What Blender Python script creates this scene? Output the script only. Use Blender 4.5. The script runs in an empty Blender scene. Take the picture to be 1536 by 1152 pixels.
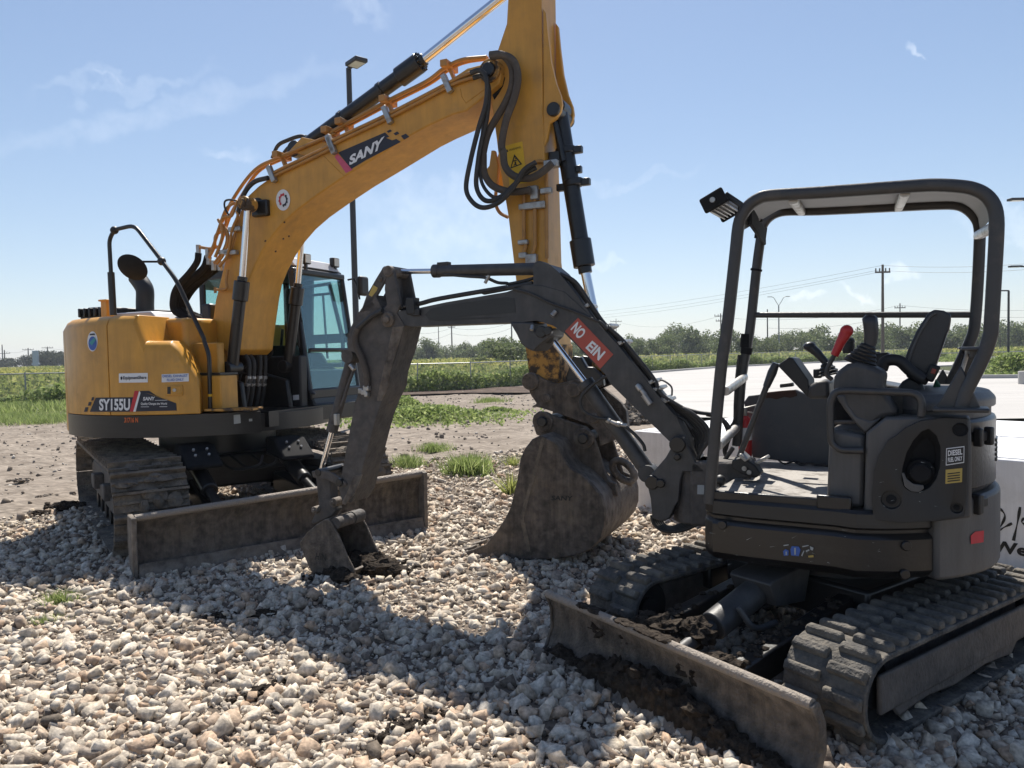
import bpy, bmesh, math, random
import numpy as np
from mathutils import Vector, Matrix, noise
random.seed(7)
SC = bpy.context.scene
COL = SC.collection
R = math.radians

# ------------------------------------------------------------------ camera
FPX, CAMH = 1110.0, 1.7
PITCH, ROLL = math.atan(44 / FPX), R(1.2)
_X = Vector((1, 0, 0)); _B = Vector((0, -math.cos(PITCH), math.sin(PITCH))); _Y = Vector((0, math.sin(PITCH), math.cos(PITCH)))
CX = math.cos(ROLL) * _X - math.sin(ROLL) * _Y
CY = math.cos(ROLL) * _Y + math.sin(ROLL) * _X
CPOS = Vector((0, 0, CAMH))
cam = bpy.data.cameras.new('camera'); cam.sensor_width = 36; cam.lens = 36 * FPX / 1536
cam.clip_end = 4000; cam.clip_start = 0.05
camo = bpy.data.objects.new('camera', cam); COL.objects.link(camo)
M3 = Matrix((CX, CY, _B)).transposed()
camo.matrix_world = Matrix.Translation(CPOS) @ M3.to_4x4()
SC.camera = camo

def ray(px, py):
    return CX * ((px - 768) / FPX) - CY * ((py - 576) / FPX) - _B

def at_depth(px, py, Y):
    d = ray(px, py); return CPOS + d * (Y / d.y)

def on_ground(px, py, z=0.0):
    d = ray(px, py); return CPOS + d * ((z - CAMH) / d.z)

class Frame:
    """a vertical-axis frame standing on the ground: s forward, l to the left, z up"""
    def __init__(self, x, y, deg):
        self.O = Vector((x, y, 0)); a = R(deg); self.a = a
        self.f = Vector((math.cos(a), math.sin(a), 0)); self.l = Vector((-math.sin(a), math.cos(a), 0))
    def loc(self, P):
        d = P - self.O; return Vector((d.dot(self.f), d.dot(self.l), P.z))
    def at(self, px, py, l):
        d = ray(px, py); t = (self.O + self.l * l - CPOS).dot(self.l) / d.dot(self.l); return self.loc(CPOS + d * t)
    def at_s(self, px, py, s):
        d = ray(px, py); t = (self.O + self.f * s - CPOS).dot(self.f) / d.dot(self.f); return self.loc(CPOS + d * t)
    def at_z(self, px, py, z):
        return self.loc(on_ground(px, py, z))
    def at_r(self, px, py, r):
        d = ray(px, py); o = CPOS - self.O
        A = d.x ** 2 + d.y ** 2; Bq = 2 * (d.x * o.x + d.y * o.y); Cq = o.x ** 2 + o.y ** 2 - r * r
        D = max(0, Bq * Bq - 4 * A * Cq); t = (-Bq - math.sqrt(D)) / (2 * A); return self.loc(CPOS + d * t)
    def T(self, crop, pts, l):
        """points read on an enlarged crop of the photo -> points of the plane l in this frame"""
        x0, y0, k = CR[crop]
        return [self.at(x0 + x / k, y0 + y / k, l) for x, y in pts]
    def TT(self, l, *items):
        out = []
        for crop, pts in items: out += self.T(crop, pts, l)
        return out

CR = dict(A=(80, 320, 4.8), B=(80, 460, 4.8), C=(300, 200, 4.8), D=(300, 400, 4.8), E=(480, 0, 4.8), F=(660, 0, 4.8), G=(660, 200, 4.8),
          H=(680, 400, 4.8), I=(680, 600, 4.8), J=(440, 380, 4.8), K=(420, 640, 4.8), L=(900, 560, 4.8), M=(1040, 270, 4.8), N=(1216, 270, 4.8),
          O=(1060, 480, 4.8), P=(1216, 470, 4.8), Q=(1020, 680, 4.8), R=(1216, 660, 4.8), S=(880, 780, 4.8), T=(100, 640, 4.8), U=(380, 600, 4.8),
          V=(0, 480, 9.6), W=(560, 470, 6.4), X=(1296, 380, 6.4), Z=(0, 0, 1))

# ------------------------------------------------------------------ mesh builder
def cr_smooth(pts, k=6):
    pts = [Vector(p) for p in pts]
    if len(pts) < 3: return pts
    out = []; P = [pts[0] * 2 - pts[1]] + pts + [pts[-1] * 2 - pts[-2]]
    for i in range(1, len(P) - 2):
        a, b, c, d = P[i - 1], P[i], P[i + 1], P[i + 2]
        for j in range(k):
            t = j / k
            out.append(0.5 * ((2 * b) + (c - a) * t + (2 * a - 5 * b + 4 * c - d) * t * t + (3 * b - a - 3 * c + d) * t ** 3))
    out.append(pts[-1]); return out

def fillet(pts, r, k=4):
    pts = [Vector(p) for p in pts]; out = [pts[0]]
    for i in range(1, len(pts) - 1):
        a, b, c = pts[i - 1], pts[i], pts[i + 1]
        u = (a - b); v = (c - b); rr = min(r, u.length * .45, v.length * .45)
        p0 = b + u.normalized() * rr; p1 = b + v.normalized() * rr
        for j in range(k + 1):
            t = j / k; out.append(p0 * (1 - t) ** 2 + b * 2 * t * (1 - t) + p1 * t * t)
    out.append(pts[-1]); return out

class MB:
    def __init__(self, xf=None):
        self.v = []; self.f = []; self.xf = xf
    def add(self, vs, fs):
        n = len(self.v)
        self.v += [self.xf(Vector(p)) if self.xf else Vector(p) for p in vs]
        self.f += [[i + n for i in f] for f in fs]; return self
    def loops(self, loops, closed_caps=True):
        n = len(loops[0]); vs = [p for lp in loops for p in lp]; fs = []
        for k in range(len(loops) - 1):
            for i in range(n):
                j = (i + 1) % n
                fs.append([k * n + i, k * n + j, (k + 1) * n + j, (k + 1) * n + i])
        if closed_caps:
            fs.append(list(range(n))[::-1]); m = (len(loops) - 1) * n; fs.append([m + i for i in range(n)])
        return self.add(vs, fs)
    def prism(self, pts, l0, l1):
        """outline in the s-z plane given real thickness from l0 to l1"""
        return self.loops([[Vector((p[0], l0, p[2])) for p in pts], [Vector((p[0], l1, p[2])) for p in pts]])
    def plan(self, pts, z0, z1):
        return self.loops([[Vector((p[0], p[1], z0)) for p in pts], [Vector((p[0], p[1], z1)) for p in pts]])
    def box(self, c, size, rz=0.0, m=None):
        x, y, z = (t / 2 for t in size); c = Vector(c)
        rot = m if m is not None else Matrix.Rotation(rz, 3, 'Z')
        P = [c + rot @ Vector((i * x, j * y, k * z)) for k in (-1, 1) for i, j in ((-1, -1), (1, -1), (1, 1), (-1, 1))]
        return self.add(P, [[3, 2, 1, 0], [4, 5, 6, 7], [0, 1, 5, 4], [1, 2, 6, 5], [2, 3, 7, 6], [3, 0, 4, 7]])
    def beam(self, p0, p1, w, h, side=(0, 1, 0), w2=None, h2=None):
        p0, p1 = Vector(p0), Vector(p1); d = (p1 - p0).normalized(); sd = Vector(side); sd = (sd - d * sd.dot(d)).normalized(); u = sd.cross(d)
        w2 = w if w2 is None else w2; h2 = h if h2 is None else h2
        lp = []
        for p, a, b in ((p0, w, h), (p1, w2, h2)):
            lp.append([p - sd * a / 2 - u * b / 2, p + sd * a / 2 - u * b / 2, p + sd * a / 2 + u * b / 2, p - sd * a / 2 + u * b / 2])
        return self.loops(lp)
    def tube(self, pts, r, n=8, smooth=0, sq=False):
        pts = [Vector(p) for p in pts]
        if smooth: pts = cr_smooth(pts, smooth)
        ds = []
        for i in range(len(pts)):
            d = (pts[min(i + 1, len(pts) - 1)] - pts[max(i - 1, 0)])
            ds.append(d.normalized() if d.length > 1e-9 else Vector((0, 0, 1)))
        a = Vector((0, 1, 0)) if abs(ds[0].y) < .9 else Vector((1, 0, 0))
        lp = []
        for i, p in enumerate(pts):
            a = (a - ds[i] * a.dot(ds[i])).normalized(); b = ds[i].cross(a)
            rr = r[i] if isinstance(r, (list, tuple)) else r
            ring = []
            for k in range(n):
                t = 2 * math.pi * (k + .5) / n; c, s = math.cos(t), math.sin(t)
                if sq:
                    m = (abs(c) ** 4 + abs(s) ** 4) ** .25; c /= m; s /= m
                ring.append(p + (a * c + b * s) * rr)
            lp.append(ring)
        return self.loops(lp)
    def cyl(self, p0, p1, r, n=16, r2=None):
        return self.tube([p0, p1], [r, r if r2 is None else r2], n)
    def lathe(self, p0, p1, prof, n=20):
        """prof: (t along p0-p1, radius)"""
        p0, p1 = Vector(p0), Vector(p1)
        return self.tube_profile(p0, p1, prof, n)
    def tube_profile(self, p0, p1, prof, n):
        d = (p1 - p0).normalized(); a = Vector((0, 1, 0)) if abs(d.y) < .9 else Vector((1, 0, 0))
        a = (a - d * a.dot(d)).normalized(); b = d.cross(a); lp = []
        for t, r in prof:
            c = p0 + (p1 - p0) * t
            lp.append([c + (a * math.cos(2 * math.pi * k / n) + b * math.sin(2 * math.pi * k / n)) * r for k in range(n)])
        return self.loops(lp)
    def arc(self, ro, ri, a0, a1, z0, z1, n=None):
        """sector of a ring about the z axis; ro/ri/z1 may be functions of the angle in degrees"""
        n = n or max(3, int(abs(a1 - a0) / 3)); lp = []
        g = lambda q, t: q(t) if callable(q) else q
        for i in range(n + 1):
            t = a0 + (a1 - a0) * i / n; c, s = math.cos(R(t)), math.sin(R(t)); o, q = g(ro, t), g(ri, t); zb, zt = g(z0, t), g(z1, t)
            lp.append([Vector((o * c, o * s, zb)), Vector((o * c, o * s, zt)), Vector((q * c, q * s, zt)), Vector((q * c, q * s, zb))])
        return self.loops(lp)
    def blob(self, c, rad, seed=0, amp=.3, freq=2.0, nu=18, nv=12, zmin=None):
        c = Vector(c); vs = []; fs = []
        for j in range(nv + 1):
            for i in range(nu):
                th = math.pi * j / nv; ph = 2 * math.pi * i / nu
                d = Vector((math.sin(th) * math.cos(ph), math.sin(th) * math.sin(ph), math.cos(th)))
                k = 1 + amp * noise.fractal(d * freq + Vector((seed * 7.3, seed, 0)), 1.0, 2.0, 4)
                p = c + Vector((d.x * rad[0], d.y * rad[1], d.z * rad[2])) * k
                if zmin is not None: p.z = max(p.z, zmin)
                vs.append(p)
        for j in range(nv):
            for i in range(nu):
                k = (i + 1) % nu; fs.append([j * nu + i, (j + 1) * nu + i, (j + 1) * nu + k, j * nu + k])
        return self.add(vs, fs)
    def build(self, name, mat, parent=None, bevel=0, seg=2, smooth=35, recalc=True):
        me = bpy.data.meshes.new(name); me.from_pydata([tuple(p) for p in self.v], [], self.f)
        if recalc:
            bm = bmesh.new(); bm.from_mesh(me); bmesh.ops.recalc_face_normals(bm, faces=bm.faces); bm.to_mesh(me); bm.free()
        if smooth:
            me.polygons.foreach_set('use_smooth', [True] * len(me.polygons)); me.set_sharp_from_angle(angle=R(smooth))
        me.materials.append(mat)
        o = bpy.data.objects.new(name, me); COL.objects.link(o)
        if parent: o.parent = parent
        if bevel:
            b = o.modifiers.new('bevel', 'BEVEL'); b.width = bevel; b.segments = seg; b.limit_method = 'ANGLE'; b.angle_limit = R(32); b.harden_normals = False
        return o

def tag(o, label=None, cat=None, group=None, kind=None):
    if label: o['label'] = label
    if cat: o['category'] = cat
    if group: o['group'] = group
    if kind: o['kind'] = kind
    return o

def empty(name, x, y, z, rz, label, cat, group=None):
    o = bpy.data.objects.new(name, None); COL.objects.link(o); o.location = (x, y, z); o.rotation_euler = (0, 0, rz); o.empty_display_size = .2
    return tag(o, label, cat, group)

def copy_tree(o, parent=None):
    c = o.copy(); COL.objects.link(c); c.parent = parent
    for ch in list(o.children): copy_tree(ch, c)
    return c

def np_mesh(name, V, mat, nper=None, faces=None, smooth=False):
    """V: (N, nper, 3) array, each row one polygon; or V (M,3) with faces (F,3)"""
    me = bpy.data.meshes.new(name)
    if faces is None:
        N, k, _ = V.shape; loops = np.arange(N * k, dtype=np.int32); starts = np.arange(0, N * k, k, dtype=np.int32); co = V.reshape(-1, 3)
    else:
        N, k = faces.shape; loops = faces.reshape(-1).astype(np.int32); starts = np.arange(0, N * k, k, dtype=np.int32); co = V
    me.vertices.add(len(co)); me.vertices.foreach_set('co', co.astype(np.float32).ravel())
    me.loops.add(len(loops)); me.loops.foreach_set('vertex_index', loops)
    me.polygons.add(N); me.polygons.foreach_set('loop_start', starts)
    if smooth: me.polygons.foreach_set('use_smooth', np.ones(N, dtype=bool))
    me.materials.append(mat); me.update(calc_edges=True); me.validate()
    o = bpy.data.objects.new(name, me); COL.objects.link(o); return o

# ------------------------------------------------------------------ decals and lettering
def text_mesh(s, shear=0, bold=.0, space=1.0):
    cu = bpy.data.curves.new('lettering', 'FONT'); cu.body = s; cu.size = 1; cu.shear = shear; cu.offset = bold; cu.space_character = space; cu.resolution_u = 4
    o = bpy.data.objects.new('lettering', cu); COL.objects.link(o)
    dg = bpy.context.evaluated_depsgraph_get(); me = bpy.data.meshes.new_from_object(o.evaluated_get(dg))
    vs = [v.co.copy() for v in me.vertices]; fs = [list(p.vertices) for p in me.polygons]
    bpy.data.objects.remove(o); bpy.data.meshes.remove(me); bpy.data.curves.remove(cu)
    x0, x1 = min(v.x for v in vs), max(v.x for v in vs); y0, y1 = min(v.y for v in vs), max(v.y for v in vs)
    return [((v.x - x0) / (x1 - x0), (v.y - y0) / (y1 - y0)) for v in vs], fs

def lettering(s, quad, surf, mat, parent, name='lettering', **kw):
    """quad: photo points bottom-left, bottom-right, top-right, top-left; surf: photo point -> point on the real surface"""
    uv, fs = text_mesh(s, **kw); a, b, c, d = [Vector(q).to_2d() if len(q) > 2 else Vector(q) for q in quad]
    vs = []
    for u, v in uv:
        p = (a * (1 - u) + b * u) * (1 - v) + (d * (1 - u) + c * u) * v
        vs.append(surf(p.x, p.y))
    return MB().add(vs, fs).build(name, mat, parent, smooth=0, recalc=False)

def decal(polys, surf, mat, parent, name='decal'):
    m = MB()
    for pl in polys: m.add([surf(x, y) for x, y in pl], [list(range(len(pl)))])
    return m.build(name, mat, parent, smooth=0, recalc=False)

def crop_pts(c, pts):
    x0, y0, k = CR[c]; return [(x0 + x / k, y0 + y / k) for x, y in pts]

# ------------------------------------------------------------------ materials
def _n(nt, t, **kw):
    n = nt.nodes.new(t)
    for k, v in kw.items(): setattr(n, k, v)
    return n

def pmat(name, col, rough=.5, metal=0.0, dirt=None, dscale=5.0, dlo=.5, dhi=.65, damt=1.0, drough=.95, bump=0.0, bscale=60.0, var=.12, vscale=3.0, spec=.5, coord='Object', stretch=(1, 1, 1), coat=0, streak=0.0, sscale=(9, 9, .8), wear=None, wlo=.545, whi=.60):
    m = bpy.data.materials.new(name); m.use_nodes = True; nt = m.node_tree; bs = nt.nodes['Principled BSDF']; L = nt.links.new
    tc = _n(nt, 'ShaderNodeTexCoord'); mp = _n(nt, 'ShaderNodeMapping'); mp.inputs['Scale'].default_value = stretch; L(tc.outputs[coord], mp.inputs['Vector'])
    n1 = _n(nt, 'ShaderNodeTexNoise'); n1.inputs['Scale'].default_value = vscale; n1.inputs['Detail'].default_value = 6; L(mp.outputs[0], n1.inputs['Vector'])
    r1 = _n(nt, 'ShaderNodeMapRange'); r1.inputs[1].default_value = .3; r1.inputs[2].default_value = .7; r1.inputs[3].default_value = 1 - var; r1.inputs[4].default_value = 1 + var; L(n1.outputs[0], r1.inputs[0])
    mul = _n(nt, 'ShaderNodeMix', data_type='RGBA', blend_type='MULTIPLY'); mul.inputs[0].default_value = 1; mul.inputs[6].default_value = (*col, 1); L(r1.outputs[0], mul.inputs[7])
    out = mul.outputs[2]
    bs.inputs['Roughness'].default_value = rough; bs.inputs['Metallic'].default_value = metal; bs.inputs['Specular IOR Level'].default_value = spec
    if coat: bs.inputs['Coat Weight'].default_value = coat
    if dirt:
        n2 = _n(nt, 'ShaderNodeTexNoise'); n2.inputs['Scale'].default_value = dscale; n2.inputs['Detail'].default_value = 10; n2.inputs['Roughness'].default_value = .68; L(mp.outputs[0], n2.inputs['Vector'])
        r2 = _n(nt, 'ShaderNodeMapRange'); r2.inputs[1].default_value = dlo; r2.inputs[2].default_value = dhi; r2.inputs[4].default_value = damt; L(n2.outputs[0], r2.inputs[0])
        mx = _n(nt, 'ShaderNodeMix', data_type='RGBA'); L(r2.outputs[0], mx.inputs[0]); L(out, mx.inputs[6]); mx.inputs[7].default_value = (*dirt, 1); out = mx.outputs[2]
        rr = _n(nt, 'ShaderNodeMapRange'); rr.inputs[3].default_value = rough; rr.inputs[4].default_value = drough; L(r2.outputs[0], rr.inputs[0]); L(rr.outputs[0], bs.inputs['Roughness'])
        if metal:
            rm = _n(nt, 'ShaderNodeMapRange'); rm.inputs[3].default_value = metal; rm.inputs[4].default_value = 0; L(r2.outputs[0], rm.inputs[0]); L(rm.outputs[0], bs.inputs['Metallic'])
    if streak:
        ms_ = _n(nt, 'ShaderNodeMapping'); ms_.inputs['Scale'].default_value = sscale; L(tc.outputs[coord], ms_.inputs['Vector'])
        n5 = _n(nt, 'ShaderNodeTexNoise'); n5.inputs['Scale'].default_value = 2.2; n5.inputs['Detail'].default_value = 9; n5.inputs['Roughness'].default_value = .7; L(ms_.outputs[0], n5.inputs['Vector'])
        r5 = _n(nt, 'ShaderNodeMapRange'); r5.inputs[1].default_value = .35; r5.inputs[2].default_value = .68; r5.inputs[3].default_value = 1 - streak; r5.inputs[4].default_value = 1 + streak; L(n5.outputs[0], r5.inputs[0])
        m5 = _n(nt, 'ShaderNodeMix', data_type='RGBA', blend_type='MULTIPLY'); m5.inputs[0].default_value = 1; L(out, m5.inputs[6]); L(r5.outputs[0], m5.inputs[7]); out = m5.outputs[2]
    if wear:
        ge = _n(nt, 'ShaderNodeNewGeometry'); n6 = _n(nt, 'ShaderNodeTexNoise'); n6.inputs['Scale'].default_value = 14; n6.inputs['Detail'].default_value = 8; L(mp.outputs[0], n6.inputs['Vector'])
        ad = _n(nt, 'ShaderNodeMath', operation='MULTIPLY_ADD'); ad.inputs[1].default_value = .10; L(n6.outputs[0], ad.inputs[0]); L(ge.outputs['Pointiness'], ad.inputs[2])
        r6 = _n(nt, 'ShaderNodeMapRange'); r6.inputs[1].default_value = wlo + .05; r6.inputs[2].default_value = whi + .05; L(ad.outputs[0], r6.inputs[0])
        m6 = _n(nt, 'ShaderNodeMix', data_type='RGBA'); L(r6.outputs[0], m6.inputs[0]); L(out, m6.inputs[6]); m6.inputs[7].default_value = (*wear, 1); out = m6.outputs[2]
    L(out, bs.inputs['Base Color'])
    if bump:
        n3 = _n(nt, 'ShaderNodeTexNoise'); n3.inputs['Scale'].default_value = bscale; n3.inputs['Detail'].default_value = 6; L(mp.outputs[0], n3.inputs['Vector'])
        b = _n(nt, 'ShaderNodeBump'); b.inputs['Strength'].default_value = bump; b.inputs['Distance'].default_value = .02; L(n3.outputs[0], b.inputs['Height']); L(b.outputs[0], bs.inputs['Normal'])
    return m

def island_mat(name, ramp, rough=.9, transl=0.0, bump=0, bscale=30, spec=.2, noise_mix=0.0, patch=None):
    """each loose piece takes its own colour from a ramp"""
    m = bpy.data.materials.new(name); m.use_nodes = True; nt = m.node_tree; bs = nt.nodes['Principled BSDF']; L = nt.links.new
    g = _n(nt, 'ShaderNodeNewGeometry'); cr = _n(nt, 'ShaderNodeValToRGB'); el = cr.color_ramp.elements
    while len(el) > 1: el.remove(el[-1])
    el[0].position = ramp[0][0]; el[0].color = (*ramp[0][1], 1)
    for p, c in ramp[1:]:
        e = el.new(p); e.color = (*c, 1)
    L(g.outputs['Random Per Island'], cr.inputs[0]); out = cr.outputs[0]
    tc = _n(nt, 'ShaderNodeTexCoord')
    if noise_mix:
        n1 = _n(nt, 'ShaderNodeTexNoise'); n1.inputs['Scale'].default_value = bscale; n1.inputs['Detail'].default_value = 8; L(tc.outputs['Object'], n1.inputs['Vector'])
        r1 = _n(nt, 'ShaderNodeMapRange'); r1.inputs[1].default_value = .3; r1.inputs[2].default_value = .7; r1.inputs[3].default_value = 1 - noise_mix; r1.inputs[4].default_value = 1 + noise_mix * .5; L(n1.outputs[0], r1.inputs[0])
        mul = _n(nt, 'ShaderNodeMix', data_type='RGBA', blend_type='MULTIPLY'); mul.inputs[0].default_value = 1; L(out, mul.inputs[6]); L(r1.outputs[0], mul.inputs[7]); out = mul.outputs[2]
    if patch:
        n4 = _n(nt, 'ShaderNodeTexNoise'); n4.inputs['Scale'].default_value = 1.1; n4.inputs['Detail'].default_value = 9; n4.inputs['Roughness'].default_value = .75; L(tc.outputs['Object'], n4.inputs['Vector'])
        r4 = _n(nt, 'ShaderNodeMapRange'); r4.inputs[1].default_value = .54; r4.inputs[2].default_value = .72; r4.inputs[4].default_value = .75; L(n4.outputs[0], r4.inputs[0])
        m4 = _n(nt, 'ShaderNodeMix', data_type='RGBA'); L(r4.outputs[0], m4.inputs[0]); L(out, m4.inputs[6]); m4.inputs[7].default_value = (*patch, 1); out = m4.outputs[2]
    L(out, bs.inputs['Base Color']); bs.inputs['Roughness'].default_value = rough; bs.inputs['Specular IOR Level'].default_value = spec
    if bump:
        n3 = _n(nt, 'ShaderNodeTexNoise'); n3.inputs['Scale'].default_value = bscale; n3.inputs['Detail'].default_value = 6; L(tc.outputs['Object'], n3.inputs['Vector'])
        b = _n(nt, 'ShaderNodeBump'); b.inputs['Strength'].default_value = bump; b.inputs['Distance'].default_value = .01; L(n3.outputs[0], b.inputs['Height']); L(b.outputs[0], bs.inputs['Normal'])
    if transl:
        tr = _n(nt, 'ShaderNodeBsdfTranslucent'); L(out, tr.inputs[0]); mx = _n(nt, 'ShaderNodeMixShader'); mx.inputs[0].default_value = transl
        L(bs.outputs[0], mx.inputs[1]); L(tr.outputs[0], mx.inputs[2]); L(mx.outputs[0], nt.nodes['Material Output'].inputs[0])
    return m

def flat(name, col, rough=.6): return pmat(name, col, rough, var=.06, vscale=30)

M = dict(
    yellow=pmat('yellow paint', (.56, .275, .038), .4, dirt=(.20, .15, .09), dscale=4.5, dlo=.54, dhi=.8, damt=.42, var=.10, vscale=6, bump=.05, bscale=30, streak=.10, sscale=(6, 6, .7)),
    yellow_worn=pmat('chipped yellow paint', (.48, .24, .04), .5, dirt=(.07, .05, .035), dscale=9, dlo=.45, dhi=.55, bump=.15),
    black=pmat('black paint', (.014, .0132, .013), .33, dirt=(.09, .075, .06), dscale=6, dlo=.6, dhi=.85, damt=.3, bump=.08, bscale=50, streak=.25, sscale=(1, 1, 9)),
    plastic=pmat('black plastic', (.016, .0152, .015), .5, streak=.2, bump=.06, bscale=70, dirt=(.06, .055, .05), dscale=7, dlo=.55, dhi=.8, damt=.25),
    rubber=pmat('black rubber hose', (.028, .027, .026), .6, dirt=(.1, .085, .065), dscale=9, dlo=.5, dhi=.75, damt=.5),
    sleeve=pmat('brown hose sleeve', (.075, .06, .048), .8, dirt=(.12, .1, .08), dscale=9, bump=.3, bscale=150),
    chrome=pmat('chrome rod', (.75, .75, .77), .12, 1.0, var=.03),
    steel=pmat('bare steel', (.42, .41, .39), .4, .8, dirt=(.18, .14, .1), dscale=12, damt=.6),
    copper=pmat('yellow pipe', (.42, .20, .045), .4, dirt=(.2, .12, .06), dscale=9, damt=.4),
    grey=pmat('graphite grey paint', (.046, .045, .045), .5, dirt=(.15, .13, .11), dscale=5, dlo=.5, dhi=.76, damt=.4, bump=.12, bscale=40, var=.22, vscale=12, streak=.18),
    grey_light=pmat('mid grey paint', (.078, .076, .075), .5, dirt=(.16, .14, .12), dscale=6, dlo=.52, dhi=.78, damt=.4, bump=.08, streak=.16),
    grey_dusty=pmat('dusty grey arm paint', (.066, .060, .056), .7, dirt=(.17, .14, .115), dscale=5, dlo=.44, dhi=.70, damt=.6, bump=.45, bscale=45, var=.35, vscale=14),
    tube=pmat('worn grey frame tube', (.040, .039, .039), .42, dirt=(.14, .12, .10), dscale=8, dlo=.52, dhi=.75, damt=.5, bump=.1),
    mud_steel=pmat('muddy steel', (.092, .074, .059), .7, dirt=(.18, .14, .10), dscale=4.5, dlo=.48, dhi=.66, damt=.7, bump=.8, bscale=60, var=.55, vscale=16, streak=.35, wear=(.26, .22, .18)),
    mud_track=pmat('mud caked track', (.10, .085, .068), .9, dirt=(.25, .2, .15), dscale=9, dlo=.4, dhi=.68, damt=.85, bump=.9, bscale=45, var=.4, vscale=8),
    track_rubber=pmat('dusty track rubber', (.050, .048, .046), .85, dirt=(.22, .19, .15), dscale=9, dlo=.46, dhi=.68, damt=.7, bump=.7, bscale=60, var=.4, vscale=10, wear=(.19, .165, .13), wlo=.54, whi=.60),
    soil=pmat('dark soil', (.034, .026, .020), .95, dirt=(.06, .048, .036), dscale=30, dlo=.5, dhi=.7, bump=1.0, bscale=45, var=.5, vscale=30, spec=.15),
    floor=pmat('scuffed floor plate', (.30, .28, .255), .7, dirt=(.13, .115, .1), dscale=8, dlo=.48, dhi=.62, damt=.8, bump=.3, bscale=40),
    dark_panel=pmat('dark blue grey panel', (.06, .066, .075), .5, dirt=(.11, .11, .11), dscale=6, damt=.6),
    rust=pmat('rusty edge', (.06, .028, .02), .9, dirt=(.05, .03, .02), dscale=20),
    seat=pmat('black vinyl', (.022, .023, .028), .35, dirt=(.05, .05, .05), dscale=6, damt=.3, bump=.1),
    red=pmat('red paint', (.50, .025, .025), .4, var=.08),
    white=pmat('white label', (.72, .72, .72), .5, var=.05),
    white_steel=pmat('white painted steel', (.74, .74, .74), .5, dirt=(.42, .40, .37), dscale=4, dlo=.5, dhi=.8, damt=.45, var=.04, streak=.07, sscale=(12, 12, .5)),
    silver=pmat('pale roof paint', (.45, .46, .48), .35, var=.06),
    navy=flat('dark navy decal', (.02, .022, .035)), black_ink=flat('black ink', (.012, .012, .012)), pink=flat('magenta decal', (.55, .09, .16)),
    red_ink=flat('red decal', (.5, .03, .04)), orange_ink=flat('orange lettering', (.62, .14, .03)), blue_ink=flat('blue lettering', (.05, .12, .40)),
    sticker_yellow=flat('yellow sticker', (.70, .42, .02)), sticker_red=pmat('weathered red sticker', (.40, .075, .05), .6, dirt=(.3, .1, .08), dscale=20, var=.1),
    gold=flat('gold sticker', (.45, .32, .08)), teal_ink=flat('teal emblem', (.06, .30, .32)), grey_ink=flat('grey lettering', (.35, .37, .37)),
    galv=pmat('galvanised pipe', (.28, .29, .29), .5, .4), wood=pmat('weathered pole wood', (.075, .06, .048), .9), lamp_pole=pmat('dark lamp pole', (.03, .03, .032), .5),
    wire=flat('cable', (.10, .105, .11)), lens=pmat('lamp lens', (.6, .6, .55), .15), bark=pmat('bark', (.07, .055, .04), .95, bump=.5, bscale=20),
    matte=pmat('matte black', (.016, .016, .017), .9, spec=.15, var=.2, vscale=12),
    concrete=None)

def glass_mat(name, tint, gl=.12):
    m = bpy.data.materials.new(name); m.use_nodes = True; nt = m.node_tree; nt.nodes.remove(nt.nodes['Principled BSDF']); L = nt.links.new
    t = _n(nt, 'ShaderNodeBsdfTransparent'); t.inputs[0].default_value = (*tint, 1); g = _n(nt, 'ShaderNodeBsdfGlossy'); g.inputs['Roughness'].default_value = .02
    lw = _n(nt, 'ShaderNodeLayerWeight'); lw.inputs[0].default_value = .25; mr = _n(nt, 'ShaderNodeMapRange'); mr.inputs[3].default_value = .02; mr.inputs[4].default_value = .4; L(lw.outputs['Fresnel'], mr.inputs[0])
    mx = _n(nt, 'ShaderNodeMixShader'); L(mr.outputs[0], mx.inputs[0]); L(t.outputs[0], mx.inputs[1]); L(g.outputs[0], mx.inputs[2]); L(mx.outputs[0], nt.nodes['Material Output'].inputs[0])
    return m
M['glass'] = glass_mat('tinted cab glass', (.78, .91, .90))

def carve(o, mb):
    """cut the solid described by mb out of the mesh object o"""
    c = mb.build('cutter', o.data.materials[0], o.parent, smooth=0); md = o.modifiers.new('cut', 'BOOLEAN'); md.object = c; md.solver = 'EXACT'
    bv = [m for m in o.modifiers if m.type == 'BEVEL']; st = [(m.width, m.segments) for m in bv]
    for m in bv: o.modifiers.remove(m)
    me = bpy.data.meshes.new_from_object(o.evaluated_get(bpy.context.evaluated_depsgraph_get())); o.modifiers.clear(); o.data = me; bpy.data.objects.remove(c)
    for w_, s_ in st:
        b = o.modifiers.new('bevel', 'BEVEL'); b.width = w_; b.segments = s_; b.limit_method = 'ANGLE'; b.angle_limit = R(50)

def pin(m, p, r, l0, l1, n=14):
    m.cyl((p[0], l0, p[2]), (p[0], l1, p[2]), r, n)
SUNAZ, SUNEL, SUN_STR = 0.0, 55.5, 5.0
SKY_STR, SKY_DUST, SKY_OZONE, SKY_SAT = .095, .25, 2.0, .97
CLOUD = (8.4, 8.8, 9.2, 1)
EXPO = 0.69
HAZE = .00045
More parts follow.
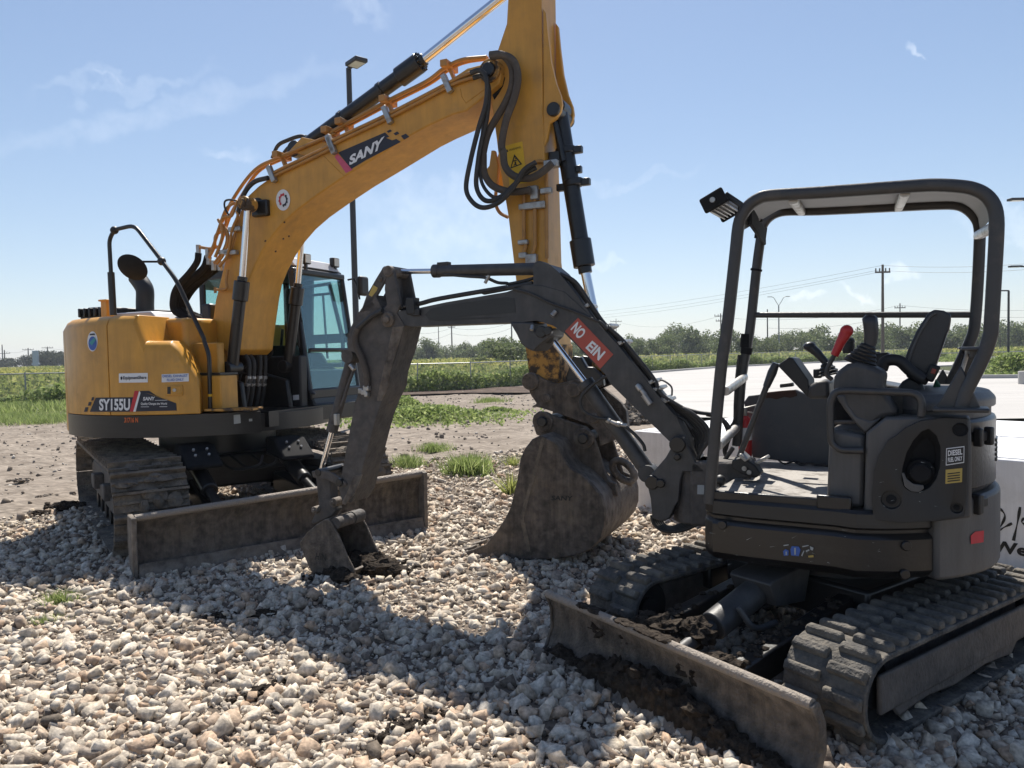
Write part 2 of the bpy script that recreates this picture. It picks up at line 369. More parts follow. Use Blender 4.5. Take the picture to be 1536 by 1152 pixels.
# ------------------------------------------------------------------ sky and sun
SUN_AZ, SUN_EL = R(SUNAZ), R(SUNEL)
SDIR = Vector((math.sin(SUN_AZ) * math.cos(SUN_EL), math.cos(SUN_AZ) * math.cos(SUN_EL), math.sin(SUN_EL)))
w = bpy.data.worlds.new('World'); SC.world = w; w.use_nodes = True; nt = w.node_tree; bg = nt.nodes['Background']; L = nt.links.new
sky = nt.nodes.new('ShaderNodeTexSky'); sky.sky_type = 'NISHITA'; sky.sun_disc = False; sky.sun_elevation = SUN_EL; sky.sun_rotation = SUN_AZ
sky.altitude = 50; sky.air_density = 1.0; sky.dust_density = SKY_DUST; sky.ozone_density = SKY_OZONE
tc = nt.nodes.new('ShaderNodeTexCoord')
wn = nt.nodes.new('ShaderNodeTexNoise'); wn.inputs['Scale'].default_value = 26; wn.inputs['Detail'].default_value = 6; L(tc.outputs['Generated'], wn.inputs['Vector'])
wsub = nt.nodes.new('ShaderNodeVectorMath'); wsub.operation = 'SUBTRACT'; wsub.inputs[1].default_value = (.5, .5, .5); L(wn.outputs['Color'], wsub.inputs[0])
acc = None
# soft cirrus and small cumulus: centre direction, angular radii along/across, tilt, strength, warp
for px, py, ra, rb, tl, st, wp in ((250, 165, .22, .016, 14, .14, .03), (200, 120, .09, .010, 5, .14, .05), (350, 232, .035, .006, -12, .2, .03), (162, 120, .012, .003, 5, .3, .03),
                                   (1215, 447, .020, .008, 0, .6, .035), (1292, 436, .022, .006, -25, .55, .035), (1369, 75, .010, .0035, -20, .35, .03), (1348, 410, .014, .008, 0, .5, .035),
                                   (690, 330, .13, .05, -10, .22, .09), (545, 8, .035, .012, 0, .16, .05), (1515, 345, .05, .02, -20, .28, .06), (930, 275, .10, .008, 8, .12, .04), (900, 395, .03, .008, 10, .25, .04)):
    d = ray(px, py).normalized(); u = (CX * math.cos(R(tl)) + CY * math.sin(R(tl))); v = d.cross(u).normalized(); u = v.cross(d).normalized()
    wsc = nt.nodes.new('ShaderNodeVectorMath'); wsc.operation = 'MULTIPLY_ADD'; wsc.inputs[1].default_value = (wp * 2, wp * 2, wp * 2); L(wsub.outputs[0], wsc.inputs[0]); L(tc.outputs['Generated'], wsc.inputs[2])
    def dotn(vec, s):
        n = nt.nodes.new('ShaderNodeVectorMath'); n.operation = 'DOT_PRODUCT'; n.inputs[1].default_value = vec / s; L(wsc.outputs[0], n.inputs[0])
        q = nt.nodes.new('ShaderNodeMath'); q.operation = 'POWER'; q.inputs[1].default_value = 2
        ab = nt.nodes.new('ShaderNodeMath'); ab.operation = 'ABSOLUTE'; L(n.outputs['Value'], ab.inputs[0]); L(ab.outputs[0], q.inputs[0]); return q
    a, b = dotn(u, ra), dotn(v, rb); sm = nt.nodes.new('ShaderNodeMath'); L(a.outputs[0], sm.inputs[0]); L(b.outputs[0], sm.inputs[1])
    fd = nt.nodes.new('ShaderNodeVectorMath'); fd.operation = 'DOT_PRODUCT'; fd.inputs[1].default_value = d; L(tc.outputs['Generated'], fd.inputs[0])
    gt = nt.nodes.new('ShaderNodeMath'); gt.operation = 'GREATER_THAN'; gt.inputs[1].default_value = .5; L(fd.outputs['Value'], gt.inputs[0])
    mr = nt.nodes.new('ShaderNodeMapRange'); mr.interpolation_type = 'SMOOTHSTEP'; mr.inputs[1].default_value = 1.6; mr.inputs[2].default_value = 0; mr.inputs[3].default_value = 0; mr.inputs[4].default_value = st; L(sm.outputs[0], mr.inputs[0])
    mm = nt.nodes.new('ShaderNodeMath'); mm.operation = 'MULTIPLY'; L(mr.outputs[0], mm.inputs[0]); L(gt.outputs[0], mm.inputs[1])
    if acc is None: acc = mm
    else:
        mxn = nt.nodes.new('ShaderNodeMath'); mxn.operation = 'MAXIMUM'; L(acc.outputs[0], mxn.inputs[0]); L(mm.outputs[0], mxn.inputs[1]); acc = mxn
cn = nt.nodes.new('ShaderNodeTexNoise'); cn.inputs['Scale'].default_value = 60; cn.inputs['Detail'].default_value = 8; cn.inputs['Roughness'].default_value = .6; L(tc.outputs['Generated'], cn.inputs['Vector'])
cr2 = nt.nodes.new('ShaderNodeMapRange'); cr2.inputs[1].default_value = .3; cr2.inputs[2].default_value = .68; cr2.inputs[3].default_value = .25; cr2.inputs[4].default_value = .85; L(cn.outputs[0], cr2.inputs[0])
cm = nt.nodes.new('ShaderNodeMath'); cm.operation = 'MULTIPLY'; L(acc.outputs[0], cm.inputs[0]); L(cr2.outputs[0], cm.inputs[1]); cm.use_clamp = True
tint = nt.nodes.new('ShaderNodeMix'); tint.data_type = 'RGBA'; tint.blend_type = 'MULTIPLY'; tint.inputs[0].default_value = 1; tint.inputs[7].default_value = (.97, .975, 1.045, 1); hs = nt.nodes.new('ShaderNodeHueSaturation'); hs.inputs['Saturation'].default_value = SKY_SAT; L(sky.outputs[0], tint.inputs[6]); L(tint.outputs[2], hs.inputs['Color'])
cp = nt.nodes.new('ShaderNodeVectorMath'); cp.operation = 'MULTIPLY_ADD'; cp.inputs[1].default_value = (.044, .044, .044); cp.inputs[2].default_value = (1, 1, 1); L(hs.outputs[0], cp.inputs[0])
dv = nt.nodes.new('ShaderNodeVectorMath'); dv.operation = 'DIVIDE'; L(hs.outputs[0], dv.inputs[0]); L(cp.outputs[0], dv.inputs[1])
mx = nt.nodes.new('ShaderNodeMix'); mx.data_type = 'RGBA'; L(cm.outputs[0], mx.inputs[0]); L(dv.outputs[0], mx.inputs[6]); mx.inputs[7].default_value = CLOUD
L(mx.outputs[2], bg.inputs['Color']); bg.inputs['Strength'].default_value = SKY_STR
sl = bpy.data.lights.new('sun', 'SUN'); sl.energy = SUN_STR; sl.angle = R(.53); sl.color = (1, .945, .86)
so = bpy.data.objects.new('sun', sl); COL.objects.link(so); so.rotation_euler = SDIR.to_track_quat('Z', 'Y').to_euler()
SC.view_settings.view_transform = 'Standard'; SC.view_settings.look = 'None'; SC.view_settings.gamma = 1; SC.view_settings.exposure = EXPO
hz = bpy.data.materials.new('thin haze'); hz.use_nodes = True; hnt = hz.node_tree; hnt.nodes.remove(hnt.nodes['Principled BSDF']); pv_ = hnt.nodes.new('ShaderNodeVolumePrincipled'); pv_.inputs['Color'].default_value = (.80, .86, .95, 1); pv_.inputs['Density'].default_value = HAZE; pv_.inputs['Anisotropy'].default_value = .2; hnt.links.new(pv_.outputs[0], hnt.nodes['Material Output'].inputs['Volume'])
if HAZE: tag(MB().box((0, 0, 13.5), (3000, 3000, 31)).build('haze', hz, smooth=0), kind='stuff')
SC.cycles.max_bounces = 6; SC.cycles.transparent_max_bounces = 24; SC.cycles.use_denoising = True

rng = np.random.default_rng(5)
# ------------------------------------------------------------------ ground
FENCE = [(-60, 14), (-36, 23.2), (-19.2, 29.2), (-2, 36), (9.5, 58.5), (18.5, 72), (33, 86), (51, 94), (90, 102)]
def fence_y(x):
    for (x0, y0), (x1, y1) in zip(FENCE, FENCE[1:]):
        if x <= x1: return y0 + (y1 - y0) * (x - x0) / (x1 - x0)
    return FENCE[-1][1]
GB = [(-12, 6.0), (-6.3, 6.9), (-5.4, 8.1), (-3.4, 10.3), (-1.7, 11.6), (0, 12.6), (2, 13.5), (4, 15.2), (9, 16), (14, 16.5)]
def gravel_y(x):
    for (x0, y0), (x1, y1) in zip(GB, GB[1:]):
        if x <= x1: return y0 + (y1 - y0) * (x - x0) / (x1 - x0)
    return GB[-1][1]

def axis(lo, hi, step, far, k=1.35):
    a = list(np.arange(lo, hi, step)); s = step
    while a[-1] < far: s *= k; a.append(a[-1] + s)
    s = step; b = [lo]
    while b[-1] > -far: s *= k; b.append(b[-1] - s)
    return np.array(b[:0:-1] + a)
gx, gy = axis(-16, 16, .16, 700), axis(0, 44, .16, 700)
def gh(x, y):
    if abs(x) > 40 or y < -4 or y > 60: return 0.0
    q = max(0, min(1, (y - gravel_y(x) + .6) / 1.5))
    k = .02 * noise.noise(Vector((x * .6, y * .6, 0))) + q * (.055 * noise.noise(Vector((x * .9 + 3, y * .9, 4))) + .05 * noise.noise(Vector((x * 2.3, y * 2.3, 9))) + .02 * noise.noise(Vector((x * 6, y * 6, 2))))
    pad = max(0, min(1, (14.5 - y) / 2)) if x > 1.0 else 1
    return k * (pad if y > 12 else 1) * max(0, min(1, (42 - y) / 10)) - .012
XX, YY = np.meshgrid(gx, gy); ZZ = np.array([gh(x, y) for x, y in zip(XX.ravel(), YY.ravel())])
GV = np.stack([XX.ravel(), YY.ravel(), ZZ], 1); nx, ny = len(gx), len(gy)
ii = (np.arange(ny - 1)[:, None] * nx + np.arange(nx - 1)[None, :]).ravel()
GF = np.stack([ii, ii + 1, ii + 1 + nx, ii + nx], 1)
M['dirt'] = pmat('bare dirt', (.25, .212, .174), .95, dirt=(.145, .118, .094), dscale=1.3, dlo=.44, dhi=.62, damt=.7, bump=1.0, bscale=11, var=.45, vscale=13, spec=.1, stretch=(.6, 1.5, 1))
tag(np_mesh('ground', GV, M['dirt'], faces=GF, smooth=True), kind='structure')

def sheet(name, pts, z, mat, th=0.0):
    m = MB()
    if th: m.plan([(x, y) for x, y in pts], z - th, z)
    else: m.add([(x, y, z) for x, y in pts], [list(range(len(pts)))])
    return tag(m.build(name, mat, smooth=0), kind='structure')
fieldm = pmat('field soil', (.075, .085, .03), .95, dirt=(.10, .09, .045), dscale=.3, var=.3, spec=.1)
sheet('field', FENCE + [(800, 250), (800, 800), (-800, 800), (-800, 14)], .05, fieldm)
dsoil = pmat('damp dark soil', (.085, .062, .05), .95, dirt=(.14, .105, .08), dscale=1.5, bump=1, bscale=8, spec=.1, var=.3)
o = [on_ground(px, py, .03) for px, py in ((585, 594), (640, 592), (700, 590), (790, 590), (860, 588), (880, 580), (800, 580), (700, 583), (640, 586), (600, 588))]
sheet('bare_soil', [(p.x, p.y) for p in o], .062, dsoil)

# concrete lot with joints and kerbs
PADP = [(3.4, 18.5), (4.2, 26), (6.0, 38), (9.6, 55), (19, 68.6), (34, 82), (51, 90), (90, 97), (140, 60), (60, 17), (20, 15.5), (9, 16.3)]
cmat = pmat('pale concrete', (.41, .395, .375), .85, dirt=(.38, .365, .34), dscale=.6, dlo=.5, dhi=.75, damt=.5, bump=.15, bscale=30, var=.08, vscale=.5, spec=.2, stretch=(.25, 1.6, 1))
M['concrete'] = cmat
sheet('concrete_lot', PADP, .075, cmat)
jm = MB(); jd = flat('joint filler', (.30, .29, .27), .9)
for k in range(1, 9):
    y = 17 + k * 6.5; jm.add([(3 + k * .55 if y < 56 else (y - 47), y, .079), (60, y + 4, .079), (60, y + 4.05, .079), (3 + k * .55 if y < 56 else (y - 47), y + .05, .079)], [[0, 1, 2, 3]])
tag(jm.build('lot_joints', jd, smooth=0), kind='structure')
km = MB()
for (x0, y0), (x1, y1) in zip(PADP[2:7], PADP[3:8]):
    km.beam((x0, y0, .14), (x1, y1, .14), .28, .16)
tag(km.build('kerb', cmat, bevel=.02, smooth=0), kind='structure')
isl = [(22.5, 36), (24, 39), (26, 46), (30, 54), (46, 60), (46, 36), (27, 34.2)]
sheet('planted_island', isl, .16, pmat('island soil', (.06, .07, .03), .95, spec=.1))
km = MB()
for (x0, y0), (x1, y1) in zip(isl, isl[1:] + isl[:1]): km.beam((x0, y0, .15), (x1, y1, .15), .25, .2)
tag(km.build('island_kerb', cmat, bevel=.02, smooth=0), kind='structure')

# ------------------------------------------------------------------ gravel
def make_protos(n, npts=13):
    out = []
    for k in range(n):
        r = random.Random(k); bm = bmesh.new()
        cs = [(i, j, q) for i in (-1, 1) for j in (-1, 1) for q in (-1, 1)]; r.shuffle(cs)
        for c in cs[:r.choice((6, 7, 7))]: bm.verts.new((c[0] * .40 * r.uniform(.55, 1.15), c[1] * .33 * r.uniform(.55, 1.15), c[2] * .25 * r.uniform(.55, 1.15)))
        for i in range(5):
            d = Vector((r.gauss(0, 1), r.gauss(0, 1), r.gauss(0, 1))).normalized(); bm.verts.new((d.x * .50, d.y * .42, d.z * .32))
        res = bmesh.ops.convex_hull(bm, input=bm.verts); bmesh.ops.delete(bm, geom=list({g for g in list(res['geom_interior']) + list(res['geom_unused']) if isinstance(g, bmesh.types.BMVert)}), context='VERTS')
        bmesh.ops.triangulate(bm, faces=bm.faces); bm.verts.index_update()
        out.append((np.array([v.co[:] for v in bm.verts]), np.array([[v.index for v in f.verts] for f in bm.faces]))); bm.free()
    return out
def rot_mats(n, tilt=1.0):
    q = rng.normal(size=(n, 4)); q[:, 1:3] *= tilt; q /= np.linalg.norm(q, axis=1)[:, None]; w_, x, y, z = q.T
    return np.stack([np.stack([1 - 2 * (y * y + z * z), 2 * (x * y - z * w_), 2 * (x * z + y * w_)], 1), np.stack([2 * (x * y + z * w_), 1 - 2 * (x * x + z * z), 2 * (y * z - x * w_)], 1), np.stack([2 * (x * z - y * w_), 2 * (y * z + x * w_), 1 - 2 * (x * x + y * y)], 1)], 1)
protos = make_protos(22)
N = 200000
gyv = 2.0 + (16.5 - 2.0) * rng.random(N) ** 1.25; gxv = (rng.random(N) * 2 - 1) * (.76 * gyv + 1.7)
gbv = np.array([gravel_y(x) for x in gxv]) + rng.normal(0, .35, N); keep = gyv < gbv
keep &= ~((gxv > 3.2) & (gyv > 15.3))
gxv, gyv = gxv[keep], gyv[keep]; n = len(gxv)
size = np.clip(rng.lognormal(np.log(.031), .60, n), .010, .12)
lay = rng.random(n); gz = -.012 + size * .16 + lay * .02
Rm = rot_mats(n, .5); asp = np.stack([rng.uniform(.85, 1.35, n), rng.uniform(.8, 1.15, n), rng.uniform(.7, 1.1, n)], 1)
pick = rng.integers(0, len(protos), n); VV = []; FF = []; off = 0
for k, (pv, pf) in enumerate(protos):
    idx = np.where(pick == k)[0]
    P = pv[None] * asp[idx][:, None] * size[idx][:, None, None]; P = np.einsum('nij,nkj->nki', Rm[idx], P) + np.stack([gxv[idx], gyv[idx], gz[idx]], 1)[:, None]
    VV.append(P.reshape(-1, 3)); FF.append((pf[None] + (np.arange(len(idx)) * len(pv))[:, None, None] + off).reshape(-1, 3)); off += len(idx) * len(pv)
gm = island_mat('limestone gravel', [(0, (.44, .375, .295)), (.12, (.56, .485, .39)), (.30, (.68, .605, .50)), (.46, (.47, .41, .335)), (.60, (.61, .525, .41)), (.72, (.51, .41, .31)), (.81, (.48, .34, .235)), (.90, (.37, .31, .25)), (.96, (.24, .195, .155)), (1, (.14, .115, .09))], .9, bump=.5, bscale=45, noise_mix=.45, patch=(.20, .155, .12))
tag(np_mesh('gravel', np.concatenate(VV), gm, faces=np.concatenate(FF)), kind='stuff')
sub = MB(); pts = [(x, y - .15) for x, y in GB if -12 <= x <= 14]
sheet('gravel_bed', [(-12, 1), (14, 1)] + [(x, y) for x, y in pts[::-1]], .006, pmat('gravel fines', (.15, .122, .098), .95, dirt=(.08, .064, .052), dscale=14, bump=1, bscale=50, var=.35, vscale=25, spec=.1))

N2 = 5000
ex = rng.uniform(-14, 9, N2); ey = rng.uniform(6, 34, N2); kk = (ey > np.array([gravel_y(x) for x in ex]) - .2) & ~((ex > 2.5) & (ey > 14)); ex, ey = ex[kk], ey[kk]; n2 = len(ex)
es = np.clip(rng.lognormal(np.log(.045), .5, n2), .015, .16); pv, pf = protos[3]
P = np.einsum('nij,nkj->nki', rot_mats(n2, .6), pv[None] * es[:, None, None]) + np.stack([ex, ey, np.array([gh(a, b) for a, b in zip(ex, ey)]) + es * .1], 1)[:, None]
crm = island_mat('dirt crumbs', [(0, (.16, .135, .11)), (.5, (.24, .20, .165)), (.8, (.33, .285, .24)), (1, (.5, .46, .4))], .95, spec=.1)
tag(np_mesh('dirt_crumbs', P.reshape(-1, 3), crm, faces=(pf[None] + (np.arange(n2) * len(pv))[:, None, None]).reshape(-1, 3)), kind='stuff')
# loose dirt clods on the bare ground and among the gravel
def clod(px, py, r, seed, label, name='soil_clod', mat='soil', flatn=.45, elong=1.0, rz=0, amp=.5, group='dark soil clods on the gravel', cat='clod', z=0):
    p = on_ground(px, py, 0); m = MB(); m.blob((0, 0, r * flatn * .3), (r * elong * .62, r * .55, r * flatn * .8), seed, amp, 2.6, 24, 16)
    rr = random.Random(seed)
    for k in range(22):
        a = rr.uniform(0, 6.28); q = rr.uniform(.25, 1.15) * r; e = r * rr.uniform(.09, .26); m.blob((math.cos(a) * q * elong, math.sin(a) * q, r * .18), (e, e * .9, e * .8), seed + k + 3, .6, 2.4, 10, 7)
    o = m.build(name, M[mat]); o.location = (p.x, p.y, z); o.rotation_euler.z = rz; return tag(o, label, cat, group)
for i, (px, py, r, el, rz, lab) in enumerate(((395, 1040, .11, 2.2, .5, 'long flat dark clod lying in sunlit gravel near the bottom edge'), (415, 1062, .07, 1, 0, 'small dark clod just below the long flat clod'),
        (330, 926, .10, 1.4, .2, 'dark clod at the left end of the boom shadow'), (395, 925, .12, 1.8, .4, 'dark clod inside the shadow left of the small bucket'), (252, 925, .06, 1.5, .3, 'small clod on the shadow edge below the wide blade'),
        (650, 1075, .10, 1.2, 0, 'crumbly clod at the lower edge of the shadow, bottom centre'), (778, 1062, .10, 1.1, .4, 'dark round clod in shadow left of the small blade'), (600, 1100, .14, 1.3, .8, 'broad crumbly clod where shadow meets sun at the bottom'),
        (880, 1090, .07, 1.2, 0, 'dark clod in shadow just below the small blade tip'), (1000, 1040, .05, 1, 0, 'little dark clod beside the foot of the small blade'))):
    clod(px, py, r * .7, i + 1, lab, elong=el, rz=rz)
for i, (px, py, r, lab) in enumerate(((100, 762, .16, 'dark clod heap behind the rear end of the near track'), (60, 772, .10, 'dark clod lying left of the near track'), (30, 722, .10, 'grey clod on the bare dirt at the left edge'), (75, 745, .08, 'small clod on the dirt left of the excavator'))):
    clod(px, py, r, 20 + i, lab, mat='dirt' if i > 1 else 'soil', elong=1.6, group='clods on the bare dirt')
for i, (px, py, r, lab) in enumerate(((938, 636, .34, 'broken brown rubble lump beside the white box corner'), (955, 626, .30, 'rubble lump on the lot edge behind the bucket'), (968, 634, .28, 'tan rubble lump touching the white box'), (945, 614, .24, 'splintered rubble piece on top of the lot edge'))):
    clod(px, py, r, 30 + i, lab, name='rubble_lump', mat='mud_track', flatn=.8, elong=1.5, amp=.7, group='rubble at the lot edge', cat='rubble')

# ------------------------------------------------------------------ plants
def leaf_quads(C, size, upbias=0.0, asp=.6):
    n = len(C); a = rng.normal(size=(n, 3)); a[:, 2] += upbias; a /= np.linalg.norm(a, axis=1)[:, None]
    b = rng.normal(size=(n, 3)); b -= (b * a).sum(1)[:, None] * a; b /= np.linalg.norm(b, axis=1)[:, None]
    s = (size if np.ndim(size) else np.full(n, size))[:, None]; q = s * asp
    return np.stack([C - a * s, C + b * q, C + a * s, C - b * q], 1)
def blades(C, h, lean=.35, wd=.05):
    n = len(C); an = rng.random(n) * 6.283; d = np.stack([np.cos(an), np.sin(an), np.zeros(n)], 1); t = np.stack([np.zeros(n), np.zeros(n), np.ones(n)], 1)
    hh = (h * rng.uniform(.5, 1.1, n))[:, None] if np.ndim(h) else (h * rng.uniform(.5, 1.1, n))[:, None]
    bd = rng.normal(size=(n, 3)); bd[:, 2] = 0
    return np.stack([C - d * wd * hh, C + d * wd * hh, C + t * hh + bd * lean * hh], 1)
leafm = island_mat('weed leaves', [(0, (.11, .155, .045)), (.35, (.19, .25, .075)), (.7, (.29, .36, .12)), (1, (.40, .44, .20))], .6, transl=.5)
drym = island_mat('field grass', [(0, (.14, .18, .05)), (.4, (.24, .28, .08)), (.75, (.34, .36, .11)), (1, (.44, .42, .18))], .7, transl=.5)
darkm = island_mat('dense bush leaves', [(0, (.035, .06, .015)), (.5, (.07, .11, .03)), (1, (.12, .17, .05))], .6, transl=.35)
flowm = island_mat('yellow blossoms', [(0, (.40, .38, .09)), (1, (.52, .48, .16))], .7, transl=.4)
treem = island_mat('tree leaves', [(0, (.07, .09, .042)), (.35, (.115, .148, .062)), (.75, (.165, .20, .085)), (1, (.24, .26, .125))], .6, transl=.45)
oakm = island_mat('dark tree leaves', [(0, (.03, .04, .022)), (.5, (.05, .065, .035)), (1, (.08, .095, .05))], .6, transl=.2)

def field_points(n, ymax, bias):
    y = 14 + (ymax - 14) * rng.random(n) ** bias; x = (rng.random(n) * 2 - 1) * (.80 * y + 4)
    fy = np.array([fence_y(v) for v in x]); k = (y > fy + .4); return x[k], y[k], fy[k]
x, y, fy = field_points(420000, 185, 1.7)
h = .75 + .3 * np.sin(x * .35) * np.cos(y * .23) + .15 * rng.normal(size=len(x)); z = np.clip(h, .3, 1.3) * rng.random(len(x)) ** .6
tag(np_mesh('field_weeds', leaf_quads(np.stack([x, y, z + .05], 1), (.05 + .0022 * y) * rng.uniform(.6, 1.3, len(x)), .8, .45), drym), kind='stuff')
x, y, fy = field_points(60000, 185, 1.4); k = (y > fy + 6) & (np.sin(x * .12 + 1) + rng.normal(0, .7, len(x)) > -.2); x, y = x[k], y[k]
tag(np_mesh('field_blossoms', leaf_quads(np.stack([x, y, 1.0 + .25 * rng.random(len(x))], 1), (.03 + .0009 * y) * rng.uniform(.5, 1.2, len(x)), 0, .9), flowm), kind='stuff')
# denser, greener growth along the fence
xs = rng.uniform(-45, 60, 90000); fy = np.array([fence_y(v) for v in xs]); dd = np.abs(rng.normal(0, 1.0, len(xs))) - .2
cl = np.sin(xs * 1.3) * .5 + np.sin(xs * .47 + 2) * .5; ok = rng.random(len(xs)) < .65 + .35 * cl; xs, fy, dd, cl = xs[ok], fy[ok], dd[ok], cl[ok]
zz = rng.random(len(xs)) * (.75 + .4 * cl).clip(.3)
tag(np_mesh('fence_line_weeds', leaf_quads(np.stack([xs, fy + dd, zz], 1), rng.uniform(.06, .16, len(xs)), .6, .5), leafm), kind='stuff')
# grass along the near side of the fence on the left
xs = rng.uniform(-34, -12, 26000); fy = np.array([fence_y(v) for v in xs]); ys = fy - np.abs(rng.normal(0, 2.6, len(xs)))
k = rng.random(len(xs)) < np.clip((ys - 18) / 5, 0, 1); xs, ys = xs[k], ys[k]
tag(np_mesh('verge_grass', blades(np.stack([xs, ys, np.zeros(len(xs))], 1), .35, .5, .08), leafm), kind='stuff')

def weed(px, py, rx, ry, h, n, label, mat=None, bl=True, name='weed_clump', group=None, cat='weeds', leaf=.03, z0=0.0, size_px=True):
    p = on_ground(px, py, z0); a = rng.normal(size=(n, 2)) * (.5 + .25 * np.sin(np.arange(n) * .37))[:, None]; a[:, 0] += .15 * np.sin(a[:, 1] * 2.5 + px); a = np.clip(a, -1.7, 1.7) if n > 350 else a * .6
    C = np.stack([a[:, 0] * rx, a[:, 1] * ry, np.zeros(n)], 1)
    if bl: V = blades(C, h, .55, .045)
    else:
        C[:, 2] = rng.random(n) * h * np.clip(1.15 - (a ** 2).sum(1), .15, 1); V = leaf_quads(C, leaf * rng.uniform(.6, 1.4, n), .4, .55)
    o = np_mesh(name, V, mat or leafm); o.location = p; return tag(o, label, cat, group)
weed(640, 628, 1.9, 1.5, .34, 6500, 'broad low green weed patch on the bare dirt behind the small arm', bl=False, leaf=.055, name='weed_patch', cat='weed patch')
weed(600, 612, .8, 1.2, .40, 2600, 'upright weeds round the survey stake', bl=False, leaf=.05, name='weed_patch', cat='weed patch')
weed(703, 712, .22, .18, .30, 1100, 'bright bushy grass tuft at the gravel edge in the middle', leaf=.03)
weed(612, 700, .2, .2, .2, 600, 'small grass tuft beside the far track end')
weed(652, 676, .24, .25, .16, 700, 'short grass tuft on the dirt above the gravel edge')
weed(735, 604, .45, .5, .22, 900, 'spiky grass tuft far back on the dirt')
weed(745, 618, .6, .5, .14, 1100, 'flat weeds on the dirt right of the big weed patch', bl=False, leaf=.05)
weed(765, 742, .08, .1, .3, 90, 'thin dry grass tuft in gravel beside the big bucket', mat=drym)
weed(768, 700, .14, .12, .2, 110, 'sparse dry grass tuft at the gravel edge left of the big bucket', mat=drym)
weed(90, 905, .20, .12, .10, 300, 'sparse green grass lying on gravel at lower left', leaf=.02)
weed(75, 935, .16, .1, .07, 160, 'few grass blades on gravel below the sparse green grass')
for i in range(5):
    weed(-40 + i * 33, 628 + (i % 2) * 6, 1.2, .9, .22, 1500, 'grass fringe along the dirt edge at far left', group='grass fringe at far left', name='grass_fringe', cat='grass')
weed(1522, 561, 1.1, 1.6, 1.1, 5000, 'leafy green shrub on the kerbed island at the right edge', bl=False, leaf=.09, name='shrub', cat='shrub', z0=.16)
weed(1505, 548, 1.5, 1.6, .6, 4000, 'lower shrub behind the leafy one on the kerbed island', bl=False, leaf=.09, name='shrub', cat='shrub', z0=.16)
weed(1440, 543, 3, 2, .7, 3500, 'low green bushes at the far end of the concrete lot', bl=False, leaf=.11, name='shrub', cat='shrub')

def make_tree(name, h, w, seed, mat, n=3600, leaf=.2, trunk=.12, lobes=16, low=.25):
    r = random.Random(seed); root = bpy.data.objects.new(name, None); COL.objects.link(root); Cs = []
    for k in range(lobes):
        a = r.uniform(0, 6.283); q = r.uniform(0, 1) ** .6 * w * .42; zc = h * (low + (1 - low) * r.uniform(.12, .86)); q *= (1.15 - abs(zc / h - .5) * 1.1)
        rr = w * r.uniform(.13, .25); d = rng.normal(size=(n // lobes, 3)); d /= np.linalg.norm(d, axis=1)[:, None]; d *= rng.random((n // lobes, 1)) ** .4
        Cs.append(np.array([math.cos(a) * q, math.sin(a) * q, zc]) + d * np.array([rr, rr, rr * .8]))
    C = np.concatenate(Cs); C[:, 2] = np.clip(C[:, 2], .05, None)
    c = np_mesh('crown', leaf_quads(C, leaf * rng.uniform(.5, 1.4, len(C)), 0, .65), mat); c.parent = root
    m = MB(); m.tube([(0, 0, 0), (.05 * w * .2, 0, h * .3), (0, .02 * w, h * .6)], [trunk, trunk * .75, trunk * .35], 8)
    for k in range(5):
        a = r.uniform(0, 6.283); m.tube([(0, 0, h * (.2 + .07 * k)), (math.cos(a) * w * .2, math.sin(a) * w * .2, h * (.45 + .07 * k))], [trunk * .5, trunk * .15], 6)
    m.build('trunk', M['bark'], root); return root
tp = [make_tree('scrub_tree', 1, 1.3 + .12 * k, 40 + k, treem, 3000, .038, .02, 15 + k, .08) for k in range(5)]
def plant(protos_used, i, px, Y, h, wd, label, group, ybase=None):
    P = at_depth(px, 560, Y); k = i % 5
    o = tp[k] if k not in protos_used else copy_tree(tp[k]); protos_used.add(k)
    o.location = (P.x, Y, 0); o.scale = (wd, wd, h); o.rotation_euler.z = rng.uniform(0, 6.28); tag(o, label, 'tree', group)
used = set(); i = 0; tl = random.Random(11)
def top_h(px, ytop, Y): return at_depth(px, ytop, Y).z
prof = [(595, 520), (640, 512), (665, 516), (690, 514), (705, 516), (735, 510), (770, 506), (800, 512), (850, 512), (900, 510), (950, 502), (985, 500), (1020, 491), (1060, 500), (1100, 498), (1140, 500), (1200, 494), (1230, 489), (1260, 496), (1300, 494), (1330, 484), (1370, 490), (1400, 496), (1440, 488), (1480, 480), (1515, 486), (1560, 482), (1620, 486)]
def prof_y(px):
    for (x0, y0), (x1, y1) in zip(prof, prof[1:]):
        if px <= x1: return y0 + (y1 - y0) * (px - x0) / (x1 - x0)
    return prof[-1][1]
px = 590
while px < 1620:
    Y = tl.uniform(120, 175) if px > 700 else tl.uniform(160, 200)
    h = top_h(px, prof_y(px) + tl.uniform(-4, 8), Y); wd = h * tl.uniform(.75, 1.05)
    plant(used, i, px, Y, h, wd, 'dense green bushy tree in the tree line beyond the field', 'trees in the tree line beyond the field'); i += 1
    px += wd * 1.3 / Y * 1110 * tl.uniform(.28, .5)
for j, (px, yt, Y, ws) in enumerate(((745, 511, 70, 1.0), (775, 508, 66, 1.0), (800, 512, 70, 1.1))):
    h = top_h(px, yt, Y); plant(used, i + j, px, Y, h, h * 1.2, ('rounded green bush tree left of the dark bush near the bucket', 'dark rounded bush tree in the field behind the small boom', 'bush tree in the field hidden by the big arm')[j], None)
op = make_tree('oak_tree', 1, 1.7, 77, oakm, 3400, .04, .035, 15, .30)
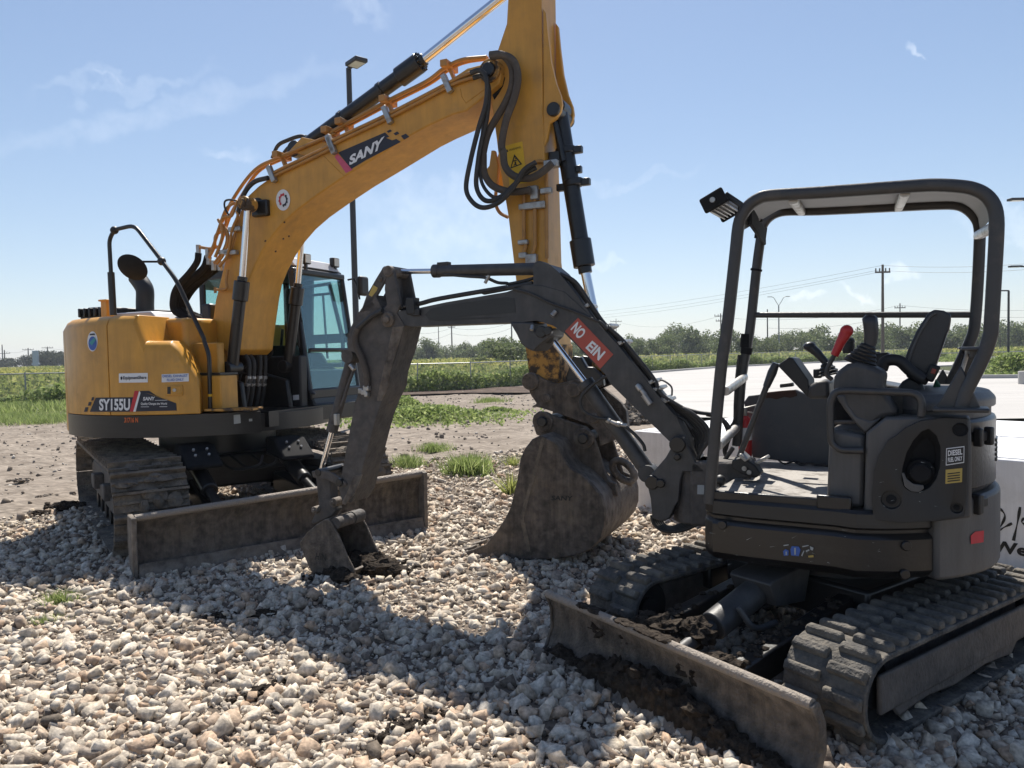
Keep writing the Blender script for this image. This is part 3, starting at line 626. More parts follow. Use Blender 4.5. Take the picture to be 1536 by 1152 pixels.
for j, (px, yt, Y, wf, lab) in enumerate(((75, 531, 210, 1.0, 'dark oak in the far left, left of the pale column'), (40, 534, 215, 1.2, 'dark oak below the twin poles in the far left'), (8, 538, 215, 1.3, 'dark oak at the extreme left edge'), (-25, 537, 215, 1.2, 'dark oak cut off by the left edge'),
        (163, 527, 190, .95, 'wide oak right of the pale column'), (190, 528, 190, .9, 'oak partly behind the yellow counterweight'), (60, 535, 220, 1.2, 'low dark oak between two poles in the far left'))):
    o = op if j == 0 else copy_tree(op); P = at_depth(px if px < 100 else px - 88, 548, Y); P = at_depth(px - (88 if px > 100 else 0), 548, Y)
    h = top_h(px - (88 if px > 100 else 0), yt, Y); o.location = (P.x, Y, 0); o.scale = (h * wf, h * wf, h); o.rotation_euler.z = j; tag(o, lab, 'tree')
# pale roadside column
P = at_depth(54, 548, 185); hh = top_h(54, 526, 185); m = MB(); m.box((0, 0, hh / 2), (1.3, .6, hh)); m.box((0, 0, hh * .35), (1.7, .8, hh * .1)); m.box((0, 0, .2), (2.0, 1.2, .4))
o = m.build('sign_column', flat('pale blue grey cladding', (.35, .42, .48)), bevel=.05); o.location = (P.x, 185, 0); tag(o, 'pale blue grey column standing between oaks at the far left', 'column')

# ------------------------------------------------------------------ fence, stake
meshm = bpy.data.materials.new('chain link wire'); meshm.use_nodes = True; nt = meshm.node_tree; L = nt.links.new; bs = nt.nodes['Principled BSDF']; bs.inputs['Base Color'].default_value = (.33, .34, .34, 1); bs.inputs['Metallic'].default_value = .3
tcn = _n(nt, 'ShaderNodeTexCoord'); sp = _n(nt, 'ShaderNodeSeparateXYZ'); L(tcn.outputs['UV'], sp.inputs[0]); fac = None
for sgn in (1, -1):
    a = _n(nt, 'ShaderNodeMath', operation='MULTIPLY_ADD'); a.inputs[1].default_value = sgn; L(sp.outputs[0], a.inputs[0]); L(sp.outputs[1], a.inputs[2])
    b = _n(nt, 'ShaderNodeMath', operation='MODULO'); b.inputs[1].default_value = .085
    a2 = _n(nt, 'ShaderNodeMath', operation='ADD'); a2.inputs[1].default_value = 850; L(a.outputs[0], a2.inputs[0]); L(a2.outputs[0], b.inputs[0])
    c = _n(nt, 'ShaderNodeMath', operation='LESS_THAN'); c.inputs[1].default_value = .009; L(b.outputs[0], c.inputs[0])
    if fac is None: fac = c
    else:
        mxx = _n(nt, 'ShaderNodeMath', operation='MAXIMUM'); L(fac.outputs[0], mxx.inputs[0]); L(c.outputs[0], mxx.inputs[1]); fac = mxx
trn = _n(nt, 'ShaderNodeBsdfTransparent'); ms = _n(nt, 'ShaderNodeMixShader'); L(fac.outputs[0], ms.inputs[0]); L(trn.outputs[0], ms.inputs[1]); L(bs.outputs[0], ms.inputs[2]); L(ms.outputs[0], nt.nodes['Material Output'].inputs[0])
def fence(pts, label, h=1.35, step=2.6):
    x0, y0 = pts[0]; root = empty('chain_link_fence', x0, y0, 0, 0, label, 'fence'); P = [Vector((x - x0, y - y0, 0)) for x, y in pts]
    rl = MB(); rl.tube([p + Vector((0, 0, h)) for p in P], .025, 6); rl.build('top_rail', M['galv'], root)
    me = bpy.data.meshes.new('wire_mesh'); vs = []; fs = []; uv = []; dist = 0
    for a, b in zip(P, P[1:]):
        l_ = (b - a).length; k = len(vs); vs += [tuple(a + Vector((0, 0, .08))), tuple(b + Vector((0, 0, .08))), tuple(b + Vector((0, 0, h))), tuple(a + Vector((0, 0, h)))]; fs.append((k, k + 1, k + 2, k + 3))
        uv += [(dist, 0), (dist + l_, 0), (dist + l_, h), (dist, h)]; dist += l_
    me.from_pydata(vs, [], fs); ul = me.uv_layers.new(name='UVMap')
    for i_, q in enumerate(uv): ul.data[i_].uv = q
    me.materials.append(meshm); o = bpy.data.objects.new('wire_mesh', me); COL.objects.link(o); o.parent = root
    pm = MB().cyl((0, 0, 0), (0, 0, h + .06), .03, 8); first = None
    for a, b in zip(P, P[1:]):
        n_ = max(1, round((b - a).length / step))
        for k in range(n_):
            p = a.lerp(b, k / n_)
            if first is None: first = pm.build('post', M['galv'], root); first.location = p
            else:
                o = first.copy(); COL.objects.link(o); o.parent = root; o.location = p
    return root
fence(FENCE[1:4], 'low galvanised chain link fence along the weedy field behind the yellow excavator')
fence(FENCE[3:8], 'galvanised chain link fence running off behind the concrete lot', step=4)
P = on_ground(602, 592, 0); m = MB(); m.box((0, 0, .28), (.045, .03, .56)); o = m.build('stake', M['wood']); m = MB(); m.box((0, 0, .66), (.055, .035, .22)); t = m.build('white_tip', M['white'], o); o.location = P
tag(o, 'thin survey stake with a white tip standing in the weeds', 'stake')
m = MB(); m.tube([(0, 0, 0), (14, 1.5, 0), (26, 2.5, 0)], .06, 8); o = m.build('pipe_rail', M['galv']); P = at_depth(1395, 530, 93); o.location = (P.x, 93, .75)
m = MB()
for k in range(6): m.cyl((k * 5, k * .55, 0), (k * 5, k * .55, -.75), .05, 8)
m.build('posts', M['galv'], o); tag(o, 'low pale pipe rail at the far end of the concrete lot', 'rail')

# ------------------------------------------------------------------ poles, lamps, power lines
def pole(px, ytop, Y, label, cross=(), r=.14, mat='wood', name='utility_pole', cat='utility pole'):
    T_ = at_depth(px, ytop, Y); root = empty(name, T_.x, Y, 0, 0, label, cat); m = MB(); m.cyl((0, 0, 0), (0, 0, T_.z), r, 10, r * .65); m.build('shaft', M[mat], root)
    for dz, hw in cross:
        c = MB(); c.box((0, 0, T_.z - dz), (hw * 2, .14, .16))
        for k in (-.92, -.4, .4, .92): c.cyl((k * hw, 0, T_.z - dz), (k * hw, 0, T_.z - dz + .4), .06, 8)
        c.build('crossarm', M['wood'], root)
    return T_
pole(1324, 397, 75, 'tallest wooden utility pole, seen through the canopy frame', ((.75, .75),), .17)
pole(1350, 455, 150, 'short distant utility pole right of the tallest one', ((.9, 1.1),), .16)
pole(1081, 470, 165, 'utility pole with two crossarms left of the canopy post', ((.6, 1.4), (1.7, 1.1)), .18)
pole(1151, 464, 155, 'utility pole just left of the twin arm lamp', ((1.1, 1.3),), .17)
pole(1286, 490, 150, 'bare short pole behind the red lever', (), .14)
pole(607, 470, 200, 'utility pole beside the upper part of the small arm', ((.8, 1.2),), .2)
pole(657, 470, 260, 'thin far utility pole under the small boom', (), .16)
pole(677, 478, 200, 'utility pole with guy wire under the small boom', ((1.3, 1.2), (2.3, 1.0)), .21)
pole(767, 476, 200, 'utility pole near the big arm, under the small boom', ((1, 1.2),), .24)
pole(924, 478, 260, 'small far utility pole above the red sticker', ((1, 2), (2.2, 1.6)), .16)
pole(3, 517, 330, 'tall thin pole at the extreme left edge', (), .3)
pole(6.5, 525, 260, 'shorter pole beside the one at the extreme left', ((1.2, 2.0), (3, 1.6)), .25)
pole(42, 522, 260, 'utility pole left of the pale column', ((.6, 2.0), (2.6, 1.9)), .25)
pole(71, 520, 260, 'utility pole rising behind the wide oak', ((.4, 2.0), (2.6, 1.9)), .25)
def cable(a, b, sag, label, r=.02, grp='power lines across the sky'):
    A, B = at_depth(*a), at_depth(*b); pts = []
    for k in range(17):
        t = k / 16; p = A.lerp(B, t); p.z -= sag * 4 * t * (1 - t); pts.append(p - A)
    o = MB().tube(pts, r, 5).build('power_line', M['wire']); o.location = A; tag(o, label, 'cable', grp)
cable((767, 474, 200), (1324, 398, 75), 1.5, 'uppermost power line left of the tallest pole', .013)
cable((767, 478, 200), (1319, 405, 75), 1.6, 'middle power line left of the tallest pole', .013)
cable((767, 481, 200), (1329, 406, 75), 1.8, 'lowest power line left of the tallest pole', .013)
cable((1324, 398, 75), (1720, 375, 55), .6, 'upper power line right of the tallest pole', .016)
cable((1329, 406, 75), (1720, 384, 55), .6, 'lower power line right of the tallest pole', .016)
cable((1081, 476, 165), (1350, 458, 150), 1.5, 'faint power line between the short distant poles', .02)
cable((1350, 458, 150), (1700, 455, 140), 1.2, 'faint power line right of the short distant pole', .02)
cable((1151, 492, 155), (1350, 472, 150), 1.0, 'faint lower line left of the short distant pole', .02)
cable((1355, 469, 150), (1700, 468, 140), 1.0, 'faint lower line right of the short distant pole', .02)
cable((924, 482, 260), (1081, 474, 165), 2.2, 'faint power line left of the two crossarm pole', .022)
cable((607, 497, 200), (677, 492, 200), 1.0, 'power line between two poles under the small boom', .025)
cable((677, 492, 200), (767, 484, 200), 1.0, 'upper power line sagging under the small boom', .025)
cable((677, 500, 200), (767, 492, 200), 1.3, 'lower power line sagging under the small boom', .025)
cable((607, 506, 200), (677, 500, 200), 1.3, 'lower power line right of the small arm', .025)
cable((6.5, 527, 260), (42, 524, 260), .8, 'power line at the extreme left', .03); cable((42, 524, 260), (71, 522, 260), .8, 'power line over the pale column', .03); cable((71, 522, 260), (180, 520, 260), 1.2, 'power line running behind the yellow excavator', .03)

def lamp(px, ytop, Y, label, arm=(0, 0), r=.075, basez=0.0, two=False, headsz=(.62, .34, .09)):
    T_ = at_depth(px, ytop, Y); root = empty('street_lamp', T_.x, Y, 0, 0, label, 'street lamp'); mt = M['lamp_pole'] if not two else M['galv']
    m = MB(); m.cyl((0, 0, basez), (0, 0, T_.z - (.0 if not two else 1.6)), r, 10, r * .8); m.build('pole', mt, root)
    if basez: MB().cyl((0, 0, 0), (0, 0, basez), .3, 16).build('footing', M['concrete'], root, bevel=.02)
    if two:
        for s_ in (-1, 1):
            m = MB(); z = T_.z - 1.6; m.tube([(0, 0, z), (s_ * .5, 0, z + .8), (s_ * .9, 0, z + 1.45), (s_ * 1.4, 0, z + 1.6)], .05, 6, 4); m.build('arm', mt, root); m = MB(); m.box((s_ * 1.6, 0, z + 1.6), (.7, .3, .1)); m.build('lamp_head', mt, root, bevel=.02)
    else:
        m = MB(); a = Vector((arm[0], arm[1], 0)); m.tube([(0, 0, T_.z - .12), (0, 0, T_.z), a + Vector((0, 0, T_.z + .02))], r * .6, 8)
        m.build('arm', mt, root); an = math.atan2(a.y, a.x); c = a + a.normalized() * headsz[0] * .45 + Vector((0, 0, T_.z + .03)); rot = Matrix.Rotation(an, 3, 'Z')
        hd = MB().box(c, headsz, m=rot).build('lamp_head', mt, root, bevel=.02); MB().box(c - Vector((0, 0, headsz[2] / 2 + .004)), (headsz[0] * .7, headsz[1] * .75, .012), m=rot).build('lens', M['lens'], hd)
    return root
lamp(523, 103, 18.8, 'tall dark lamp post with one flat head behind the excavator cab', (.10, -.12), .085, headsz=(.55, .34, .10))
lamp(1513, 436, 52, 'dark lamp post with one arm to the left at the far lot end', (-.9, 0), .085, .6, headsz=(.7, .3, .1))
lamp(1541, 400, 44, 'lamp post whose arm just enters the right edge, lower one', (-.4, 0), .085, .6, headsz=(.7, .3, .1))
lamp(1542, 300, 30, 'lamp post whose head just enters the right edge, upper one', (-.2, 0), .085, .6, headsz=(.6, .3, .1))
lamp(1168, 445, 130, 'pale twin arm lamp post beyond the concrete lot', two=True, r=.13)

# ------------------------------------------------------------------ white steel boxes beyond the small excavator
p0, p1 = at_depth(951, 646, 8.0), at_depth(1490, 688, 5.5); top = .85
d = Vector((p1.x - p0.x, p1.y - p0.y, 0)).normalized(); nrm = Vector((-d.y, d.x, 0)); nrm = nrm if nrm.y > 0 else -nrm
WB = Frame(p0.x, p0.y, math.degrees(math.atan2(d.y, d.x)))
for k, (off0, th, lab) in enumerate(((0, 1.45, 'long white steel box with black handwriting behind the dark mini excavator'), (1.49, 1.7, 'second white steel box standing behind the one with handwriting'))):
    root = empty('storage_box', p0.x, p0.y, 0, WB.a, lab, 'storage box'); sg = 1 if nrm.dot(WB.l) > 0 else -1
    m = MB(); m.box((2.9, sg * (off0 + th / 2), top / 2), (5.8, th, top)); m.build('box_shell', M['white_steel'], root, bevel=.012)
    m = MB(); m.box((2.9, sg * (off0 + th / 2), top + .004), (5.7, th - .1, .01)); m.build('lid', M['white_steel'], root, bevel=.003)
    if k == 0:
        sf = lambda a, b: WB.at(a, b, -sg * .004)
        hw = MB(); 
        for stroke, wdt in (([(1322, 580), (1330, 520), (1365, 500), (1398, 545), (1375, 610), (1340, 660), (1400, 625), (1450, 600)], 10), ([(1508, 482), (1490, 590), (1460, 725)], 11), ([(1536, 560), (1520, 590), (1545, 610)], 9)):
            pp = cr_smooth([Vector((*q, 0)) for q in crop_pts('R', stroke)], 8); lp = []
            for i_ in range(len(pp)):
                t_ = (pp[min(i_ + 1, len(pp) - 1)] - pp[max(i_ - 1, 0)]).normalized(); nn = Vector((-t_.y, t_.x, 0)) * (wdt / 4.8 * (.75 + .35 * math.sin(i_ * .5)))
                lp.append((sf(*(pp[i_] + nn).to_2d()), sf(*(pp[i_] - nn).to_2d())))
            base = [q for pr in lp for q in pr]; hw.add(base, [[2 * i_, 2 * i_ + 1, 2 * i_ + 3, 2 * i_ + 2] for i_ in range(len(lp) - 1)])
        hw.build('handwriting', M['black_ink'], root, smooth=0, recalc=False)
        lettering('West', crop_pts('R', [(1300, 806), (1690, 858), (1690, 775), (1300, 716)]), sf, M['black_ink'], root, bold=.035)
# ================================================================== big yellow excavator
S = Frame(-3.35, 8.4, -24)
SU = Frame(-3.35, 8.4, math.degrees(math.atan2(-.82, .57)))
dU = SU.a - S.a
def u2s(p): return Matrix.Rotation(dU, 3, 'Z') @ p
sany = empty('excavator', S.O.x, S.O.y, 0, S.a, 'large yellow tracked excavator with raised boom and dark cab', 'excavator')
def part(mb, name, mat, parent=sany, **kw): return mb.build(name, M[mat] if isinstance(mat, str) else mat, parent, **kw)

def oval(a, r, zc, n):
    """points, tangents and normals evenly spaced round a track loop in the s-z plane"""
    per = 4 * a + 2 * math.pi * r; out = []
    for i in range(n):
        d = per * i / n
        if d < 2 * a: p = (-a + d, zc + r); t = (1, 0)
        elif d < 2 * a + math.pi * r: th = math.pi / 2 - (d - 2 * a) / r; p = (a + r * math.cos(th), zc + r * math.sin(th)); t = (math.sin(th), -math.cos(th))
        elif d < 4 * a + math.pi * r: p = (a - (d - 2 * a - math.pi * r), zc - r); t = (-1, 0)
        else: th = -math.pi / 2 - (d - 4 * a - math.pi * r) / r; p = (-a + r * math.cos(th), zc + r * math.sin(th)); t = (math.sin(th), -math.cos(th))
        out.append((Vector((p[0], 0, p[1])), Vector((t[0], 0, t[1])), Vector((-t[1], 0, t[0]))))
    return out, per / n

# ---- undercarriage
rr = random.Random(3)
for side in (-1, 1):
    yc = side * .985; m = MB(u2s); pts, pitch = oval(1.42, .37, .39, 46)
    for c, t, nn in pts:
        rot = Matrix((t, Vector((0, 1, 0)), nn)).transposed(); c = c + Vector((0, yc, 0))
        m.box(c, (pitch * .95, .60, .03), m=rot)
        for k, hh_ in ((-.40, .06), (.05, .03)): m.box(c + t * pitch * k + nn * (.012 + hh_ / 2), (.022, .60, hh_), m=rot)
        m.box(c - nn * .05, (pitch * .8, .20, .08), m=rot)
        for q in range(5):
            w_ = rr.uniform(.03, .085); m.blob(c + t * rr.uniform(-.06, .06) + Vector((0, rr.uniform(-.2, .2), 0)) + nn * .018, (rr.uniform(.05, .09), w_ * 1.3, .032) if abs(t.x) > .7 else (.045, w_ * 1.3, .06), rr.randint(0, 99), .5, 2.5, 8, 5)
    tr = part(m, 'track', 'mud_track', bevel=.004, seg=1)
    m = MB(u2s); m.box((0, yc, .42), (2.7, .30, .26)); m.beam((-1.2, yc + side * .17, .34), (1.25, yc + side * .17, .30), .05, .14); m.box((.5, yc + side * .2, .42), (.18, .10, .16)); m.box((-.4, yc + side * .2, .42), (.18, .10, .16))
    part(m, 'track_frame', 'grey_dusty', tr, bevel=.015)
    for s_, nm in ((1.40, 'idler_wheel'), (-1.40, 'drive_sprocket')):
        m = MB(u2s); m.cyl((s_, yc - .09, .39), (s_, yc + .09, .39), .29, 28); m.cyl((s_, yc - .15, .39), (s_, yc + .15, .39), .13, 20); part(m, nm, 'mud_steel', tr, bevel=.01)
    for k in range(6):
        m = MB(u2s); m.cyl((-.95 + k * .38, yc - .16, .13), (-.95 + k * .38, yc + .16, .13), .09, 16); part(m, 'track_roller', 'black', tr)
m = MB(u2s); m.box((0, 0, .55), (1.5, 1.4, .34)); m.cyl((0, 0, .6), (0, 0, .98), .62, 32)
for sx in (-1, 1):
    for sy in (-1, 1): m.beam((sx * .3, sy * .3, .5), (sx * .95, sy * .9, .42), .3, .25)
part(m, 'undercarriage_frame', 'black', bevel=.03)
# ---- dozer blade with arms and two cylinders
m = MB(u2s)
u2b = lambda q: u2s(Vector((q.x, q.y + .07, q.z * (.90 + .055 * q.y))))
m = MB(u2b); prof_o = [(2.40, 0.0), (2.335, .05), (2.28, .20), (2.275, .36), (2.32, .50), (2.375, .575)]
outer = [Vector((a, 0, b)) for a, b in prof_o]; inner = [Vector((a - .045, 0, b)) for a, b in prof_o[::-1]]
m.prism(outer + inner, -1.27, 1.27)
for y in (-1.285, 1.285): m.prism([Vector(p) for p in ((2.40, 0, 0), (2.41, 0, .585), (2.20, 0, .585), (2.17, 0, .3), (2.26, 0, 0))], y - .02, y + .02)
bl = part(m, 'dozer_blade', 'mud_steel', bevel=.008)
m = MB(u2b); m.prism([Vector(p) for p in ((2.425, 0, -.01), (2.375, 0, .13), (2.36, 0, .13), (2.40, 0, -.01))], -1.26, 1.26); part(m, 'cutting_edge', 'mud_steel', bl, bevel=.004)
m = MB(u2b); m.cyl((2.345, -1.27, .57), (2.345, 1.27, .57), .033, 12); part(m, 'top_tube', 'mud_steel', bl)
m = MB(u2s)
for y in (-.42, .42): m.beam((.8, y, .40), (2.25, y * 1.25, .27), .14, .2)
m.beam((1.75, -.5, .33), (1.75, .5, .33), .16, .16)
part(m, 'blade_arm', 'black', bl, bevel=.02)
for y in (-.50, .38):
    m = MB(u2s); m.cyl((1.05, y, .74), (1.75, y, .52), .075, 18); m.box((1.08, y, .78), (.3, .26, .16)); m.cyl((1.7, y, .53), (2.2, y, .40), .04, 12); part(m, 'blade_cylinder', 'black', bl, bevel=.01)
    m = MB(u2s); m.prism([Vector(p) for p in ((1.02, 0, .90), (1.32, 0, .90), (1.62, 0, .74), (1.60, 0, .70), (1.02, 0, .74))], y - .16, y + .16)
    g = part(m, 'cylinder_guard', 'matte', bl, bevel=.03)
    m = MB(u2s)
    for k in range(4): m.cyl((1.40 + .08 * (k % 2), y - .06 + .12 * (k // 2), .86 - .045 * (k % 2)), (1.42 + .08 * (k % 2), y - .06 + .12 * (k // 2), .875 - .045 * (k % 2)), .012, 8)
    part(m, 'guard_bolts', 'steel', g)
m = MB(u2s)
for k, y in enumerate((-.25, -.1, .1)): m.tube([(.9, y, .72), (1.2, y + .1, .62), (1.4, y + .28, .66), (1.3, y + .36, .74)], .014, 6, 6)
part(m, 'blade_hose', 'rubber', bl)

# ---- revolving house
RH = 1.475
m = MB(); m.arc(RH, 0.02, 243, 331, .99, 1.20, 34); m.cyl((0, 0, .98), (0, 0, 1.16), 1.25, 40); m.box((.72, .3, 1.10), (.95, 1.6, .16))
deck = part(m, 'deck_skirt', 'black', bevel=.02)
m = MB(); pl = [Vector((RH * math.cos(R(t)), RH * math.sin(R(t)), 0)) for t in range(97, 244, 4)] + [Vector((RH * math.cos(R(243)), RH * math.sin(R(243)), 0)), Vector((-.45, -.95, 0)), Vector((-.45, 1.1, 0))]
inset = lambda k: [Vector((p.x * k, p.y * k, 0)) for p in pl]
lv = [(.99, .985), (1.03, 1.0), (1.55, 1.0), (2.03, 1.0), (2.10, .975), (2.15, .92)]
m.loops([[Vector((p.x, p.y, z)) for p in inset(k)] for z, k in lv])
cw = part(m, 'counterweight', 'yellow', smooth=40)
def soft_top(t): return 2.15
m = MB(); a0, a1 = 243.4, 275.6; n_ = 14; lp = []
for i_ in range(n_ + 1):
    t = R(a0 + (a1 - a0) * i_ / n_); q = []
    for z, k in ((1.205, 1.0), (2.05, 1.0), (2.105, .982), (2.14, .95), (2.15, .90), (2.15, .6), (1.205, .6)): q.append(Vector((RH * k * math.cos(t), RH * k * math.sin(t), z)))
    lp.append(q)
m.loops(lp); part(m, 'side_door', 'yellow', smooth=40, bevel=.006)
def rp_top(t):
    for (b0, z0), (b1, z1) in zip(((276, 2.15), (287, 2.15), (290.5, 1.90), (300, 1.90), (303, 1.83), (309, 1.58), (309.6, 1.54)), ((287, 2.15), (290.5, 1.90), (300, 1.90), (303, 1.83), (309, 1.58), (309.6, 1.54), (330, 1.54))):
        if t <= b1: return z0 + (z1 - z0) * (t - b0) / (b1 - b0)
    return 1.54
m = MB(); lp = []
angs = [276, 278, 280, 283, 286, 287, 288, 289.5, 290.5, 292, 294, 296, 298, 300, 301.5, 303, 305, 307, 309, 309.8]
for t in angs:
    zt = rp_top(t); tt = R(t); bulge = 0 if t < 289 else min(1, (t - 289) / 3)
    q = []
    for z, k in ((1.205, 1.0), (zt - .10, 1.0), (zt - .045, .985), (zt - .012, .962), (zt, .93), (zt, .60), (1.205, .60)): q.append(Vector((RH * k * math.cos(tt), RH * k * math.sin(tt), z)))
    lp.append(q)
m.loops(lp); rp = part(m, 'right_side_panel', 'yellow', smooth=40, bevel=.006)
# engine hood block behind the panels
m = MB(); m.plan([Vector(p + (0,)) for p in ((-.9, -.85), (.56, -.93), (.56, -.55), (.2, .2), (.1, 1.0), (-.9, 1.0))], 1.2, 2.135); hood = part(m, 'engine_hood', 'yellow', bevel=.05, seg=3)
q = S.at(337, 540, -.76); m = MB(); m.box(((.45 + q.x) / 2, -.80, 1.53), (q.x - .45, .09, .70)); part(m, 'storage_step', 'yellow', bevel=.012)
q = S.at(356, 585, -.78); m = MB(); m.box(((.6 + q.x) / 2, -.88, 1.385), (q.x - .6, .22, .35)); st = part(m, 'storage_step', 'yellow', bevel=.012)
m = MB(); m.box(((.6 + q.x) / 2, -.87, 1.575), (q.x - .62, .23, .022)); part(m, 'step_tread', 'black', st)
m = MB(); q2 = S.at(380, 612, -.95); m.beam((q2.x - .50, -.99, 1.235), (q2.x - .04, -.85, 1.235), .22, .02); part(m, 'step_tread', 'yellow_worn', deck)
# roof-top engine cover and vents
m = MB(); a, b = S.T('A', [(225, 735), (355, 650)], -.55); m.prism([Vector(p) for p in ((a.x, 0, 2.13), (a.x + .02, 0, 2.27), (a.x + .15, 0, 2.33), (b.x + .1, 0, 2.33), (b.x + .1, 0, 2.13))], -.62, .5)
ec = part(m, 'louvre_cover', 'plastic', bevel=.02)
m = MB()
for k in range(5): x = a.x + .05 + k * .085; m.box((x, -.06, 2.27), (.03, 1.2, .10))
part(m, 'louvre', 'black', ec, bevel=.01)
pa, pb = S.T('A', [(455, 690), (835, 690)], -.35); m = MB(); m.prism([Vector(p) for p in ((pa.x, 0, 2.13), (pa.x, 0, 2.26), (pb.x - .12, 0, 2.26), (pb.x, 0, 2.14))], -.5, .75); part(m, 'hood_lid', 'silver', bevel=.02)
pc = S.T('A', [(390, 720)], -.75)[0]; m = MB(); m.box((pc.x, -.75, 2.24), (.09, .09, .26)); m.box((pc.x, -.75, 2.375), (.13, .12, .02)); part(m, 'vent_post', 'yellow', bevel=.008)
e = S.T('A', [(660, 660), (660, 560), (610, 470)], -.15); m = MB()
m.tube([e[0] - Vector((0, 0, .2)), e[0], e[1], e[1] * .6 + e[2] * .4 + Vector((-.0, 0, .02)), e[2] + Vector((-.02, 0, .02))], .098, 20, 4); part(m, 'exhaust_pipe', 'plastic', smooth=60)
# ---- handrail and mirror
hr = S.TT(-1.0, ('A', [(432, 720), (415, 430), (402, 190), (440, 118), (585, 85), (780, 340), (885, 480), (1085, 905)]), ('B', [(1085, 245), (1122, 350), (1130, 745)]))
m = MB(); m.tube(fillet(hr, .09), .021, 10); hrail = part(m, 'handrail', 'black', smooth=60)
hs_ = S.TT(-1.0, ('A', [(432, 735), (415, 425)])); m = MB(); m.cyl(hs_[0], hs_[1], .034, 12); part(m, 'rail_socket', 'black', hrail)
m = MB()
for p in (S.T('A', [(440, 122)], -1.0)[0], S.T('A', [(780, 345)], -1.0)[0]): m.blob(p, (.042, .042, .042), 1, .1, 2, 10, 7)
part(m, 'rail_clamp', 'plastic', hrail); p = S.T('B', [(1130, 638)], -1.0)[0]; m = MB(); m.cyl(p - Vector((0, 0, .012)), p + Vector((0, 0, .012)), .0235, 10); part(m, 'yellow_band', 'sticker_yellow', hrail)
mc = S.T('A', [(572, 388)], -1.0)[0]; j0, j1 = S.T('A', [(780, 348), (610, 348)], -1.0); m = MB(); m.cyl(j0, j1, .011, 8); m.tube([j1, mc + Vector((.02, 0, .02))], .012, 8)
nrm = Vector((.25, -.72, -.55)).normalized(); m.tube_profile(mc, mc + nrm * .05, [(0, .002), (0, .147), (.1, .15), (.5, .12), (.9, .05), (1, .004)], 28); part(m, 'round_mirror', 'matte', hrail, smooth=50)

# ---- boom
BW0, BW1 = -.50, 0.0; BC = -.25
boom_pts = S.TT(BW0, ('D', [(240, 640), (100, 560), (80, 470), (110, 250)]), ('C', [(170, 960), (230, 740), (290, 560), (345, 450), (420, 380), (530, 300), (940, 95)]), ('E', [(90, 1010), (490, 815), (910, 590), (1060, 490), (1190, 455), (1270, 470), (1305, 530), (1290, 600), (1190, 690), (1050, 800), (960, 822), (790, 900), (672, 962)]), ('C', [(1230, 194), (1040, 310), (850, 440), (700, 550), (600, 640), (520, 735), (450, 840), (395, 950), (350, 1060)]), ('D', [(330, 200), (300, 420), (280, 600)]))
m = MB(); m.prism(boom_pts, BW0, BW1); boom = part(m, 'boom', 'yellow', bevel=.012)
tip = S.T('E', [(1228, 512)], BW0)[0]; m = MB(); pin(m, tip, .10, BW0 - .03, BW1 + .03, 24); part(m, 'boom_boss', 'yellow_worn', boom, bevel=.01); m = MB(); pin(m, tip, .062, BW0 - .06, BW1 + .06); part(m, 'pivot_pin', 'black', boom, bevel=.01)
cp = S.T('C', [(330, 505)], -.66)[0]; m = MB(); pin(m, cp, .085, BW0 - .02, BW1 + .02, 20); m.box(cp + Vector((.06, 0, -.03)) + Vector((0, .66 + BW0 - .02, 0)), (.2, .06, .16)); part(m, 'cylinder_boss', 'black', boom, bevel=.015)
foot = Vector((.42, 0, 1.36)); m = MB()
for y in (BW0 - .09, BW1 + .09): m.prism([Vector(p) for p in ((.02, 0, 1.1), (.05, 0, 1.4), (.25, 0, 1.56), (.6, 0, 1.56), (.95, 0, 1.48), (1.0, 0, 1.1))], y - .03, y + .03)
br = part(m, 'boom_bracket', 'black', bevel=.02)
for pth in ([('C', [(880, 158), (1042, 312)])], [('E', [(1048, 742), (1185, 640)])], [('E', [(1008, 640), (1020, 700), (1048, 742)])]):
    m = MB(); m.tube(S.TT(BW0 - .001, *pth), .005, 6); part(m, 'weld_seam', 'yellow', boom)
decal([crop_pts('F', [(372, 600), (410, 590), (448, 540), (470, 560), (455, 620), (420, 680), (392, 720), (378, 690)])], lambda x, y: S.at(x, y, -.4335), M['matte'], boom, 'grease_stain')
decal([crop_pts('C', [(425, 475), (460, 500), (470, 560), (450, 600), (420, 590), (400, 560), (405, 500)])], lambda x, y: S.at(x, y, BW0 - .004), M['matte'], boom, 'grease_stain')
for q in ((608, 640), (600, 760), (640, 740), (545, 850), (470, 775)):
    c_ = crop_pts('C', [q])[0]; decal([[(c_[0] + (1.3 + .5 * math.sin(k * 2.1)) * math.cos(k * .785), c_[1] + (1.8 + .6 * math.cos(k * 1.7)) * math.sin(k * .785)) for k in range(8)]], lambda x, y: S.at(x, y, BW0 - .003), M['rust'], boom, 'rust_spot')
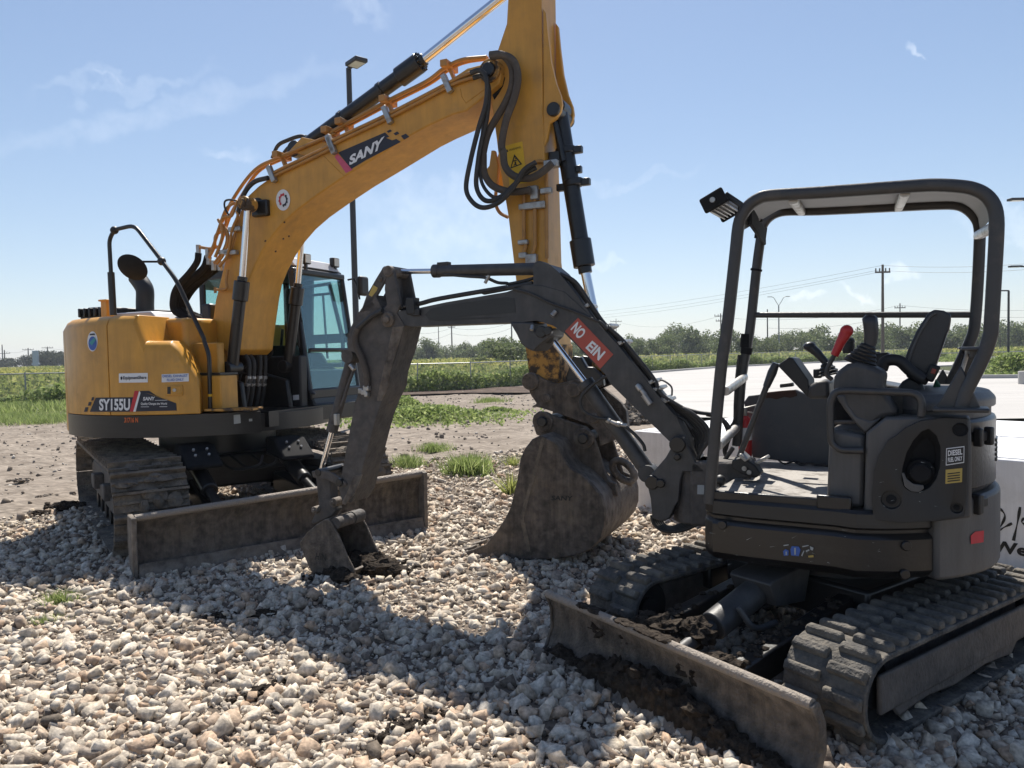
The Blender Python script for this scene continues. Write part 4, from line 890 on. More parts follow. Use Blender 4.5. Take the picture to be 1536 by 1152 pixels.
# cylinders
def cylinder(parent, eye, gland, base, rb, rrod, l, nm='hydraulic_cylinder', mat='black', gl=.16, rodmat='chrome', eye_r=None):
    e_, g_, b_ = [Vector((p[0], l, p[2])) for p in (eye, gland, base)]; d = (b_ - g_).normalized()
    m = MB(); m.tube_profile(g_, b_, [(0, rrod * 1.3), (0, rb * 1.3), (gl, rb * 1.3), (gl, rb * 1.02), (gl + .02, rb), (1, rb)], 26); m.cyl(b_ + Vector((0, -.09, 0)), b_ + Vector((0, .09, 0)), rb * 1.15, 18)
    m.tube_profile(g_ - d * rb * .8, g_, [(0, rrod * 1.12), (0, rb * .82), (1, rb * .82)], 22)
    c = part(m, nm, mat, parent, bevel=.006, smooth=30)
    m = MB(); m.cyl(e_, g_ - d * rb * .5, rrod, 22); part(m, 'rod', rodmat, c, smooth=50)
    er = eye_r or rrod * 2.1; m = MB(); m.cyl(e_ + Vector((0, -.07, 0)), e_ + Vector((0, .07, 0)), er, 22); m.cyl(e_ + Vector((0, -.10, 0)), e_ + Vector((0, .10, 0)), er * .62, 16); part(m, 'rod_eye', 'yellow_worn' if parent is sany else mat, c, bevel=.008)
    return c
NL = -.66; FL = .16
eye = S.T('C', [(345, 510)], NL)[0]; gl_ = S.T('D', [(303, 105)], NL)[0]; bs_ = S.T('D', [(232, 730)], NL)[0]
c = cylinder(sany, eye, gl_, bs_, .058, .033, NL, 'boom_cylinder', gl=.22)
cylinder(sany, eye, gl_, bs_, .058, .033, FL, 'boom_cylinder', gl=.22)
# arm cylinder on top of the boom
AL = -.25; ag = S.T('E', [(720, 450)], AL)[0]; ae = S.T('F', [(560, -110)], AL)[0]; ab = S.T('E', [(-150, 1085)], AL)[0]
ac = cylinder(sany, ae, ag, ab, .072, .044, AL, 'arm_cylinder', gl=.16)
m = MB()
for t in (.30, .62):
    p = ag.lerp(ab, t); d = (ab - ag).normalized(); m.cyl(p - d * .02, p + d * .02, .082, 20)
dd = (ab - ag).normalized(); up = Vector((dd.z, 0, -dd.x)); up = up if up.z > 0 else -up
m.tube([ag.lerp(ab, .05) + Vector((0, .09, 0)), ag.lerp(ab, .95) + Vector((0, .09, 0))], .018, 8)
for k in range(10):
    a_ = 2 * math.pi * k / 10; pb_ = ag - dd * .004 + (up * math.cos(a_) + Vector((0, 1, 0)) * math.sin(a_)) * .080; m.cyl(pb_ - dd * .02, pb_ + dd * .0, .012, 6)
part(m, 'cylinder_clamp', 'black', ac)
m = MB()
for y in (AL - .11, AL + .11):
    bp = S.T('C', [(650, 130), (740, 30), (790, 40), (900, 60), (960, 95), (800, 170)], y); m.prism(bp, y - .02, y + .02)
part(m, 'cylinder_bracket', 'yellow', boom, bevel=.008)
# pipes on the boom
def pipes(parent, name, mat, paths, r, smooth=6, n=8):
    o_ = None
    for pth in paths:
        m = MB(); m.tube(pth, r, n, smooth); o_ = part(m, name, mat, parent, smooth=60)
    return o_
top1 = [('C', [(60, 900), (100, 800), (150, 660), (240, 470), (395, 265), (580, 170), (960, 5)]), ('E', [(60, 965), (470, 735), (760, 590), (890, 495), (1020, 432), (1200, 412)])]
top2 = [('C', [(110, 890), (150, 790), (215, 600), (300, 450), (420, 275), (590, 185), (960, 28)]), ('E', [(80, 975), (490, 752), (790, 600), (920, 505), (1040, 448), (1210, 420)])]
sd1 = [('C', [(520, 290), (600, 248), (940, 85)]), ('E', [(90, 1012), (490, 822), (910, 605), (985, 565), (1095, 520)])]
sd2 = [('C', [(520, 315), (600, 275), (940, 112)]), ('E', [(90, 1040), (490, 850), (910, 632), (1000, 590), (1110, 555)])]
P1, P2, P3, P4 = S.TT(-.40, *top1), S.TT(-.33, *top2), S.TT(BW0 - .022, *sd1), S.TT(BW0 - .022, *sd2)
pipes(boom, 'boom_pipe', 'copper', [P1, P2, [p + Vector((0, .30, 0)) for p in P1]], .018); pipes(boom, 'boom_pipe', 'copper', [P3, P4], .016)
lowp = [[('C', [(90, 830), (130, 700), (180, 560), (215, 520), (250, 500)])], [('C', [(110, 890), (160, 740), (150, 640), (180, 600), (230, 590), (270, 480)])], [('C', [(120, 940), (180, 850), (200, 720), (130, 620)])],
        [('C', [(140, 960), (200, 870), (230, 700), (270, 600), (265, 560)])], [('C', [(205, 900), (240, 760), (275, 620)])], [('D', [(200, 20), (190, 100), (190, 160), (120, 165)]), ('D', [(110, 150), (110, 190)])]]
for k, pp in enumerate(lowp): pipes(boom, 'boom_pipe', 'copper', [S.TT(BW0 - .03 - .03 * (k % 2), *pp)], .015)
m = MB()
for cr_, q in (('C', (525, 295)), ('C', (955, 90)), ('E', (88, 1035)), ('E', (495, 830)), ('E', (925, 605))):
    p = S.T(cr_, [q], BW0 - .03)[0]; ax = Vector((.86, 0, .5)); m = MB(); m.beam(p + Vector((-.05, 0, .085)), p + Vector((.02, 0, -.075)), .05, .05); part(m, 'pipe_clamp', 'steel', boom, bevel=.006)
for cr_, q in (('C', (255, 690)), ('C', (225, 860)), ('C', (185, 855))):
    p = S.T(cr_, [q], BW0 - .03)[0]; m = MB(); m.box(p, (.16, .05, .045)); part(m, 'pipe_clamp', 'steel', boom, bevel=.006)
m = MB()
for cr_, q in (('C', (590, 165)), ('E', (75, 950)), ('E', (175, 890)), ('E', (490, 730)), ('E', (930, 480))):
    p = S.T(cr_, [q], -.36)[0]; m = MB(); m.box(p, (.07, .22, .06)); m.beam(p, p + Vector((.06, 0, -.14)), .05, .03); part(m, 'pipe_clamp', 'copper', boom, bevel=.006)
hoseA = [[('C', [(490, 320), (400, 345), (340, 400), (300, 480), (270, 580)])], [('C', [(520, 180), (560, 90), (630, 50), (730, 20)]), ('E', [(-60, 1010), (-20, 985)])], [('C', [(590, 160), (640, 100), (700, 80), (770, 20)])], [('C', [(215, 600), (180, 540), (180, 490), (220, 478), (280, 490)])]]
for k, pp in enumerate(hoseA): pipes(boom, 'boom_hose', 'rubber', [S.TT((BW0 - .05, -.15, -.2, BW0 - .06)[k], *pp)], (.024, .02, .018, .010)[k], 8)
# sleeved hose bundle down to the deck
bund = [[('A', [(1045, 285), (1035, 350), (980, 430), (900, 520), (865, 600), (870, 700), (960, 760), (1010, 860)])], [('A', [(1115, 310), (1080, 400), (960, 500), (890, 580), (880, 680), (930, 740), (1010, 800), (1030, 880)])],
        [('A', [(1160, 365), (1080, 450), (980, 520), (920, 600), (915, 690), (970, 750), (1060, 800), (1080, 880)])], [('A', [(1200, 375), (1100, 450), (1020, 520), (960, 600), (930, 680), (990, 740), (1080, 780), (1110, 880)])], [('A', [(1000, 720), (1060, 750), (1100, 810), (1110, 880)])]]
for k, pp in enumerate(bund): pipes(sany, 'sleeved_hose', 'matte', [S.TT(-.42 + .10 * k, *pp)], (.034, .04, .045, .045, .03)[k], 8, 10)
m = MB()
for q in ((1045, 262), (1112, 290), (1120, 335), (1155, 375), (1200, 378)):
    p = S.T('A', [q], -.40)[0]; m = MB(); m.cyl(p - Vector((0, 0, .05)), p + Vector((.0, 0, .05)), .026, 10); part(m, 'hose_fitting', 'steel', boom)
for q in ((1010, 890), (1040, 895), (1085, 885), (1110, 885)):
    p = S.T('A', [q], -.40)[0]; m = MB(); m.cyl(p - Vector((0, 0, .06)), p + Vector((.0, 0, .06)), .036, 10); part(m, 'hose_fitting', 'steel', sany)
pipes(boom, 'boom_pipe', 'copper', [S.TT(-.40, ('A', [(1045, 255), (1060, 245), (1130, 255), (1180, 240)])), S.TT(-.46, ('A', [(1120, 320), (1160, 240), (1170, 160), (1230, 110), (1250, 30)])), S.TT(-.5, ('A', [(1160, 360), (1230, 260), (1250, 160), (1190, 50)]))], .017)
blk = S.T('A', [(1150, 770)], -.4)[0]; m = MB(); m.box(blk, (.12, .2, .34)); part(m, 'rotary_block', 'black', boom, bevel=.02)
# hoses between boom and house foot, with bright fittings
for k in range(4):
    q = ((345, 700), (380, 700), (425, 700), (462, 700))[k]; pth = S.TT(-.38 + .12 * k, ('D', [(q[0] - 20 + 25 * (k > 1), q[1] - 60), (q[0] + 8, q[1]), (q[0], 860), (q[0] - 15, 960), (q[0] - 40, 1060)])); pipes(sany, 'deck_hose', 'rubber', [pth], .025, 6)
    a, b = S.T('D', [(q[0] + 4, 785), (q[0] - 4, 860)], -.38 + .12 * k); m = MB(); m.tube_profile(a, b, [(0, .028), (.25, .034), (.3, .028), (.7, .028), (.75, .034), (1, .03)], 10); part(m, 'hose_fitting', 'steel', sany)
pipes(sany, 'deck_hose', 'rubber', [S.TT(-.05, ('D', [(300, 570), (340, 640), (390, 690), (395, 730)])), S.TT(.1, ('D', [(520, 480), (500, 560), (520, 620), (470, 680), (440, 740)])), S.TT(-.3, ('D', [(270, 880), (300, 760), (350, 690)]))], .013, 6)

# ---- decals on boom
sfB = lambda x, y: S.at(x, y, BW0 - .004); sfB2 = lambda x, y: S.at(x, y, BW0 - .008)
decal([crop_pts('E', [(130, 1098), (468, 953), (500, 985), (475, 993), (520, 1010), (550, 1000), (582, 1022), (335, 1140 + 10), (225, 1217)])], sfB, M['navy'], boom)
decal([crop_pts('C', [(970, 172), (988, 145), (1100, 262), (1050, 285)])], sfB, M['pink'], boom)
decal([crop_pts('E', [(480, 945), (505, 932), (520, 943), (492, 957)]), crop_pts('E', [(528, 962), (555, 946), (572, 960), (545, 975)]), crop_pts('E', [(582, 978), (618, 962), (643, 985), (605, 1006)])], sfB, M['navy'], boom)
lettering('SANY', crop_pts('C', [(1075, 232), (1312, 108), (1330, 18), (1072, 165)]), sfB2, M['white'], boom, bold=.045, shear=.12)
cc = crop_pts('C', [(598, 480)])[0]
decal([[(cc[0] + 10.6 * math.cos(t * .2618), cc[1] + 16 * math.sin(t * .2618)) for t in range(24)]], sfB, M['white'], boom)
def gear(a0, a1, col):
    n_ = 10; o_ = []; i_ = []
    for k in range(n_ + 1):
        t = R(a0 + (a1 - a0) * k / n_); ro = 1.0 if k % 2 else .82; o_.append((cc[0] + 7.3 * ro * math.cos(t), cc[1] + 11 * ro * math.sin(t))); i_.append((cc[0] + 4.3 * math.cos(t), cc[1] + 6.4 * math.sin(t)))
    decal([[o_[k], o_[k + 1], i_[k + 1], i_[k]] for k in range(n_)], sfB2, M[col], boom)
gear(120, 290, 'red_ink'); gear(-60, 100, 'navy')

# ---- stick (arm)
AW0, AW1 = -.43, -.07
arm_pts = S.TT(AW0, ('F', [(510, -300), (485, 40), (478, 170), (410, 372), (385, 450), (350, 560), (365, 700), (405, 1000)]), ('G', [(430, 250), (490, 600), (545, 1060)]), ('H', [(520, 560), (550, 775), (560, 850), (640, 880), (755, 840), (755, 600)]), ('G', [(772, 900), (755, 300), (745, 0)]), ('F', [(738, 700), (728, 0), (722, -300)]))
m = MB(); m.prism(arm_pts, AW0, AW1); arm = part(m, 'stick_arm', 'yellow', bevel=.012)
m = MB(); m.prism(S.TT(AW0, ('H', [(512, 545), (546, 775), (556, 852), (640, 884), (759, 842), (759, 560)])), AW0 - .003, AW1 + .003); part(m, 'arm_end', 'yellow_worn', arm, bevel=.01)
ej = S.T('G', [(440, 390), (350, 350), (335, 310), (385, 250), (400, 140), (425, 140), (450, 250)], -.25); m = MB(); m.prism(ej, -.34, -.30); m.prism(ej, -.20, -.16); part(m, 'lifting_lug', 'yellow', arm, bevel=.006)
fl = S.TT(-.42, ('F', [(740, 60), (760, 90), (775, 250), (800, 450), (835, 600), (870, 690), (878, 750), (868, 800), (835, 850), (790, 885), (772, 1000), (745, 1060)]))
m = MB()
for y in (-.42, -.125): m.prism(fl, y, y + .045)
fb = part(m, 'cylinder_bracket', 'yellow', arm, bevel=.008)
bp_ = S.T('F', [(820, 790)], -.42)[0]; m = MB(); pin(m, bp_, .058, -.45, -.05, 18); part(m, 'pivot_pin', 'black', fb, bevel=.008)
# bucket cylinder
bg_ = S.TT(-.25, ('G', [(1040, 960)]))[0]; bp0 = S.TT(-.25, ('F', [(858, 790)]))[0]; be_ = S.TT(-.25, ('H', [(1085, 700)]))[0]
bc = cylinder(sany, be_, bg_, bp0, .072, .042, -.25, 'bucket_cylinder', gl=.17)
m = MB()
for q in ((905, 130), (960, 360)):
    p = S.T('G', [q], -.25)[0]; d = (bg_ - bp0).normalized(); m.cyl(p - d * .03, p + d * .03, .088, 18); m.box(p + Vector((.11, 0, .0)), (.08, .06, .06)); m.box(p + Vector((-.1, -.02, -.03)), (.08, .06, .06)); part(m, 'cylinder_clamp', 'black', bc, bevel=.008); m = MB()
p = S.T('G', [(1000, 260)], -.25)[0]; m = MB(); m.box(p, (.05, .06, .06)); part(m, 'cylinder_clamp', 'black', bc, bevel=.008); m = MB(); p = S.T('G', [(835, 190)], -.30)[0]; m.box(p, (.10, .10, .12))
part(m, 'cylinder_clamp', 'black', bc, bevel=.008); m = MB(); m.tube(S.T('F', [(830, 880), (870, 1050)], -.36) + S.T('G', [(890, 200)], -.36), .022, 8); part(m, 'feed_pipe', 'black', bc)
# hoses hanging from the boom tip to the stick
for r_, yy, pp in ((.031, -.56, [('E', [(1230, 405), (1330, 400), (1400, 450), (1425, 560), (1400, 700), (1345, 850), (1312, 1000), (1310, 1080)]), ('G', [(455, 130), (470, 240), (540, 310), (650, 322), (740, 275), (810, 215)])]),
                   (.031, -.53, [('E', [(1225, 395), (1310, 395), (1375, 470), (1385, 600), (1335, 740), (1215, 950), (1170, 1130)]), ('G', [(312, 150), (318, 280), (370, 370), (470, 415), (560, 420), (650, 408)])]),
                   (.021, -.62, [('E', [(1085, 525), (1150, 508), (1200, 570), (1195, 740), (1140, 930), (1085, 1152)]), ('G', [(188, 390), (230, 490), (310, 535), (420, 500), (520, 400), (600, 270), (690, 208)])]),
                   (.021, -.58, [('E', [(1105, 560), (1170, 550), (1215, 640), (1200, 850), (1165, 1010), (1140, 1152)]), ('G', [(262, 380), (320, 480), (420, 470), (530, 375), (620, 285), (690, 247)])]),
                   (.016, -.55, [('E', [(1190, 800), (1165, 1000), (1150, 1140)]), ('G', [(300, 350), (370, 450), (440, 450), (540, 360)])])):
    m = MB(); m.tube(S.TT(yy, *pp), r_, 10, 8); part(m, 'arm_hose', 'sleeve' if r_ > .03 else 'rubber', arm, smooth=60)
m = MB(); m.tube(S.TT(-.2, ('G', [(405, 400), (400, 500), (430, 570), (490, 605)])), .016, 8, 6); part(m, 'arm_hose', 'copper', arm)
pipes(arm, 'arm_pipe', 'copper', [S.TT(AW0 - .03, ('G', [(605, 430), (605, 760), (618, 810), (600, 870)])), S.TT(AW0 - .03, ('G', [(682, 450), (684, 760), (680, 830), (660, 890)])), S.TT(AW0 - .02, ('G', [(690, 205), (740, 205), (765, 250), (768, 520), (770, 900)]))], .017)
m = MB()
for q, sz in (((680, 520), (.20, .05, .06)), ((598, 530), (.07, .05, .05)), ((600, 785), (.09, .05, .04)), ((765, 415), (.10, .05, .05)), ((670, 410), (.09, .06, .07)), ((683, 440), (.07, .06, .09)), ((660, 905), (.1, .06, .08)), ((598, 880), (.07, .05, .05)), ((800, 220), (.12, .06, .06))):
    m = MB(); m.box(S.T('G', [q], AW0 - .03)[0], sz); part(m, 'pipe_clamp', 'steel', arm, bevel=.008)
sfA = lambda x, y: S.at(x, y, AW0 - .003); sfA2 = lambda x, y: S.at(x, y, AW0 - .006)
decal([crop_pts('G', [(470, 90), (592, 58), (628, 355), (500, 378)])], sfA, M['sticker_yellow'], arm, 'warning_sticker')
tri = crop_pts('G', [(505, 255), (535, 150), (592, 222)]); ti = crop_pts('G', [(515, 243), (538, 170), (578, 220)])
decal([[tri[0], tri[1], ti[1], ti[0]], [tri[1], tri[2], ti[2], ti[1]], [tri[2], tri[0], ti[0], ti[2]]], sfA2, M['black_ink'], arm, 'warning_sign')
decal([crop_pts('G', [(526, 196), (552, 190), (553, 198), (527, 204)]), crop_pts('G', [(536, 204), (546, 202), (550, 222), (557, 232), (550, 235), (543, 226), (534, 233), (529, 229), (539, 218)]), crop_pts('G', [(541, 178), (548, 178), (548, 187), (541, 187)])], sfA2, M['black_ink'], arm, 'warning_sign')
lettering('WARNING', crop_pts('G', [(497, 130), (583, 106), (580, 90), (495, 113)]), sfA2, M['black_ink'], arm)
decal([crop_pts('G', [(474, 137), (483, 113), (493, 132)])], sfA2, M['black_ink'], arm, 'warning_sign')

# ---- coupler, links and bucket
QL0, QL1 = -.46, -.04
cpl = S.TT(-.46, ('H', [(522, 830), (535, 790), (562, 770), (605, 778), (660, 815), (740, 842), (820, 825), (880, 812), (930, 830), (1000, 900), (1120, 1000), (1160, 1060)]), ('I', [(1180, 280), (1060, 330), (1040, 240), (985, 180), (720, 85), (640, 60), (575, 45)]), ('H', [(580, 1000), (600, 985), (560, 930)]))
m = MB(); m.prism(cpl, QL0, QL0 + .06); m.prism(cpl, QL1 - .06, QL1); m.prism(S.TT(-.4, ('H', [(640, 860), (900, 850), (1000, 950), (1000, 1060), (640, 1000)])), QL0 + .07, QL1 - .07)
qc = part(m, 'quick_coupler', 'mud_steel', bevel=.012)
for q, r_ in (((557, 825), .075), ((868, 885), .06), ((676, 945), .035), ((1016, 1090), .04)):
    m = MB(); pin(m, S.T('H', [q], -.46)[0], r_, QL0 - .03, QL1 + .03, 18); part(m, 'coupler_pin', 'mud_steel', qc, bevel=.01)
lk = S.TT(-.25, ('H', [(880, 880), (850, 800), (880, 700), (900, 640), (960, 650), (1000, 720), (1050, 720), (1110, 780), (1120, 850), (1000, 900)]))
m = MB(); m.prism(lk, -.40, -.33); m.prism(lk, -.17, -.10); part(m, 'bucket_link', 'black', qc, bevel=.012)
KW0, KW1 = -.76, .24
side = S.TT(KW0, ('I', [(630, 252), (575, 280), (520, 350), (490, 420), (470, 560), (420, 770), (380, 850), (320, 940), (240, 1035), (150, 1070), (75, 1092), (100, 1128), (220, 1142), (560, 1146), (760, 1140), (900, 1112), (1000, 1070), (1070, 990), (1100, 900), (1100, 790), (1075, 690), (1020, 620), (940, 540), (850, 485), (805, 420), (775, 350), (740, 300), (690, 275)]))
shell = side[10:28] + [side[0]]
m = MB()
ctr = sum(shell, Vector()) / len(shell); inn = [p + (ctr - p).normalized() * .03 for p in shell]
nS = len(shell); lp = []
for l_ in (KW0 + .001, KW1 - .001): lp.append([Vector((p.x, l_, p.z)) for p in shell] + [Vector((p.x, l_, p.z)) for p in inn[::-1]])
m.loops(lp); bk = part(m, 'bucket', 'mud_steel', bevel=.006)
m = MB(); m.prism(side, KW0 - .03, KW0); part(m, 'side_plate', 'mud_steel', bk, bevel=.012); m = MB(); m.prism(side, KW1, KW1 + .03); part(m, 'side_plate', 'mud_steel', bk, bevel=.012)
rib = S.TT(KW0 - .03, ('I', [(640, 262), (662, 275), (600, 520), (545, 700), (510, 850), (545, 1010), (555, 1090), (535, 1090), (505, 960), (480, 850), (520, 700), (575, 520)]))
m = MB(); m.prism(rib, KW0 - .036, KW0 - .028); part(m, 'wear_strip', 'mud_track', bk)
ear = S.TT(-.42, ('I', [(590, 150), (600, 105), (640, 75), (690, 80), (740, 105), (860, 150), (980, 188), (1025, 235), (1060, 340), (1130, 565), (1190, 590), (1205, 690), (1100, 640), (900, 520), (800, 400), (720, 270), (620, 245)]))
m = MB(); m.prism(ear, -.50, -.46); m.prism(ear, -.04, 0.0); er_ = part(m, 'hinge_ear', 'mud_steel', bk, bevel=.012)
for q in ((650, 155), (942, 275)):
    p = S.T('I', [q], -.50)[0]; m = MB(); pin(m, p, .085, -.525, -.49, 22); part(m, 'ear_boss', 'mud_steel', er_, bevel=.008); m = MB(); pin(m, p, .045, -.55, .05, 16); part(m, 'hinge_pin', 'black', er_, bevel=.01)
ey = S.T('I', [(1225, 510)], -.25)[0]; m = MB(); lp = []
for k in range(20):
    t = 2 * math.pi * k / 20; ax = Vector((math.cos(R(-40)), 0, math.sin(R(-40)))); bx = Vector((-ax.z, 0, ax.x)); lp.append(ey + ax * .11 * math.cos(t) + bx * .065 * math.sin(t))
m.tube(lp + lp[:1], .032, 8); part(m, 'lifting_eye', 'mud_steel', bk, smooth=60)
m = MB()
for k in range(5):
    y = KW0 + .08 + k * .21; p = side[10]; m.prism([p + Vector((.06, 0, .04)), p + Vector((-.02, 0, .01)), p + Vector((-.09, 0, -.01)), p + Vector((.08, 0, -.04))], y - .05, y + .05)
part(m, 'bucket_tooth', 'mud_steel', bk, bevel=.006)
lettering('SANY', crop_pts('I', [(705, 722), (858, 726), (862, 690), (708, 688)]), lambda x, y: S.at(x, y, KW0 - .0335), M['black_ink'], bk, bold=.03)

# ---- cab
CL0, CL1 = .30, 1.25
wt, wb, wl = S.at(437, 404, CL0), S.at(464, 585, CL0), S.at(472, 640, CL0)
sec = [(-.55, 1.0), (-.55, 2.62), (-.45, 2.78), (wt.x - .10, 2.84), (wt.x, wt.z), (wb.x, wb.z), (wl.x, 1.32), (wl.x + .02, 1.0)]
V3 = lambda a: [Vector((p[0], 0, p[1])) for p in a]
m = MB()
sill = S.at(470, 612, CL0).z
m.prism(V3([(-.55, 1.0), (-.55, 1.62), (wb.x - .05, 1.62 - .06), (wb.x, wb.z - .05), (wl.x + .01, sill), (wl.x, 1.02), (wl.x - .15, .98)]), CL0 + .03, CL1)
m.prism(V3([(-.55, 2.55), (-.5, 2.76), (wt.x - .15, 2.80), (wt.x - .02, wt.z + .05), (wt.x - .02, wt.z - .02), (-.4, 2.66)]), CL0, CL1)
for y in (CL0, CL1 - .06):
    d = Vector((wb.x - wt.x, 0, wb.z - wt.z)).normalized() * .0
    m.prism(V3([(wt.x - .07, wt.z), (wt.x + .015, wt.z), (wb.x + .012, wb.z), (wl.x + .012, 1.3), (wl.x - .06, 1.3), (wb.x - .07, wb.z)]), y, y + .06)
    m.prism(V3([(-.05, 1.5), (-.05, 2.75), (.03, 2.75), (.03, 1.5)]), y + .005, y + .055); m.prism(V3([(-.55, 1.5), (-.55, 2.7), (-.47, 2.7), (-.47, 1.5)]), y + .002, y + .05)
mid = S.at(459, 525, CL0)
m.box((mid.x + .0, (CL0 + CL1) / 2, mid.z), (.04, CL1 - CL0 - .1, .045)); m.box((wt.x - .01, (CL0 + CL1) / 2, wt.z - .01), (.07, CL1 - CL0, .07)); m.box((wb.x - .01, (CL0 + CL1) / 2, wb.z - .05), (.07, CL1 - CL0, .12))
m.box((-.5, (CL0 + CL1) / 2, 2.0), (.05, CL1 - CL0 - .1, .06))
cab_ = part(m, 'cab', 'black', bevel=.02)
m = MB(); m.prism(V3([(-.5, 2.79), (-.3, wt.z + .17), (wt.x - .3, wt.z + .20), (wt.x - .08, wt.z + .15), (wt.x + .0, wt.z + .05), (-.5, 2.74)]), CL0 + .06, CL1 - .06); part(m, 'roof_panel', 'silver', cab_, bevel=.01)
m = MB(); m.prism(V3([(wt.x + .004, wt.z - .03), (wb.x + .006, wb.z), (wb.x - .004, wb.z), (wt.x - .006, wt.z - .03)]), CL0 + .06, CL1 - .06); part(m, 'windscreen', 'glass', cab_)
for y in (CL0 + .028, CL1 - .032):
    m = MB(); m.prism(V3([(.03, 1.6), (.03, 2.68), (wt.x - .07, wt.z - .05), (wb.x - .07, 1.62)]), y, y + .006); part(m, 'side_window', 'glass', cab_)
    m = MB(); m.prism(V3([(-.47, 1.6), (-.47, 2.66), (-.05, 2.68), (-.05, 1.6)]), y, y + .006); part(m, 'side_window', 'glass', cab_)
m = MB(); m.box((-.52, (CL0 + CL1) / 2, 2.1), (.008, CL1 - CL0 - .12, .95)); part(m, 'rear_window', 'glass', cab_)
# door frame of the far side, seat, console and levers seen through the glass
m = MB(); fr = [Vector((p[0], CL1 - .10, p[1])) for p in ((.1, 1.62), (.1, 2.58), (wt.x - .14, 2.62), (wb.x - .16, 1.95), (wb.x - .16, 1.62), (.1, 1.62))]; m.tube(fr, .03, 6); m.beam((.1, CL1 - .1, 2.48), (wt.x - .1, CL1 - .1, 2.5), .03, .03); m.beam((.62, CL1 - .1, 2.5), (.66, CL1 - .1, 1.7), .02, .02)
m.prism(S.TT(CL1 - .07, ('D', [(655, 40), (822, 60), (818, 470), (830, 590), (700, 600)])), CL1 - .10, CL1 - .07); m.prism(S.TT(CL1 - .07, ('D', [(800, 492), (1078, 480), (1064, 545), (815, 560)])), CL1 - .105, CL1 - .075); m.prism(S.TT(CL1 - .07, ('D', [(700, 610), (880, 620), (930, 700), (1000, 745), (1000, 800), (780, 840)])), CL1 - .105, CL1 - .075)
part(m, 'door_frame', 'plastic', cab_)
m = MB(); m.box((.05, .78, 1.72), (.5, .5, .14)); m.prism(V3([(-.18, 1.75), (-.32, 2.35), (-.22, 2.55), (-.10, 2.5), (-.02, 1.8)]), .55, 1.0); part(m, 'driver_seat', 'seat', cab_, bevel=.04)
m = MB(); m.tube([(.62, .62, 1.5), (.58, .62, 1.85)], .02, 8); m.tube([(.62, .9, 1.5), (.58, .9, 1.85)], .02, 8); m.box((.5, .45, 1.75), (.5, .16, .22)); m.tube([(.55, .45, 1.85), (.58, .45, 2.05)], .018, 8); m.box((.75, .48, 2.0), (.04, .16, .22)); part(m, 'control_levers', 'plastic', cab_, bevel=.01)
m = MB(); a, b, c_ = S.T('D', [(665, 60), (705, 240), (735, 400)], CL0 - .0); m.tube([a, b, c_], .009, 6); m.tube([S.T('D', [(690, 250)], CL0)[0], S.T('D', [(715, 580)], CL0)[0]], .014, 6); part(m, 'wiper', 'black', cab_)
for q, y in (((760, 905), CL0 + .10), ((968, 932), CL1 - .12)):
    p = S.T('C', [q], y)[0]; m = MB(); m.box(p, (.07, .115, .115)); w_ = part(m, 'work_light', 'plastic', cab_, bevel=.012); m = MB(); m.box(p + Vector((.037, -.0, 0)), (.006, .09, .09)); part(m, 'lens', 'lens', w_); m = MB(); m.box(p + Vector((-.0, 0, -.085)), (.03, .03, .07)); part(m, 'bracket', 'black', w_)
a, b, c_ = S.T('D', [(1065, 95), (1110, 85), (1135, 140)], CL1 + .05); d_ = S.T('D', [(1150, 235)], CL1 + .05)[0]; m = MB(); m.tube([a, b, c_, d_], .012, 6); mm_ = part(m, 'mirror_arm', 'black', cab_); p = S.T('D', [(1172, 140)], CL1 + .1)[0]; m = MB(); m.box(p, (.08, .17, .24)); part(m, 'mirror', 'plastic', mm_, bevel=.03)
m = MB(); m.box((.55, .23, 1.38), (1.0, .12, .72)); m.box((.25, .15, 1.7), (.5, .1, .5)); vb = part(m, 'valve_cover', 'plastic', bevel=.02)
sfV = lambda x, y: S.at(x, y, .166)
decal([crop_pts('D', [(668, 925), (712, 922), (714, 958), (670, 962)]), crop_pts('D', [(620, 990), (655, 988), (656, 1012), (622, 1014)])], sfV, M['white'], vb, 'label_plate')
lettering('SANY', crop_pts('D', [(365, 452), (468, 446), (472, 430), (368, 436)]), lambda x, y: S.at(x, y, CL0 + .024), M['grey_ink'], cab_)
m = MB(); m.box(((wl.x - .6), .78, 1.10), (1.2, .9, .22)); part(m, 'cab_step', 'grey_light' if False else 'black', cab_, bevel=.03)

# ---- house lettering and labels (on the curved flank)
sfH = lambda x, y: S.at_r(x, y, RH + .004); sfH2 = lambda x, y: S.at_r(x, y, RH + .008)
def curved(poly, n=8):
    """split a four cornered photo polygon into strips so that it follows the curved flank"""
    a, b, c, d = [Vector(q) for q in poly]; out = []
    for k in range(n):
        t0, t1 = k / n, (k + 1) / n; out.append([a.lerp(b, t0), a.lerp(b, t1), d.lerp(c, t1), d.lerp(c, t0)])
    return [[tuple(q) for q in p] for p in out]
decal(curved(crop_pts('B', [(262, 757), (555, 757), (588, 652), (305, 655)])), sfH, M['navy'], rp)
decal(curved(crop_pts('B', [(595, 755), (888, 748), (884, 695), (626, 607)])) , sfH, M['navy'], rp)
decal([crop_pts('B', [(626, 607), (690, 605), (740, 640), (884, 695)])], sfH, M['navy'], rp)
decal([crop_pts('B', [(550, 756), (575, 756), (615, 606), (585, 606)])], sfH2, M['red_ink'], rp); decal([crop_pts('B', [(575, 756), (592, 756), (628, 620), (618, 606)])], sfH2, M['white'], rp)
decal([crop_pts('B', q) for q in ([(220, 757), (243, 757), (252, 724), (230, 724)], [(248, 713), (268, 713), (275, 686), (255, 686)], [(272, 676), (288, 676), (294, 652), (278, 652)])], sfH, M['navy'], rp)
lettering('SY155U', crop_pts('B', [(330, 748), (552, 748), (552, 662), (330, 664)]), sfH2, M['white'], rp, bold=.035)
